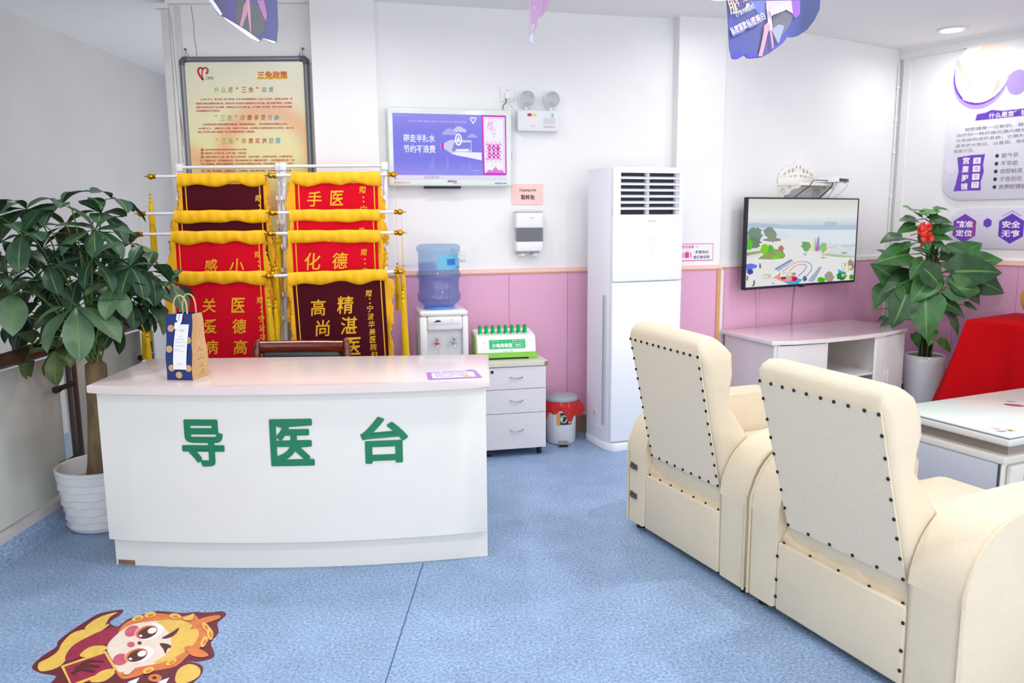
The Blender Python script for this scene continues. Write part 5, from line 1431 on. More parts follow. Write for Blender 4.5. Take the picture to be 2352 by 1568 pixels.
def shelf_and_box():
    t = wall_thing(TVW, 'ornate_shelf', 'small white carved scroll shelf on the wall above the television', 'shelf', .60, 1.655, 0)
    wh = mat('shelf_cream', (240, 238, 232), .5)
    # solid crown panel
    m1 = MB()
    crown = [(-.205, .03), (-.208, .07), (-.195, .085), (-.2, .105), (-.178, .12), (-.165, .118), (-.16, .14), (-.13, .152), (-.115, .148), (-.10, .168), (-.065, .176), (-.05, .17), (-.03, .192), (0, .212), (.03, .192), (.05, .17), (.065, .176), (.10, .168), (.115, .148), (.13, .152), (.16, .14), (.165, .118), (.178, .12), (.2, .105), (.195, .085), (.208, .07), (.205, .03)]
    m1.prism(crown, -.014, -.002, 'xz', .003); m1.build('crown_panel', wh, t)
    m1 = MB(); sh = mat('shelf_shadow_cut', (150, 150, 152), .8)
    for sg in (-1, 1):
        for (a, z, s_) in ((.035, .135, .022), (.08, .125, .02), (.125, .108, .017), (.16, .095, .012)):
            pts = [(sg * (a + s_ * .6 * cos(q) * (1 - q / 9)), -.016, z + s_ * .9 * sin(q) * (1 - q / 9)) for q in [i * .5 for i in range(13)]]
            m1.tube(pts, .0035, 6)
        m1.tube([(sg * .01, -.016, .1), (sg * .05, -.018, .095), (sg * .1, -.018, .088), (sg * .19, -.016, .08)], .004, 6)
    m1.build('scroll_relief', wh, t)
    m1 = MB()
    for sg in (-1, 1):
        for (a, z, s_) in ((.02, .15, .010), (.058, .125, .013), (.1, .118, .012), (.145, .1, .010), (.03, .09, .009), (.075, .085, .008)):
            n = 10; m1.flat([(sg * a + s_ * .6 * cos(2 * pi * i / n), z + s_ * 1.3 * sin(2 * pi * i / n)) for i in range(n)], -.0146)
    m1.build('opening_shade', sh, t, None)  # flat grey ovals paint the shade of openings not cut through
    # shelf board, front apron and two scroll brackets
    MB().box(-.205, .205, -.2, 0, .012, .03, .003).build('board', wh, t)
    ap = [(-.205, .034), (-.205, -.05), (-.195, -.055), (-.18, -.03), (-.155, -.02), (-.13, -.004), (-.1, -.008), (-.07, .006), (.07, .006), (.1, -.008), (.13, -.004), (.155, -.02), (.18, -.03), (.195, -.055), (.205, -.05), (.205, .034)]
    for sg in (-1, 1):
        pr = [(0, .02), (-.19, .02), (-.19, .0), (-.17, -.012), (-.15, -.006), (-.12, -.02), (-.1, -.05), (-.06, -.055), (-.045, -.085), (-.01, -.1), (0, -.1)]
        br = MB().prism(pr, sg * .19 - .008, sg * .19 + .008, 'yz', .002).build('scroll_bracket', wh, t)
        m1 = MB()
        for cy, cz, s_ in ((-.05, -.025, .024), (-.11, .0, .012)):
            m1.tube([(sg * .19 - .0095, cy + s_ * cos(q) * (1 - q / 12), cz + s_ * sin(q) * (1 - q / 12)) for q in [i * .5 for i in range(18)]], .0022, 5)
        m1.build('bracket_scroll', mat('shelf_line', (196, 186, 178), .6), br)
    # set-top box on the shelf
    bx = thing('set_top_box', 'flat white set-top box with a black front on the carved shelf', 'set-top box', TVW.loc(.745, 1.6855, .155), TVW.yaw + radians(14))
    MB().box(-.09, .09, -.12, .06, 0.004, .042, .004).build('case', M_plastic, bx)
    MB().box(-.078, .084, -.1218, -.118, .008, .030, .001).build('front_panel', mat('box_black', (30, 32, 44), .3), bx)
    MB().box(-.046, -.038, -.1225, -.121, .017, .021).build('power_light', glow('led_yellow', (236, 226, 40), 1.2), bx)
    for a in (-.075, .075):
        for b_ in (-.1, .04): MB().cyl((a, b_, 0), (a, b_, .006), .007, n=10).build('foot', M_black, bx)
    def cable(label, pts, r, m_):
        P_ = [TVW.loc(*p_) for p_ in pts]
        # smooth the run
        out = []
        for i in range(len(P_) - 1):
            p0, p1, p2, p3 = [Vector(P_[max(0, min(len(P_) - 1, k))]) for k in (i - 1, i, i + 1, i + 2)]
            for s_ in (0, .25, .5, .75): out.append(0.5 * ((2 * p1) + (-p0 + p2) * s_ + (2 * p0 - 5 * p1 + 4 * p2 - p3) * s_ ** 2 + (-p0 + 3 * p1 - 3 * p2 + p3) * s_ ** 3))
        out.append(Vector(P_[-1]))
        tag(MB().tube(out, r, 6).build('cable', m_), label, 'cable', 'cables round the television')
    wt = mat('cord_white', (206, 196, 196), .5)
    cable('black cable slanting from the set-top box to the top of the television, leftmost', [(0.685, 1.700, 0.220), (0.585, 1.703, 0.210), (0.525, 1.700, 0.210), (0.495, 1.655, 0.190), (.43, 1.56, .10), (.43, 1.45, .10)], .0032, M_black)
    cable('pair of black leads dropping straight behind the television from the shelf middle', [(0.705, 1.695, 0.230), (0.703, 1.655, 0.220), (0.690, 1.575, 0.130), (.72, 1.56, .09), (.72, 1.46, .09)], .0042, M_black)
    cable('grey cable hanging from the shelf edge to the television, third from left', [(0.815, 1.680, 0.190), (0.825, 1.655, 0.160), (0.805, 1.585, 0.120), (.81, 1.57, .09), (.81, 1.46, .09)], .0028, mat('cord_grey', (176, 170, 168), .5))
    cable('pale blue cable curling from the set-top box to the television, rightmost', [(0.925, 1.688, 0.200), (0.935, 1.655, 0.170), (0.905, 1.605, 0.130), (0.865, 1.555, 0.100), (.89, 1.55, .09), (.89, 1.46, .09)], .0022, mat('cord_blue', (176, 180, 206), .5))
    cable('white cable hanging down the pink wall below the television, left one', [(.20, .98, .03), (.202, .9, .02), (.218, .82, .018), (.222, .72, .018), (.222, .62, .018)], .0035, wt)
    cable('frayed grey cable hanging down the pink wall below the television, right one', [(.612, .98, .03), (.615, .9, .02), (.606, .8, .018), (.60, .7, .018), (.60, .62, .018)], .0035, mat('cord_taupe', (176, 150, 148), .6))
    cable('white cable loop drooping under the right end of the television', [(.83, 1.0, .05), (.87, .955, .03), (.93, .94, .03), (1.0, .955, .03), (1.04, 1.0, .05)], .0028, mat('cord_cream', (230, 214, 200), .5))
shelf_and_box()

# ================================================================== TELEVISION CABINET
def tv_cabinet():
    ox, oy, yaw = 1.466, 5.515, radians(25)
    t = thing('tv_cabinet', 'white bow-fronted low cabinet under the television', 'cabinet', (ox, oy, 0), yaw)
    R_ = Matrix.Rotation(-yaw, 2)
    def L(x, y): q = R_ @ Vector((x - ox, y - oy)); return (q.x, q.y)
    top = [L(1.466, 5.515), L(1.645, 4.975), L(1.80, 5.0), L(2.05, 5.085), L(2.30, 5.205), L(2.55, 5.355), L(2.79, 5.555), L(2.60, 6.04)]
    wh = mat('cabinet_white', (232, 228, 226), .35, nscale=10, namt=.02); tp = mat('cabinet_top', (238, 230, 230), .12, coat=.6); ins = mat('cabinet_inside', (212, 202, 192), .6)
    MB().prism(top, .645, .67, 'xy', .003).build('top_board', tp, t)
    c = Vector((sum(a for a, b_ in top) / 8, sum(b_ for a, b_ in top) / 8))
    def inset(p_, k): q = Vector(p_); return tuple(q + (c - q).normalized() * k)
    fr = [inset(p_, .025) for p_ in top]
    # fr[1]..fr[6] is the bowed front
    def front(u):
        seg = fr[1:7]; n = len(seg) - 1; i = min(n - 1, int(u * n)); f_ = u * n - i
        return Vector(seg[i]).lerp(Vector(seg[i + 1]), f_)
    def slab(u0, u1, z0, z1, back, th, name, m_, parent=t, n=6):
        P_ = [front(u0 + (u1 - u0) * i / n) for i in range(n + 1)]
        d = (c - front((u0 + u1) / 2)).normalized()
        poly_ = [tuple(p_ + d * back) for p_ in P_] + [tuple(p_ + d * (back + th)) for p_ in P_[::-1]]
        return MB().prism(poly_, z0, z1, 'xy').build(name, m_, parent, None)
    b0, b1 = Vector(fr[0]), Vector(fr[7])
    def panel(p0, p1, z0, z1, name, m_, th=.016):
        d = (p1 - p0).normalized(); n = Vector((-d.y, d.x)) * th
        return MB().prism([tuple(p0), tuple(p1), tuple(p1 + n), tuple(p0 + n)], z0, z1, 'xy').build(name, m_, t, None)
    panel(b0, front(0), .04, .644, 'side_panel', wh); panel(front(1), b1, .04, .644, 'side_panel', wh); panel(b1, b0, .04, .644, 'back_panel', ins)
    MB().prism([tuple(p_) for p_ in [b0] + [front(i / 8) for i in range(9)] + [b1]], .04, .056, 'xy').build('bottom_board', wh, t, None)
    dv = .395; dw = .765
    for u in (dv, dw): 
        p0 = front(u); p1 = p0 + (b0.lerp(b1, u) - p0) * .97; panel(p0, p1, .056, .644, 'divider', wh)
    d1 = slab(.035, dv - .004, .06, .638, -.006, .016, 'door', wh); slab(.0, .03, .04, .644, -.004, .03, 'post', wh)
    d2 = slab(dw + .055, .995, .06, .638, -.006, .016, 'door', wh); slab(dw - .012, dw + .048, .04, .644, -.006, .02, 'post', wh)
    p_ = front(dw + .075); MB().box(p_.x - .012, p_.x + .012, p_.y - .024, p_.y - .004, .28, .41, .003).build('handle', mat('handle_white', (220, 218, 216), .3), d2)
    p_ = front(dv - .03); MB().box(p_.x - .012, p_.x + .012, p_.y - .024, p_.y - .004, .28, .41, .003).build('handle', mat('handle_white', (220, 218, 216), .3), d1)
    # open shelf between the doors
    P_ = [front(dv + (dw - dv) * i / 6) for i in range(7)]; q0, q1 = b0.lerp(b1, dv), b0.lerp(b1, dw)
    MB().prism([tuple(v_ + (c - v_).normalized() * .02) for v_ in P_] + [tuple(q1), tuple(q0)], .385, .401, 'xy').build('shelf_board', wh, t, None)
    slab(dv + .01, dw - .015, .06, .30, .0, .014, 'drawer', wh)
tv_cabinet()

# ================================================================== LEAVES
def leaf_mesh(mb, base, dirv, L, W_, droop, fold, prof, m_face, m_rib, twist=0.0, nt=9, notch=0.0, wav=0.0, face=None):
    """one leaf blade grown from base along dirv, bending towards the ground"""
    d = Vector(dirv).normalized(); up = Vector(face).normalized() if face else Vector((0, 0, 1))
    side = d.cross(up)
    side = side.normalized() if side.length > .05 else Vector((1, 0, 0))
    side = Matrix.Rotation(twist, 3, d) @ side
    pos = Vector(base); cols = (-1, -.55, -.07, .07, .55, 1); grid = []
    st = L / nt
    for i in range(nt + 1):
        t_ = i / nt
        n = side.cross(d).normalized()
        hw = W_ * prof(t_)
        row = []
        for a in cols:
            q = pos + side * (a * hw) + n * (fold * abs(a) * hw + wav * sin(7 * t_ * 2 + a * 2) * hw * abs(a)) - d * (notch * abs(a) * L * max(0, 1 - t_ * 4))
            row.append(mb.v(q))
        grid.append(row)
        pos = pos + d * st
        ang = droop / nt
        ax = side
        d2 = Matrix.Rotation(-ang, 3, ax) @ d
        if d2.z < d.z or True: d = d2
    for i in range(nt):
        for j in range(5):
            mb.use(m_rib if j == 2 else m_face)
            mb.f([grid[i][j], grid[i][j + 1], grid[i + 1][j + 1], grid[i + 1][j]])
def prof_lance(t_): return max(.02, sin(pi * min(1, t_) ** .85) ** .85 * (1 if t_ < .98 else .5))
def prof_obov(t_): return max(.02, (sin(pi * t_ ** 1.25)) ** .8)
def prof_heart(t_): return max(.012, (1 - t_ ** 1.7) ** .95 * (min(1, .32 + t_ * 3.4)) ** .8)

def leafmat(name, c1, c2, rough=.42):
    m = mat(name, c1, rough, nscale=14, rgb2=c2, spec=.4)
    return m
ML = [leafmat('tree_leaf', (56, 90, 60), (36, 68, 46)), leafmat('tree_leaf_dark', (46, 80, 54), (30, 58, 40)), leafmat('tree_leaf_olive', (96, 112, 60), (62, 84, 44)), leafmat('tree_leaf_light', (96, 124, 92), (70, 102, 72))]
MR = mat('tree_rib', (94, 126, 70), .5)
MPT = mat('petiole_green', (92, 120, 56), .5)

def world_at(px, py, Y):
    """point of the room seen at photo position (px, py) at distance Y into the room"""
    d = _rt * ((px - IMG_W / 2) / F_PX) + _up * ((IMG_H / 2 - py) / F_PX) + _fwd
    s_ = Y / d.y
    return Vector((d.x * s_, Y, CAM_H + d.z * s_))

# ------------------------------------------------------------------ money tree
def money_tree():
    base = Vector((-1.985, 3.70, 0))
    t = thing('potted_money_tree', 'potted money tree with a thick trunk and drooping crown at the left', 'plant', base)
    por = mat('pot_white', (226, 228, 232), .18, coat=.4)
    # faceted weave pot
    nn = 108; rings = []
    zs = [0.022 + i * .0036 for i in range(74)]
    def rad(z): return .145 + (.192 - .145) * (z / .295) ** .8
    m1 = MB(); A = []
    for z in zs:
        ring = []
        for j in range(nn):
            a = 2 * pi * j / nn
            row = int((z - .02) / .038); tri = 2 * abs(((a * 9 / (2 * pi) + .5 * (row % 2)) % 1) - .5)
            fz = min(1, max(0, ((z - .02) / .038 - row) * 1.0))
            bulge = (.0085 * (1 - fz) * (.35 + .65 * tri) + .003) if z < .248 else .006
            q = rad(z) + bulge; ring.append((q * cos(a), q * sin(a), z))
        A.append(ring)
    for r_, z in ((.199, .288), (.199, .300), (.192, .305), (.182, .300), (.176, .27), (.165, .21)): A.append([(r_ * cos(2 * pi * j / nn), r_ * sin(2 * pi * j / nn), z) for j in range(nn)])
    m1.loft(A); m1.build('pot', por, t, 40)
    MB().lathe([(0, .0), (.14, .0), (.158, .012), (.165, .03), (.158, .03), (.146, .018), (0, .016)], n=44).build('saucer', por, t, 50)
    MB().lathe([(0, .024), (.139, .024), (.15, .026), (.146, .020), (0, .020)], n=36).build('mud_ring', mat('dried_mud', (172, 140, 96), .9, nscale=50, namt=.5), t)
    MB().lathe([(0, .225), (.17, .222), (.17, .20), (0, .20)], n=36).build('soil', mat('white_gravel', (206, 200, 194), .9, nscale=80, namt=.35, bump=.6, bscale=90), t)
    bk = mat('bark', (158, 124, 92), .85, nscale=16, rgb2=(98, 92, 66), bump=.7, bscale=40, stretch=(1, 1, .3))
    m1 = MB(); A = []
    prof = [(.076, .2), (.068, .24), (.058, .30), (.050, .40), (.046, .52), (.0445, .60), (.047, .64), (.0465, .70), (.0475, .76), (.046, .785), (.03, .80), (.0, .803)]
    for q, z in prof:
        A.append([((q * (1 + .05 * sin(3 * a + z * 9) + .03 * sin(8 * a))) * cos(a) + .03 * (z - .2) - .0, q * (1 + .04 * sin(4 * a + z * 7)) * sin(a), z) for a in [2 * pi * j / 22 for j in range(22)]])
    m1.loft(A); m1.build('trunk', bk, t, 60)
    r = random.Random(21)
    top = Vector((.02, 0, .79))
    # hubs of the palmate leaves: photo position, distance offset from the trunk, leaflet length, how far they hang
    hubs = [(176, 704, -.34, .235, .95), (28, 676, -.3, .23, 1.1), (218, 528, -.2, .19, .9), (212, 594, -.34, .17, 1.2), (144, 468, -.05, .21, .5), (256, 456, .05, .2, .35),
            (52, 540, -.25, .19, 1.1), (300, 612, -.22, .17, 1.2), (338, 624, -.02, .19, 1.25), (392, 650, .02, .19, 1.3), (90, 520, -.1, .18, .9), (232, 490, .0, .19, .7),
            (262, 655, -.28, .17, 1.3), (110, 610, -.3, .17, 1.2), (20, 590, -.15, .19, 1.1), (-10, 500, -.05, .22, .8), (60, 480, .05, .2, .6), (-40, 620, -.1, .22, 1.1), (-30, 740, -.15, .2, 1.4),
            (180, 640, -.1, .17, 1.2), (300, 690, -.05, .17, 1.4), (350, 700, .1, .16, 1.4), (60, 730, -.05, .19, 1.5), (160, 760, .05, .17, 1.5), (240, 730, .08, .18, 1.4), (110, 690, .1, .17, 1.4),
            (300, 560, .15, .18, .9), (200, 560, .15, .18, .8), (100, 570, .2, .2, .8), (20, 640, .2, .2, 1.1), (330, 660, .22, .17, 1.2), (235, 620, .25, .19, 1.0), (150, 520, .22, .2, .6), (130, 800, -.18, .16, 1.6), (75, 790, -.1, .18, 1.6),
            (210, 680, .12, .17, 1.2), (140, 650, .14, .18, 1.1), (270, 600, .1, .17, 1.0), (80, 640, .12, .18, 1.2), (180, 580, .05, .18, .9), (250, 700, -.05, .16, 1.5), (40, 720, .1, .18, 1.4), (320, 700, .02, .15, 1.5), (130, 720, -.02, .17, 1.5), (200, 740, .0, .17, 1.6)]
    blades = MB(); stems = MB()
    for k, (px, py, dy, L, dr) in enumerate(hubs):
        h = world_at(px, py, base.y + dy) - base
        out = Vector((h.x - .02, h.y, 0)); out = out.normalized() if out.length > .03 else Vector((0, -1, 0))
        mid = (top + h) / 2 + Vector((0, 0, .10 + .1 * r.random()))
        mid2 = h + Vector((-out.x * .07, -out.y * .07, .035))
        p0, p1, p2, p3 = top + Vector((r.uniform(-.025, .025), r.uniform(-.025, .025), 0)), mid, mid2, h
        pts = []
        for i in range(9):
            s_ = i / 8; q = 1 - s_
            pts.append(p0 * q ** 3 + p1 * 3 * q * q * s_ + p2 * 3 * q * s_ * s_ + p3 * s_ ** 3)
        stems.tube(pts, [.0042 - .0018 * i / 8 for i in range(9)], 6)
        n = r.choice((5, 6, 6, 7))
        # plane of the leaf: faces outward and up, so the leaflets hang round the hub
        tilt = min(1.35, .35 + .62 * dr)
        nrm = (out * sin(tilt) + Vector((0, 0, 1)) * cos(tilt)).normalized()
        e1 = Vector((0, 0, 1)).cross(nrm); e1 = e1.normalized() if e1.length > .05 else Vector((1, 0, 0))
        e2 = nrm.cross(e1)           # points up in the leaf plane
        a0 = -pi / 2 + r.uniform(-.2, .2)
        m_ = ML[r.choice((0, 0, 0, 1, 1, 3, 3)) if dy < .15 else r.choice((0, 1, 1, 2))]
        if py > 770: m_ = ML[2]
        for i in range(n):
            a = a0 + (i - (n - 1) / 2) * (2 * pi / (n + .6)) + r.uniform(-.12, .12)
            d = e1 * cos(a) + e2 * sin(a) + nrm * .28
            k_ = (1.0 if abs(i - (n - 1) / 2) < 1.6 else .82) * r.uniform(.86, 1.1)
            leaf_mesh(blades, h, d, L * k_, L * k_ * .235, .55 + r.uniform(0, .5), .22, prof_obov, m_, MR, r.uniform(-.35, .35), wav=.05)
    stems.build('petioles', MPT, t, 60)
    blades.build('foliage', None, t, 60)
money_tree()

# ------------------------------------------------------------------ climbing plant with red ribbon
def pothos():
    base = Vector((3.0, 5.70, 0))
    t = thing('potted_climber', 'tall heart-leaved climbing plant with a red ribbon in a white planter', 'plant', base)
    MB().lathe([(0, .0), (.095, .0), (.104, .02), (.128, .2), (.139, .34), (.140, .42), (.134, .452), (.128, .456), (.122, .45), (.127, .41), (.124, .38), (0, .38)], n=44).build('planter', mat('planter_white', (232, 233, 238), .15, coat=.5), t, 50)
    MB().lathe([(0, .412), (.124, .408), (.124, .385), (0, .385)], n=30).build('soil', mat('dark_soil', (52, 44, 40), .95, bump=.6), t)
    MB().lathe([(.034, .40), (.038, .6), (.034, .9), (.030, 1.2), (.0, 1.24)], n=16, wob=lambda a, h: 1 + .12 * sin(5 * a + 30 * h)).build('moss_pole', mat('moss', (58, 56, 40), .95, nscale=60, namt=.5, bump=.8), t, 60)
    g1 = leafmat('climber_leaf', (62, 112, 54), (42, 90, 42), .36); g2 = leafmat('climber_leaf_dark', (44, 84, 44), (30, 64, 34), .38); g3 = leafmat('climber_leaf_new', (96, 156, 60), (72, 132, 48), .3)
    rib = mat('climber_rib', (84, 134, 66), .4)
    r = random.Random(33)
    # leaf bases in the photo, distance offset, tip direction (screen dx, dy), length in photo pixels
    LV = [(2085, 585, -.12, -75, 20, 95), (2070, 545, -.05, -60, 10, 75), (2060, 600, .05, -60, -40, 70), (2100, 640, -.1, -85, 40, 100), (2060, 645, -.05, -70, -30, 90), (2030, 660, .0, -25, 55, 70),
          (2075, 660, -.2, 10, 60, 80), (2080, 680, -.25, -20, 50, 95), (2125, 680, -.28, -10, 95, 120), (2125, 620, -.3, 50, 60, 85), (2140, 640, -.26, -50, 55, 90), (2190, 625, -.15, 90, 10, 125), (2180, 600, .0, 60, -30, 100), (2210, 640, -.1, 90, 35, 120),
          (2200, 610, -.05, 100, -10, 110), (2190, 640, -.18, 70, 60, 110), (2180, 660, -.22, 70, 20, 90), (2160, 690, -.22, 60, 45, 85), (2165, 700, -.2, 35, 80, 95), (2195, 680, .05, 40, 60, 80), (2150, 720, -.2, 20, 60, 75), (2060, 735, -.02, -40, 10, 60), (2070, 700, .0, -50, 40, 80),
          (2100, 520, -.05, -50, 20, 60), (2100, 505, -.02, -55, 5, 55), (2120, 490, .0, 45, -3, 55), (2110, 495, -.05, -30, -18, 45), (2140, 505, -.05, 60, 10, 65), (2150, 530, -.05, 60, -10, 65), (2140, 545, -.08, 70, 8, 65), (2150, 560, -.1, 40, 30, 55), (2105, 575, -.15, 45, 15, 70), (2090, 560, -.1, -40, 25, 70),
          (2140, 580, -.15, 30, 45, 65), (2170, 575, -.05, 55, 5, 60), (2120, 600, -.2, -35, 40, 70), (2095, 615, -.15, -60, 35, 80), (2160, 610, -.18, 40, 40, 70), (2120, 540, -.1, 10, 40, 55), (2155, 650, -.1, 30, 40, 70), (2100, 690, -.1, -40, 50, 70), (2140, 760, -.12, -10, 40, 50), (2100, 770, -.14, 15, 45, 45), (2160, 785, -.12, 30, 30, 50), (2020, 690, .06, -15, 20, 28), (2010, 710, .06, -25, 8, 26), (2030, 730, .06, -20, 12, 26),
          (2225, 620, .02, 60, 30, 90), (2150, 480, .02, 40, 5, 40), (2090, 480, .02, -20, -8, 30), (2220, 700, .0, 40, 20, 40), (2240, 650, .02, 60, 40, 60), (2080, 620, .08, -60, 20, 90), (2150, 620, .1, 70, 30, 90), (2130, 560, .08, 20, -40, 70)]
    blades = MB(); stems = MB()
    for k, (px, py, dy, dx, dz, L) in enumerate(LV):
        if k in (19, 20, 22, 36, 39, 40, 52, 53): continue
        b_ = world_at(px, py, base.y + dy - .02) - base
        sc = (base.y + dy) / F_PX
        d = Vector((dx, -(.2 + .25 * r.random()) * hypot(dx, dz) * (1 if dy < .03 else -.4), -dz)).normalized()
        Lm = L * sc * 1.08
        p0 = Vector((r.uniform(-.03, .03), r.uniform(-.03, 0), max(.42, b_.z - .02 - r.random() * .1)))
        stems.tube([p0, (p0 + b_) / 2 + Vector((0, 0, .03)), b_], [.005, .004, .003], 6)
        m_ = g1 if L < 75 and k % 3 else (g2 if k % 2 else g1)
        if L < 60 and k % 2: m_ = g3
        small = L <= 76
        leaf_mesh(blades, b_ - d * .01, d + Vector((0, 0, .2)), Lm * (.74 if small else .82), Lm * (.31 if small else .36), .45 + r.uniform(0, .4), .14, prof_heart, m_, rib, r.uniform(-.3, .3), nt=12, notch=.14, wav=.05,
                  face=(r.uniform(-.3, .3) + .3 * d.x, -.45, 1.0) if small else (r.uniform(-.3, .3) + .3 * d.x, -1, .3 + r.uniform(0, .7)))
    for i in range(7):
        a = 2 * pi * i / 7; x, y_ = .04 * cos(a), .04 * sin(a)
        stems.tube([(x, y_, .41), (x * 1.1 + .01, y_ * 1.1, .7), (x, y_, 1.0), (x * .8, y_ * .8, 1.28), (x * 2, y_ * 2, 1.38)], .0065, 6)
    stems.build('stems', mat('climber_stem', (84, 110, 52), .5), t, 60); blades.build('foliage', None, t, 60)
    rb = MB()
    for (px, py, s_, a) in ((2114, 525, .036, .2), (2132, 545, .03, 1.2), (2118, 548, .026, 2.2), (2128, 522, .024, -.6)):
        c = world_at(px, py, base.y - .17) - base
        pts = []
        for i in range(12):
            q = 2 * pi * i / 11; pts.append(c + Vector((s_ * .55 * cos(q) * cos(a) - s_ * .3 * sin(q) * sin(a), s_ * .4 * sin(2 * q), s_ * (sin(q)) * 1.1)))
        for i in range(11):
            rb.f([rb.v(pts[i]), rb.v(pts[i + 1]), rb.v(pts[i + 1] + Vector((.022, -.01, .008))), rb.v(pts[i] + Vector((.022, -.01, .008)))])
    c = world_at(2120, 535, base.y - .17) - base
    rb.sphere(tuple(c), .021, 12, 8, (1, .7, 1.4)).sphere((c.x - .012, c.y - .01, c.z + .03), .017, 10, 7, (1, .7, 1.5)).sphere((c.x + .034, c.y + .01, c.z - .012), .014, 10, 7, (1, .7, 1.6))
    rb.tube([tuple(c + Vector((0, .0, -.02))), tuple(c + Vector((.008, .02, -.07))), tuple(c + Vector((-.002, .04, -.12)))], [.009, .006, .004], 8)
    rb.tube([tuple(c), tuple(c + Vector((0, .12, -.01))), tuple(c + Vector((0, .17, -.02)))], .004, 6)
    rb.build('red_ribbon', mat('ribbon_red', (224, 40, 34), .25, coat=.3), t, 50)
pothos()

# ================================================================== RED-DRAPED TABLE AND GOLD BALL
def red_table():
    yaw = RIGHT.yaw + pi   # local x points away from the corner
    u = RIGHT.u; n = -RIGHT.n  # along the wall towards the camera; towards the wall
    o = Vector((3.02, 5.24))
    # local: x along the wall, y towards the wall
    W_, D_, H_ = 1.3, .63, .77
    A = []; nn = 120
    def outline(v):  # v 0 = top edge, 1 = floor
        pts = []; per = [(0, 0, W_, 0), (W_, 0, W_, D_), (W_, D_, 0, D_), (0, D_, 0, 0)]
        for (xa, ya, xb, yb) in per:
            for i in range(30):
                f_ = i / 30; x, y_ = xa + (xb - xa) * f_, ya + (yb - ya) * f_
                nx_, ny_ = (ya - yb), (xb - xa); l_ = hypot(nx_, ny_); nx_, ny_ = -nx_ / l_, -ny_ / l_
                s_ = x * 1.0 + y_ * 1.3
                fold = .030 * sin(s_ * 17 + .6) + .016 * sin(s_ * 41 + 1)
                cor = max(0, 1 - min(hypot(x, y_), hypot(x - W_, y_)) / .2)
                off = v * (.035 + fold) + v * .085 * cor ** 1.2
                if (xa, ya) == (W_, D_): off = min(off, .004)
                dx_, dy_ = nx_ * off, -abs(ny_) * off if ya == 0 and yb == 0 else ny_ * off
                cx, cy = (x - W_ / 2), (y_ - D_ / 2)
                px_, py_ = x + (dx_ if abs(nx_) > .5 else 0), y_ + (dy_ if abs(ny_) > .5 else 0)
                if cor > 0: px_ += (-1 if x < W_ / 2 else 1) * v * .09 * cor; py_ += (-1 if y_ < D_ / 2 else 0) * v * .09 * cor
                pts.append((px_, min(py_, D_ + .004)))
        return pts
    for v, z in ((0, H_), (.02, H_ - .006), (.05, H_ - .02), (.25, H_ * .75), (.5, H_ * .5), (.75, H_ * .25), (1, .004)):
        k = 0 if v == 0 else 1
        q = outline(v)
        if v == 0: q = [(x + (W_ / 2 - x) * .012, y_ + (D_ / 2 - y_) * .02) for x, y_ in q]
        A.append([(x, y_, z) for x, y_ in q])
    m1 = MB(); m1.loft(A[::-1], caps=False)
    q = [m1.v(p_) for p_ in A[0]]; m1.f(q)
    o2 = m1.build('draped_table', mat('drape_red', (190, 2, 12), .9, spec=.15, nscale=140, namt=.15), None, 50, weld=True)
    o2.location = (o.x, o.y, 0.001); o2.rotation_euler = (0, 0, atan2(u.y, u.x))
    tag(o2, 'table draped to the floor in a red velvet cloth at the right wall', 'table')
    b_ = thing('golden_ball', 'shiny golden ball on the red-draped table, cut by the right edge', 'ball', (3.455, 5.13, H_ + .003), 0)
    MB().sphere((0, 0, .138), .138, 32, 20, (1, 1, 1)).build('ball', mat('ball_gold', (240, 170, 28), .3, spec=.6, coat=.3), b_)
    MB().lathe([(0, .27), (.012, .272), (.016, .28), (.01, .292), (0, .294)], n=14).build('stem_knob', M_goldtext, b_)
red_table()

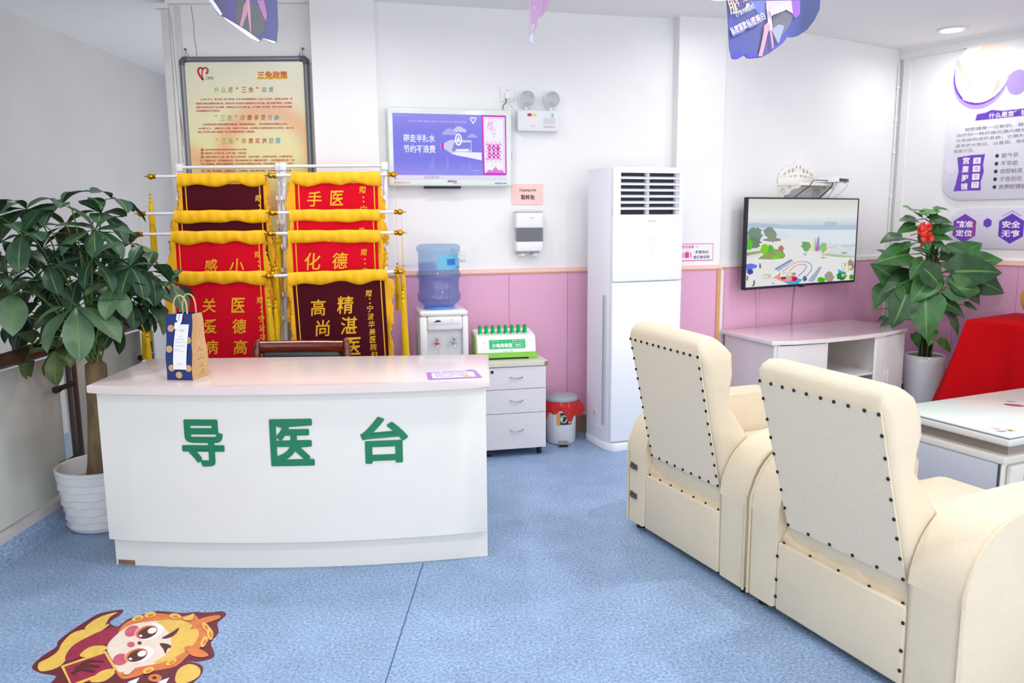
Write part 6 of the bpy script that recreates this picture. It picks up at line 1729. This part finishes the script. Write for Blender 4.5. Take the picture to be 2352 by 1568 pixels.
# ================================================================== COFFEE TABLE
def coffee_table():
    t = thing('coffee_table', 'white coffee table with a flower-printed glass top at the right edge', 'table', (2.264, 3.513, 0), radians(24.5))
    # local x runs away from the armchairs, local y runs back along their row
    wh = mat('coffee_white', (226, 222, 212), .3, coat=.3); gl = mat('coffee_glass', (222, 230, 224), .16, spec=.35); gp = mat('coffee_panel', (196, 198, 206), .3); dk_ = mat('coffee_recess_shade', (160, 148, 140), .6)
    W_, D_ = 1.15, .66
    MB().box(.0, W_, .0, D_, .402, .442, .012, 4).build('top_board', wh, t)
    MB().box(.004, W_ - .004, .004, D_ - .004, .4425, .4505, .0025, 2).build('glass_top', gl, t)
    MB().box(-.002 + .003, W_ - .003, .002, D_ - .002, .4395, .4430, .001).build('glass_edge', mat('glass_edge_blue', (112, 128, 160), .2), t)
    MB().box(.07, W_ - .07, .05, D_ - .03, .345, .402).build('recess', dk_, t)  # grey-brown colour carries the shadow under the top board
    MB().box(.02, W_ - .02, .03, D_ - .01, .31, .345, .004).build('body_cap', wh, t)
    MB().box(.03, W_ - .03, .045, D_ - .02, .10, .31, .003).build('body', wh, t)
    MB().box(.024, .034, .06, D_ - .035, .115, .305, .002).build('end_panel', gp, t)
    MB().box(.022, .03, .05, .058, .105, .305).build('edge_strip', mat('edge_dark', (90, 92, 104), .3, .5), t)
    MB().box(.0, W_, .02, D_ - .0, .075, .10, .004).build('plinth_ledge', wh, t)
    MB().box(.06, W_ - .06, .07, D_ - .05, 0, .075).build('plinth', gp, t)
    for a in (.11, .66):
        d_ = MB().box(a - .05, a + .46, .018, .046, .115, .30, .012, 3).build('drawer', wh, t)
        m1 = MB(); m1.lathe([(.02, -.16), (.04, -.15), (.045, 0), (.04, .15), (.02, .16)], axis='x', c=(a + .2, .03, .235), n=16); m1.build('drawer_moulding', wh, d_, 50)
        MB().tube([(a + .02, .02, .165), (a + .02, .002, .165), (a + .4, .002, .165), (a + .4, .02, .165)], .006, 8).build('handle', mat('handle_dark', (64, 70, 80), .25, .9), d_)
    m1 = MB(); r = random.Random(3)
    def petal(cx, cy, s_, a, c):
        m1.use(mat('flower_%d_%d' % (c[0], c[2]), c, .1)); n = 10
        m1.flat([(cx + s_ * cos(a) * (.5 + .5 * cos(q)) - s_ * .3 * sin(a) * sin(q), cy + s_ * sin(a) * (.5 + .5 * cos(q)) + s_ * .3 * cos(a) * sin(q)) for q in [2 * pi * i / n for i in range(n)]], .4508, 'xy')
    for i in range(5): petal(.12, .08, .035, 2 * pi * i / 5, (236, 230, 176))
    petal(.09, .075, .05, 2.6, (170, 168, 184)); petal(.10, .11, .04, 2.0, (190, 188, 196)); petal(.66, .36, .10, 2.2, (150, 96, 110)); petal(.62, .30, .09, 3.6, (232, 206, 206)); petal(.72, .45, .05, 2.6, (150, 146, 156)); petal(.80, .36, .09, 1, (214, 190, 196))
    m1.build('printed_flowers', None, t, None)
coffee_table()

# ================================================================== ARMCHAIRS
M_hide = mat('cream_leather', (228, 214, 188), .42, nscale=5, namt=.05, bump=.16, bscale=90, spec=.4)
M_hide2 = mat('cream_leather_grain', (222, 206, 178), .5, nscale=7, namt=.05, bump=.2, bscale=130)
M_backing = mat('grey_beige_backing', (238, 224, 200), .7, nscale=160, namt=.08, bump=.1, bscale=260)
M_nail = mat('nail_dark', (52, 46, 46), .3, .7)
ROW = Frame(.544, 3.638, atan2(-.912, .41))
def rrect(x0, x1, y0, y1, r, n=6):
    pts = []
    r = min(r, (x1 - x0) / 2 - .001, (y1 - y0) / 2 - .001)
    for cx, cy, a0 in ((x1 - r, y1 - r, 0), (x0 + r, y1 - r, pi / 2), (x0 + r, y0 + r, pi), (x1 - r, y0 + r, 3 * pi / 2)):
        for i in range(n + 1): pts.append((cx + r * cos(a0 + pi / 2 * i / n), cy + r * sin(a0 + pi / 2 * i / n)))
    return pts
def nail_proto():
    m1 = MB(); m1.lathe([(.0062, 0), (.0058, -.0025), (.0035, -.0045), (0, -.0052)], axis='y', n=10)
    return m1
_nail_me = None
def armchair(label, s0, W_, aL, aR, bracket, seed, lean=0.0, drop=0.0, zb=.385, zt=.935):
    hx = 0.0
    global _nail_me
    p_ = ROW.loc(s0, 0)
    t = thing('armchair', label, 'armchair', p_, ROW.yaw, 'cream reclining armchairs in a row')
    r = random.Random(seed)
    xi, xo = aL, W_ - aR          # inner faces of the arms
    # arms: rounded back-top corner, soft edges
    def arm(x0, x1, nm):
        pr = [(0.0, .035), (.0, .37)]
        for i in range(11):
            a = pi - (pi / 2) * i / 10
            pr.append((.23 + .23 * cos(a), .37 + .24 * sin(a)))
        pr += [(.45, .615), (.70, .612)]
        for i in range(7):
            a = pi / 2 - (pi / 2) * i / 6; pr.append((.74 + .11 * cos(a), .50 + .11 * sin(a)))
        pr += [(.85, .035)]
        if seed == 2 and nm == 'l': pr = [(y_ if y_ < .45 else .40 + (y_ - .40) * .68, z_) for y_, z_ in pr]
        m1 = MB(); m1.prism(pr, x0, x1, 'yz', min(.05, (x1 - x0) * .3), 5)
        o = m1.build('arm', M_hide, t, 50)
        # piping round the outer edge
        for xx in (x0 + .012, x1 - .012):
            pass
        q = MB(); pp = [(xx_, y_ - .0 if y_ > .01 else -.002, z_) for (y_, z_) in pr[:18] for xx_ in ((x0 + .006) if nm == 'l' else (x1 - .006),)]
        q.tube(pp, .006, 6); q.build('piping', M_hide2, o, 60)
        return o
    al = arm(0.004, aL - .002, 'l'); ar = arm(xo + .002, W_ - .004, 'r')
    # lower back panel, folded leather above it
    MB().box(xi, xo, .0, .05, .035, .292, .008, 3).build('lower_back_panel', M_hide, t)
    def gus(u, v):
        x = xi + (xo - xi) * u; z = .286 + .11 * v
        sag = -.014 * sin(pi * v) * sin(pi * u) + (.007 * sin(9 * u + 4 * v + seed) + .006 * sin(23 * u - 7 * v + seed) + .003 * sin(41 * u + 9 * v)) * sin(pi * min(1, v * 1.1))
        return (x, .026 + .012 * v - sag, z)
    MB().sheet(gus, 30, 8, .02).build('back_fold', M_hide2, t, 60)
    # backrest: lofted, leaning back, headrest bulge and neck
    prof0 = [(.30, .032, .34), (.38, .016, .31), (.46, -.002, .25), (.54, -.02, .18), (.60, -.034, .138), (.66, -.047, .097), (.72, -.060, .057), (.78, -.073, .056), (.84, -.086, .066), (.89, -.097, .063), (.93, -.106, .05), (.962, -.106, .022), (.985, -.094, -.006), (.998, -.074, -.03)]
    prof = [(z - drop * (z - .3) / .7, yb - lean * (z - .3) / .65, yf - lean * z) for z, yb, yf in prof0]
    wb = [(.20, .0), (.5, .006), (.70, .0), (.82, .008), (.93, .002), (1.0, -.02)]
    def wob_(z):
        for (a, b_), (c_, d_) in zip(wb, wb[1:]):
            if a <= z <= c_: return b_ + (d_ - b_) * (z - a) / (c_ - a)
        return 0
    m1 = MB(); rings = []
    for z, yb, yf in prof:
        e_ = wob_(z); rad_ = .04 if z < .93 else .02
        x0_, x1_ = xi + .008 - e_ - hx, xo - .008 + e_ + hx
        # leather bulges past the nailed panel
        rings.append([(x, y_ + .003 * sin(14 * x + 9 * z + seed), z + (.006 * sin(5 * x + seed) if z > .9 else 0)) for x, y_ in rrect(x0_, x1_, yb, yf, rad_)])
    last = rings[-1]; cxm = sum(q[0] for q in last) / len(last); cym = sum(q[1] for q in last) / len(last)
    rings.append([(cxm + (q[0] - cxm) * .8, cym + (q[1] - cym) * .4, q[2] + .006) for q in last])
    m1.loft(rings); br = m1.build('backrest', M_hide, t, 60)
    # nailed backing cloth
    def ypl(z):
        for (a, b_, _), (c_, d_, _) in zip(prof, prof[1:]):
            if a <= z <= c_: return b_ + (d_ - b_) * (z - a) / (c_ - a)
        return prof[0][1]
    def backp(u, v):
        z = zb + (zt - zb) * v
        x0_, x1_ = xi + .034 - .008 * v, xo - .016 + .002 * v
        return (x0_ + (x1_ - x0_) * u, ypl(z) - .0045 - .0025 * sin(pi * u) * sin(pi * v), z - .008 * (u - .5) * v)
    MB().sheet(backp, 14, 16, .004).build('back_cover', M_backing, t, 60)
    # seat and base
    MB().box(xi + .002, xo - .002, .2, .83, .24, .44, .05, 4).build('seat_cushion', M_hide, t)
    MB().box(xi, xo, .05, .82, .05, .235, .01).build('base_skirt', M_hide2, t)
    for a in (.05, W_ - .05):
        for b_ in (.05, .78): MB().cyl((a, b_, 0), (a, b_, .036), .022, n=14).build('foot', M_black, t)
    # nails
    def nail(x, y_, z):
        global _nail_me
        if _nail_me is None:
            o = nail_proto().build('upholstery_nail', M_nail, t); _nail_me = o.data
        else:
            o = bpy.data.objects.new('upholstery_nail', _nail_me); COL.objects.link(o); o.parent = t
        o.location = (x, y_, z)
    nz = 13 if seed == 1 else 9; nx_ = 11 if seed == 1 else 9
    for u in (.012, .988):
        for i in range(nz):
            q = backp(u, .985 - .97 * i / (nz - 1) + r.uniform(-.008, .008) * (0 < i < nz - 1)); nail(q[0], q[1] - .001, q[2])
    for i in range(1, nx_): q = backp(.012 + .976 * i / nx_ + r.uniform(-.01, .01), .985); nail(q[0], q[1] - .001, q[2])
    nb = 7 if seed == 1 else 4
    for i in range(1, nb + 1): q = backp(.012 + .976 * i / (nb + 1), .015); nail(q[0], q[1] - .001, q[2])
    nl = 7 if seed == 1 else 5
    for i in range(nl): nail(xi + .02 + (xo - xi - .04) * i / (nl - 1), .013, .293)
    if seed != 1:
        for x in (xi + .004, xo - .004):
            for z in (.24, .15, .085): nail(x, -.001, z)
    if bracket:
        for z in (.305, .165):
            b_ = MB(); b_.box(.03, .052, -.004, .002, z - .016, z + .016, .002).box(.052, .085, -.006, .001, z - .013, z + .013, .002).box(.04, .07, -.014, -.004, z - .006, z + .006, .002)
            b_.build('link_bracket', mat('bracket_steel', (120, 118, 116), .3, .9), t)
    return t
armchair('cream leather armchair seen from behind, further one with metal link brackets on its left arm', 0.0, .835, .148, .165, True, 1)
armchair('cream leather armchair seen from behind, nearest to the camera at the lower right', .842, .885, .155, .19, False, 2, lean=.032, drop=.026, zb=.362, zt=.908)

# ================================================================== SIGN BOARDS ON THE RIGHT WALL
def right_signs():
    pu = mat('board_purple', (112, 64, 190), .35); lil = mat('board_lilac', (186, 160, 226), .35); bg = gradient('board_white_lilac', [(0, (222, 218, 236)), (.35, (234, 232, 242)), (.6, (244, 243, 248)), (1, (246, 246, 248))], 'Z', -.55, .55, rough=.25)
    ink = mat('board_ink', (150, 148, 158), .5); wht = mat('board_paper', (248, 248, 250), .3); dot = mat('board_dot', (50, 46, 70), .4); skin = mat('board_skin', (244, 220, 206), .4); skin2 = mat('board_skin_shade', (232, 194, 184), .4)
    # upper board: s .405 .. 1.9, z 1.56 .. 2.67
    s0, z0 = .405, 2.115
    t = wall_thing(RIGHT, 'information_board', 'large white rounded information board with a purple banner heading on the right wall', 'sign', s0, z0)
    W_, zt, zb = 1.5, .55, -.55; r_ = .14
    o_ = []
    for cx, cz, a0 in ((W_ - r_, zt - r_, 0), (.28, zt - .28, pi / 2), (r_, zb + r_, pi), (W_ - r_, zb + r_, 3 * pi / 2)):
        rr = .28 if cx == .28 else r_
        for i in range(9): o_.append((cx + rr * cos(a0 + pi / 2 * i / 8), cz + rr * sin(a0 + pi / 2 * i / 8)))
    MB().prism(o_, -.02, -.002, 'xz', .002).build('board', bg, t, 40)
    y = -.0206
    def circ(m1, mm, cx, cz, rx, rz, yy, n=32): m1.use(mm).flat([(cx + rx * cos(2 * pi * i / n), cz + rz * sin(2 * pi * i / n)) for i in range(n)], yy)
    m1 = MB()
    circ(m1, lil, .225, .36 - .03, .20, .23, y); circ(m1, pu, .225, .352, .196, .222, y - .0003); circ(m1, wht, .232, .37, .195, .225, y - .0006)
    # soft figure: rounded belly, forearm and hand in pale tones, no likeness
    m1.use(skin).flat([(.18, .50), (.24, .56), (.34, .58), (.39, .5), (.34, .43), (.26, .42), (.2, .44)], y - .0009)
    m1.use(skin2).flat([(.05, .48), (.1, .40), (.155, .32), (.17, .26), (.15, .25), (.11, .32), (.055, .41), (.04, .46)], y - .0012)
    m1.use(skin).flat([(.1, .21), (.15, .235), (.26, .24), (.31, .23), (.34, .18), (.30, .16), (.24, .155), (.16, .158), (.11, .18)], y - .0012)
    m1.use(skin2).flat([(.31, .18), (.36, .24), (.365, .29), (.345, .3), (.33, .24)], y - .0014)
    circ(m1, lil, .48, .255, .07, .085, y - .0015); circ(m1, lil, .585, .27, .03, .04, y - .0012)
    m1.build('round_picture', None, t, None)
    m1 = MB(); m1.use(pu).flat([(.21, .02), (.22, .065), (.28, .07), (.32, .085), (.40, .07), (1.2, .07), (1.2, .02)], y)
    m1.use(wht).text('什么是宫腔镜？', .445, .044, .28, .04, y - .0006, .02); m1.build('heading_bar', None, t, None)
    m1 = MB(); m1.use(ink)
    for i, l in enumerate(('　宫腔镜是一项新的、微创性妇科诊疗技术，用于子', '治疗的一种纤维光源内窥镜，包括宫腔镜、能源系统、', '光系统和成像系统；它是利用镜体的前部进入宫腔，对', '具有放大效应，以直观、准确成为妇科出血性疾病和宫腔')):
        m1.text(l, .08 + .48 + (.03 if i == 0 else 0), -.038 - i * .038, .96 - (.06 if i == 0 else 0), .026, y, .012, res=2)
    m1.text('检查方法。', .145, -.19, .15, .026, y, .012, res=2)
    m1.build('paragraph', None, t, None)
    m1 = MB(); m1.use(pu).flat([(.10, -.235), (.20, -.225), (.30, -.225), (.292, -.30), (.302, -.35), (.285, -.42), (.29, -.485), (.19, -.482), (.09, -.485), (.105, -.42), (.118, -.34)], y)
    m1.use(wht)
    for i, ch in enumerate('宫腹腔镜'): m1.text(ch, .168, -.262 - i * .063, .05, .05, y - .0006, .025)
    for i in range(4):
        c_, cz = .247, -.268 - i * .058
        m1.use(wht).flat([(c_ - .026, cz - .022), (c_ + .026, cz - .022), (c_ + .026, cz + .022), (c_ - .026, cz + .022)], y - .0006)
        m1.use(lil).text('适用范围'[i], c_, cz, .028, .028, y - .001, .02)
    m1.build('scope_panel', None, t, None)
    def bullet(cx, cz):
        q = MB(); circ(q, dot, cx, cz, .013, .014, y, 14); q.build('bullet', None, t, None)
    for i, l in enumerate(('宫外孕', '不孕症', '宫腔粘连', '子宫后位', '宫腹腔镜联合cook')):
        bullet(.385, -.243 - i * .055); m1 = MB()
        w_ = (.115, .115, .15, .15, .30)[i]
        m1.use(mat('board_textdark', (128, 124, 140), .5)).text(l, .415 + w_ / 2, -.243 - i * .055, w_, .033, y, .012); m1.build('list_line', None, t, None)
    for i in range(3): bullet(.80, -.243 - (i + 1) * .055)
    m1 = MB(); circ(m1, mat('board_palelilac', (228, 222, 242), .3), .06, -.3, .045, .05, y + .0002); circ(m1, MATS['board_palelilac'], .03, -.24, .02, .024, y + .0002); circ(m1, MATS['board_palelilac'], .03, -.37, .012, .014, y + .0002); m1.build('pale_bubbles', None, t, None)
    # lower strip with hexagons
    t = wall_thing(RIGHT, 'slogan_board', 'low lilac board with purple hexagons on the right wall behind the climbing plant', 'sign', .49, 1.355)
    o_ = []; W_ = 1.6
    for cx, cz, a0 in ((W_ - .05, .145 - .05, 0), (.1, .145 - .1, pi / 2), (.08, -.145 + .08, pi), (W_ - .05, -.145 + .05, 3 * pi / 2)):
        rr = .1 if cx == .1 else (.08 if cx == .08 else .05)
        for i in range(7): o_.append((cx + rr * cos(a0 + pi / 2 * i / 6), cz + rr * sin(a0 + pi / 2 * i / 6)))
    MB().prism(o_, -.015, -.002, 'xz', .002).build('board', mat('board_lilacgrey', (226, 222, 238), .3), t, 40)
    y = -.0156
    hexg = gradient('hexagon_violet', [(0, (132, 60, 186)), (.5, (120, 52, 190)), (1, (176, 60, 130))], 'X', -.02, .25, rough=.3); hex2 = mat('hexagon_purple', (106, 60, 190), .3)
    def hexa(m1, mm, cx, cz, r, yy): m1.use(mm).flat([(cx + r * .9 * cos(pi / 6 + pi / 3 * i), cz + r * sin(pi / 6 + pi / 3 * i)) for i in range(6)], yy)
    def chev(m1, cx, cz, r, up):
        m1.use(lil)
        sg = 1 if up else -1
        for q in (-1, 1): m1.flat([(cx + q * r * .55, cz + sg * r * .72), (cx, cz + sg * r * 1.06), (cx, cz + sg * r * 1.14), (cx + q * r * .55, cz + sg * r * .8)], y)
    for i, (cx, ch, mm) in enumerate(((.105, ('精准', '定位'), hexg), (.435, ('安全', '无痕'), hex2), (.78, ('快速', '康复'), hex2), (1.12, ('微创', '舒适'), hex2))):
        m1 = MB(); hexa(m1, mm, cx, .0, .108, y - .0002); chev(m1, cx, 0, .115, i % 2 == 1)
        m1.build('hexagon', None, t, None)
        m1 = MB(); m1.use(wht).text(ch[0], cx, .03, .125, .05, y - .0008, .025).text(ch[1], cx, -.035, .125, .05, y - .0008, .025); m1.build('lettering', None, t, None)
        if i < 3:
            m1 = MB(); hexa(m1, hex2, cx + .165, .04, .036, y - .0002); m1.build('small_hexagon', None, t, None)
right_signs()

# ================================================================== HANGING PAPER FLAGS
def flag(label, pts, Y, yaw, art, seed, curl=.02, group='printed flags hanging from the ceiling'):
    """pts: outline (x,z) in metres, relative to its hanging point"""
    xs = [p_[0] for p_ in pts]; zs = [p_[1] for p_ in pts]; cx = (min(xs) + max(xs)) / 2; zt = max(zs)
    t = thing('hanging_flag', label, 'flag', (cx, Y, zt), yaw, group)
    P_ = [(a - cx, b_ - zt) for a, b_ in pts]
    def bend(x, z): return curl * sin(6 * x + 4 * z + seed) * min(1, -z * 3)
    # fill outline with a fine grid so the sheet can curl
    m1 = MB()
    base = gradient('flag_print_%d' % seed, art['bg'], 'X', min(xs) - cx, max(xs) - cx, rough=.3, nscale=3, namt=.12)
    m1.use(base)
    bmx = m1.bm
    f_ = m1.f([m1.v((x, 0, z)) for x, z in P_])
    bmesh.ops.triangulate(bmx, faces=[f_])
    for _ in range(3): bmesh.ops.subdivide_edges(bmx, edges=list(bmx.edges), cuts=1, use_grid_fill=True)
    for v_ in bmx.verts: v_.co.y = bend(v_.co.x, v_.co.z)
    r_ = bmesh.ops.extrude_face_region(bmx, geom=list(bmx.faces))
    for g in r_['geom']:
        if isinstance(g, bmesh.types.BMVert): g.co.y += .0016
    m1.build('sheet', None, t, None)
    def wp(off): return lambda X, Z_: (X - cx, bend(X - cx, Z_ - zt) - off, Z_ - zt)
    m1 = MB()
    lay = .0008
    for c, poly_ in art['shapes']:
        m1.use(mat('flagink_%d_%d_%d' % c, c, .35)); lay += .0006
        f_ = m1.f([m1.v((x - cx, 0, z - zt)) for x, z in poly_])
        res_ = bmesh.ops.triangulate(m1.bm, faces=[f_]); es = {e for q in res_['faces'] for e in q.edges}
        g = bmesh.ops.subdivide_edges(m1.bm, edges=list(es), cuts=2, use_grid_fill=True)
        vv = {v_ for q in m1.bm.faces for v_ in q.verts if v_.co.y == 0}
        for v_ in vv: v_.co.y = bend(v_.co.x, v_.co.z) - lay
    m1.build('print', None, t, None)
    if art.get('text'):
        m1 = MB()
        for s_, x, z, w_, h_, c, ang in art['text']:
            m1.use(mat('flagink_%d_%d_%d' % c, c, .35)); f2 = wp(lay + .0008)
            m1.text(s_, 0, 0, w_, h_, bold=.015, warp=lambda X, Z_: f2(x + X * cos(ang) - Z_ * sin(ang), z + X * sin(ang) + Z_ * cos(ang)))
        m1.build('lettering', None, t, None)
    MB().tube([(0, 0, -.004), (0, 0, CEIL_Z - zt)], .0012, 5).build('string', M_white, t)
    return t

def A2(px, py, Y):
    v_ = world_at(px, py, Y); return (v_.x, v_.z)
Y1 = 3.2
def crop(x, y, Y=Y1): return A2(1660 + x / 9.8, y / 9.8, Y)
top_ext = 2.52
x_l, x_r = crop(100, 0)[0], crop(2190, 0)[0]
out3 = [(x_l, top_ext), (x_l, crop(100, 0)[1])] + [crop(*q) for q in ((130, 400), (150, 1080), (200, 1310), (270, 1335), (360, 1315), (490, 1235), (560, 1300), (640, 1305), (820, 1260), (910, 1270), (1050, 1200), (1300, 1020), (1400, 940), (1490, 810), (1600, 815), (1730, 785), (1930, 650), (2080, 450), (2190, 210))] + [(x_r, crop(2195, 0)[1]), (x_r, top_ext)]
C = lambda L_: [crop(*q) for q in L_]
pill = lambda x0, y0, x1, y1: C([(x0, y0 + 60), (x0 + 40, y0), (x1 - 60, y1 - 230), (x1, y1 - 200), (x1, y1 - 60), (x1 - 40, y1), (x0 + 40, y0 + 230), (x0, y0 + 200)])
art3 = {'bg': [(0, (84, 96, 176)), (.35, (92, 98, 168)), (.6, (96, 100, 150)), (.8, (84, 92, 176)), (1, (56, 70, 120))],
        'shapes': [((120, 130, 206), C([(600, 0), (1000, 0), (1000, 400), (850, 300)])), ((112, 116, 128), C([(1170, 330), (1420, 220), (1620, 330), (1540, 560), (1380, 760), (1250, 950), (1130, 700)])),
                   ((160, 168, 190), C([(1130, 640), (1300, 520), (1420, 560), (1330, 800), (1290, 970), (1200, 780)])),
                   ((150, 100, 196), C([(1480, 0), (1750, 0), (1760, 300), (1660, 400), (1580, 280)])),
                   ((232, 196, 224), C([(1000, 0), (1560, 0), (1600, 290), (1440, 200), (1250, 100), (1100, 90), (1130, 330), (1060, 360), (1010, 200)])),
                   ((236, 206, 222), C([(1000, 100), (1120, 330), (1150, 600), (1120, 700), (1060, 600)])),
                   ((218, 160, 180), C([(1040, 480), (1110, 560), (1040, 740), (950, 1100), (910, 1250), (820, 1255), (880, 1020), (940, 740), (960, 560)])),
                   ((206, 150, 176), C([(1075, 640), (1130, 660), (1165, 900), (1170, 1060), (1140, 1080), (1110, 860)])),
                   ((92, 78, 196), C([(200, 1240), (470, 1200), (480, 1235), (360, 1315), (270, 1335), (205, 1310)])), ((78, 88, 206), C([(520, 1200), (800, 1190), (810, 1255), (640, 1300), (560, 1295)])),
                   ((132, 122, 190), pill(210, 590, 540, 700)), ((132, 122, 190), pill(590, 400, 930, 490)), ((226, 206, 226), C([(1090, 170), (1440, 30), (1470, 60), (1450, 190), (1130, 330)]))],
        'text': [('私密紧致', crop(370, 620)[0], crop(370, 620)[1], .068, .03, (246, 240, 250), .44), ('私密美白', crop(755, 430)[0], crop(755, 430)[1], .075, .03, (240, 232, 248), .44), ('【宁波华美医院】', crop(510, 220)[0], crop(510, 220)[1], .075, .02, (226, 226, 244), .44),
                 ('服务', crop(390, 60)[0], crop(390, 60)[1], .09, .06, (244, 206, 170), .35), ('私密整形', crop(1290, 190)[0], crop(1290, 190)[1], .075, .028, (250, 246, 250), .4)]}
flag('blue printed flag with white captions hanging from the ceiling right of the air conditioner', out3, Y1, 0, art3, 3)

def crop1(x, y): return A2(470 + x / 12.38, y / 12.38, 3.2)
C1 = lambda L_: [crop1(*q) for q in L_]
xl, xr = crop1(130, 0)[0], crop1(2045, 0)[0]
out1 = [(xl - .12, top_ext)] + C1([(130, 0), (240, 180), (400, 430), (520, 455), (570, 500), (800, 700), (1100, 930), (1320, 1090), (1530, 1190), (1590, 1160), (1640, 1075), (1800, 1170), (2000, 1245), (2040, 1180), (2075, 700), (2045, 0)]) + [(xr, top_ext)]
art1 = {'bg': [(0, (104, 106, 156)), (.3, (98, 92, 164)), (.55, (96, 98, 120)), (.8, (108, 96, 160)), (1, (96, 98, 140))],
        'shapes': [((104, 108, 112), C1([(900, 0), (1280, 0), (1560, 180), (1700, 520), (1700, 900), (1500, 1080), (1250, 960), (900, 640), (860, 500)])), ((178, 124, 176), C1([(1480, 0), (1680, 0), (1760, 400), (1740, 620), (1660, 460), (1560, 170)])),
                   ((196, 140, 166), C1([(1170, 60), (1215, 200), (1200, 420), (1130, 600), (1090, 780), (1000, 740), (1060, 480), (1110, 150)])), ((200, 150, 176), C1([(1170, 0), (1270, 0), (1300, 300), (1310, 600), (1330, 930), (1300, 920), (1260, 560), (1200, 200)])),
                   ((232, 232, 246), C1([(120, 0), (250, 0), (390, 200), (520, 410), (490, 455), (440, 440), (300, 250), (180, 70)])), ((242, 242, 250), C1([(570, 500), (900, 690), (1280, 930), (1590, 1160), (1530, 1190), (1320, 1090), (1100, 930), (800, 710), (580, 540)])),
                   ((236, 236, 246), C1([(1660, 1085), (2020, 1180), (2020, 1240), (1980, 1235), (1800, 1165)]))]}
flag('blue printed flag with white curled edges hanging at the upper left', out1, 3.2, 0, art1, 1, .012)

def crop2(x, y): return A2(1180 + x / 14.26, y / 14.26, 3.6)
C2 = lambda L_: [crop2(*q) for q in L_]
xl, xr = crop2(515, 0)[0], crop2(1165, 0)[0]
out2 = [(xl, top_ext)] + C2([(515, 0), (520, 600), (515, 1170), (485, 1390), (530, 1360), (620, 1480), (655, 1450), (660, 1040), (740, 890), (800, 600), (960, 490), (1090, 270), (1165, 0)]) + [(xr, top_ext)]
art2 = {'bg': [(0, (232, 230, 240)), (.4, (214, 208, 224)), (.7, (222, 204, 216)), (1, (200, 160, 200))],
        'shapes': [((198, 190, 220), C2([(640, 170), (700, 200), (700, 320), (660, 330), (625, 260)])), ((200, 160, 196), C2([(1010, 0), (1110, 0), (1100, 180), (1000, 400), (960, 480), (940, 340), (980, 180)])),
                   ((206, 184, 206), C2([(530, 800), (700, 740), (720, 880), (640, 1020), (530, 1150)])), ((204, 214, 240), C2([(520, 1170), (600, 1080), (650, 1050), (650, 1440), (620, 1470), (530, 1350), (490, 1380)]))]}
flag('pale lilac flag turned nearly edge-on, hanging at the top centre', out2, 3.6, 0, art2, 2, .012)
bpy.data.objects.remove(_to, do_unlink=True)
bpy.data.curves.remove(_tc)
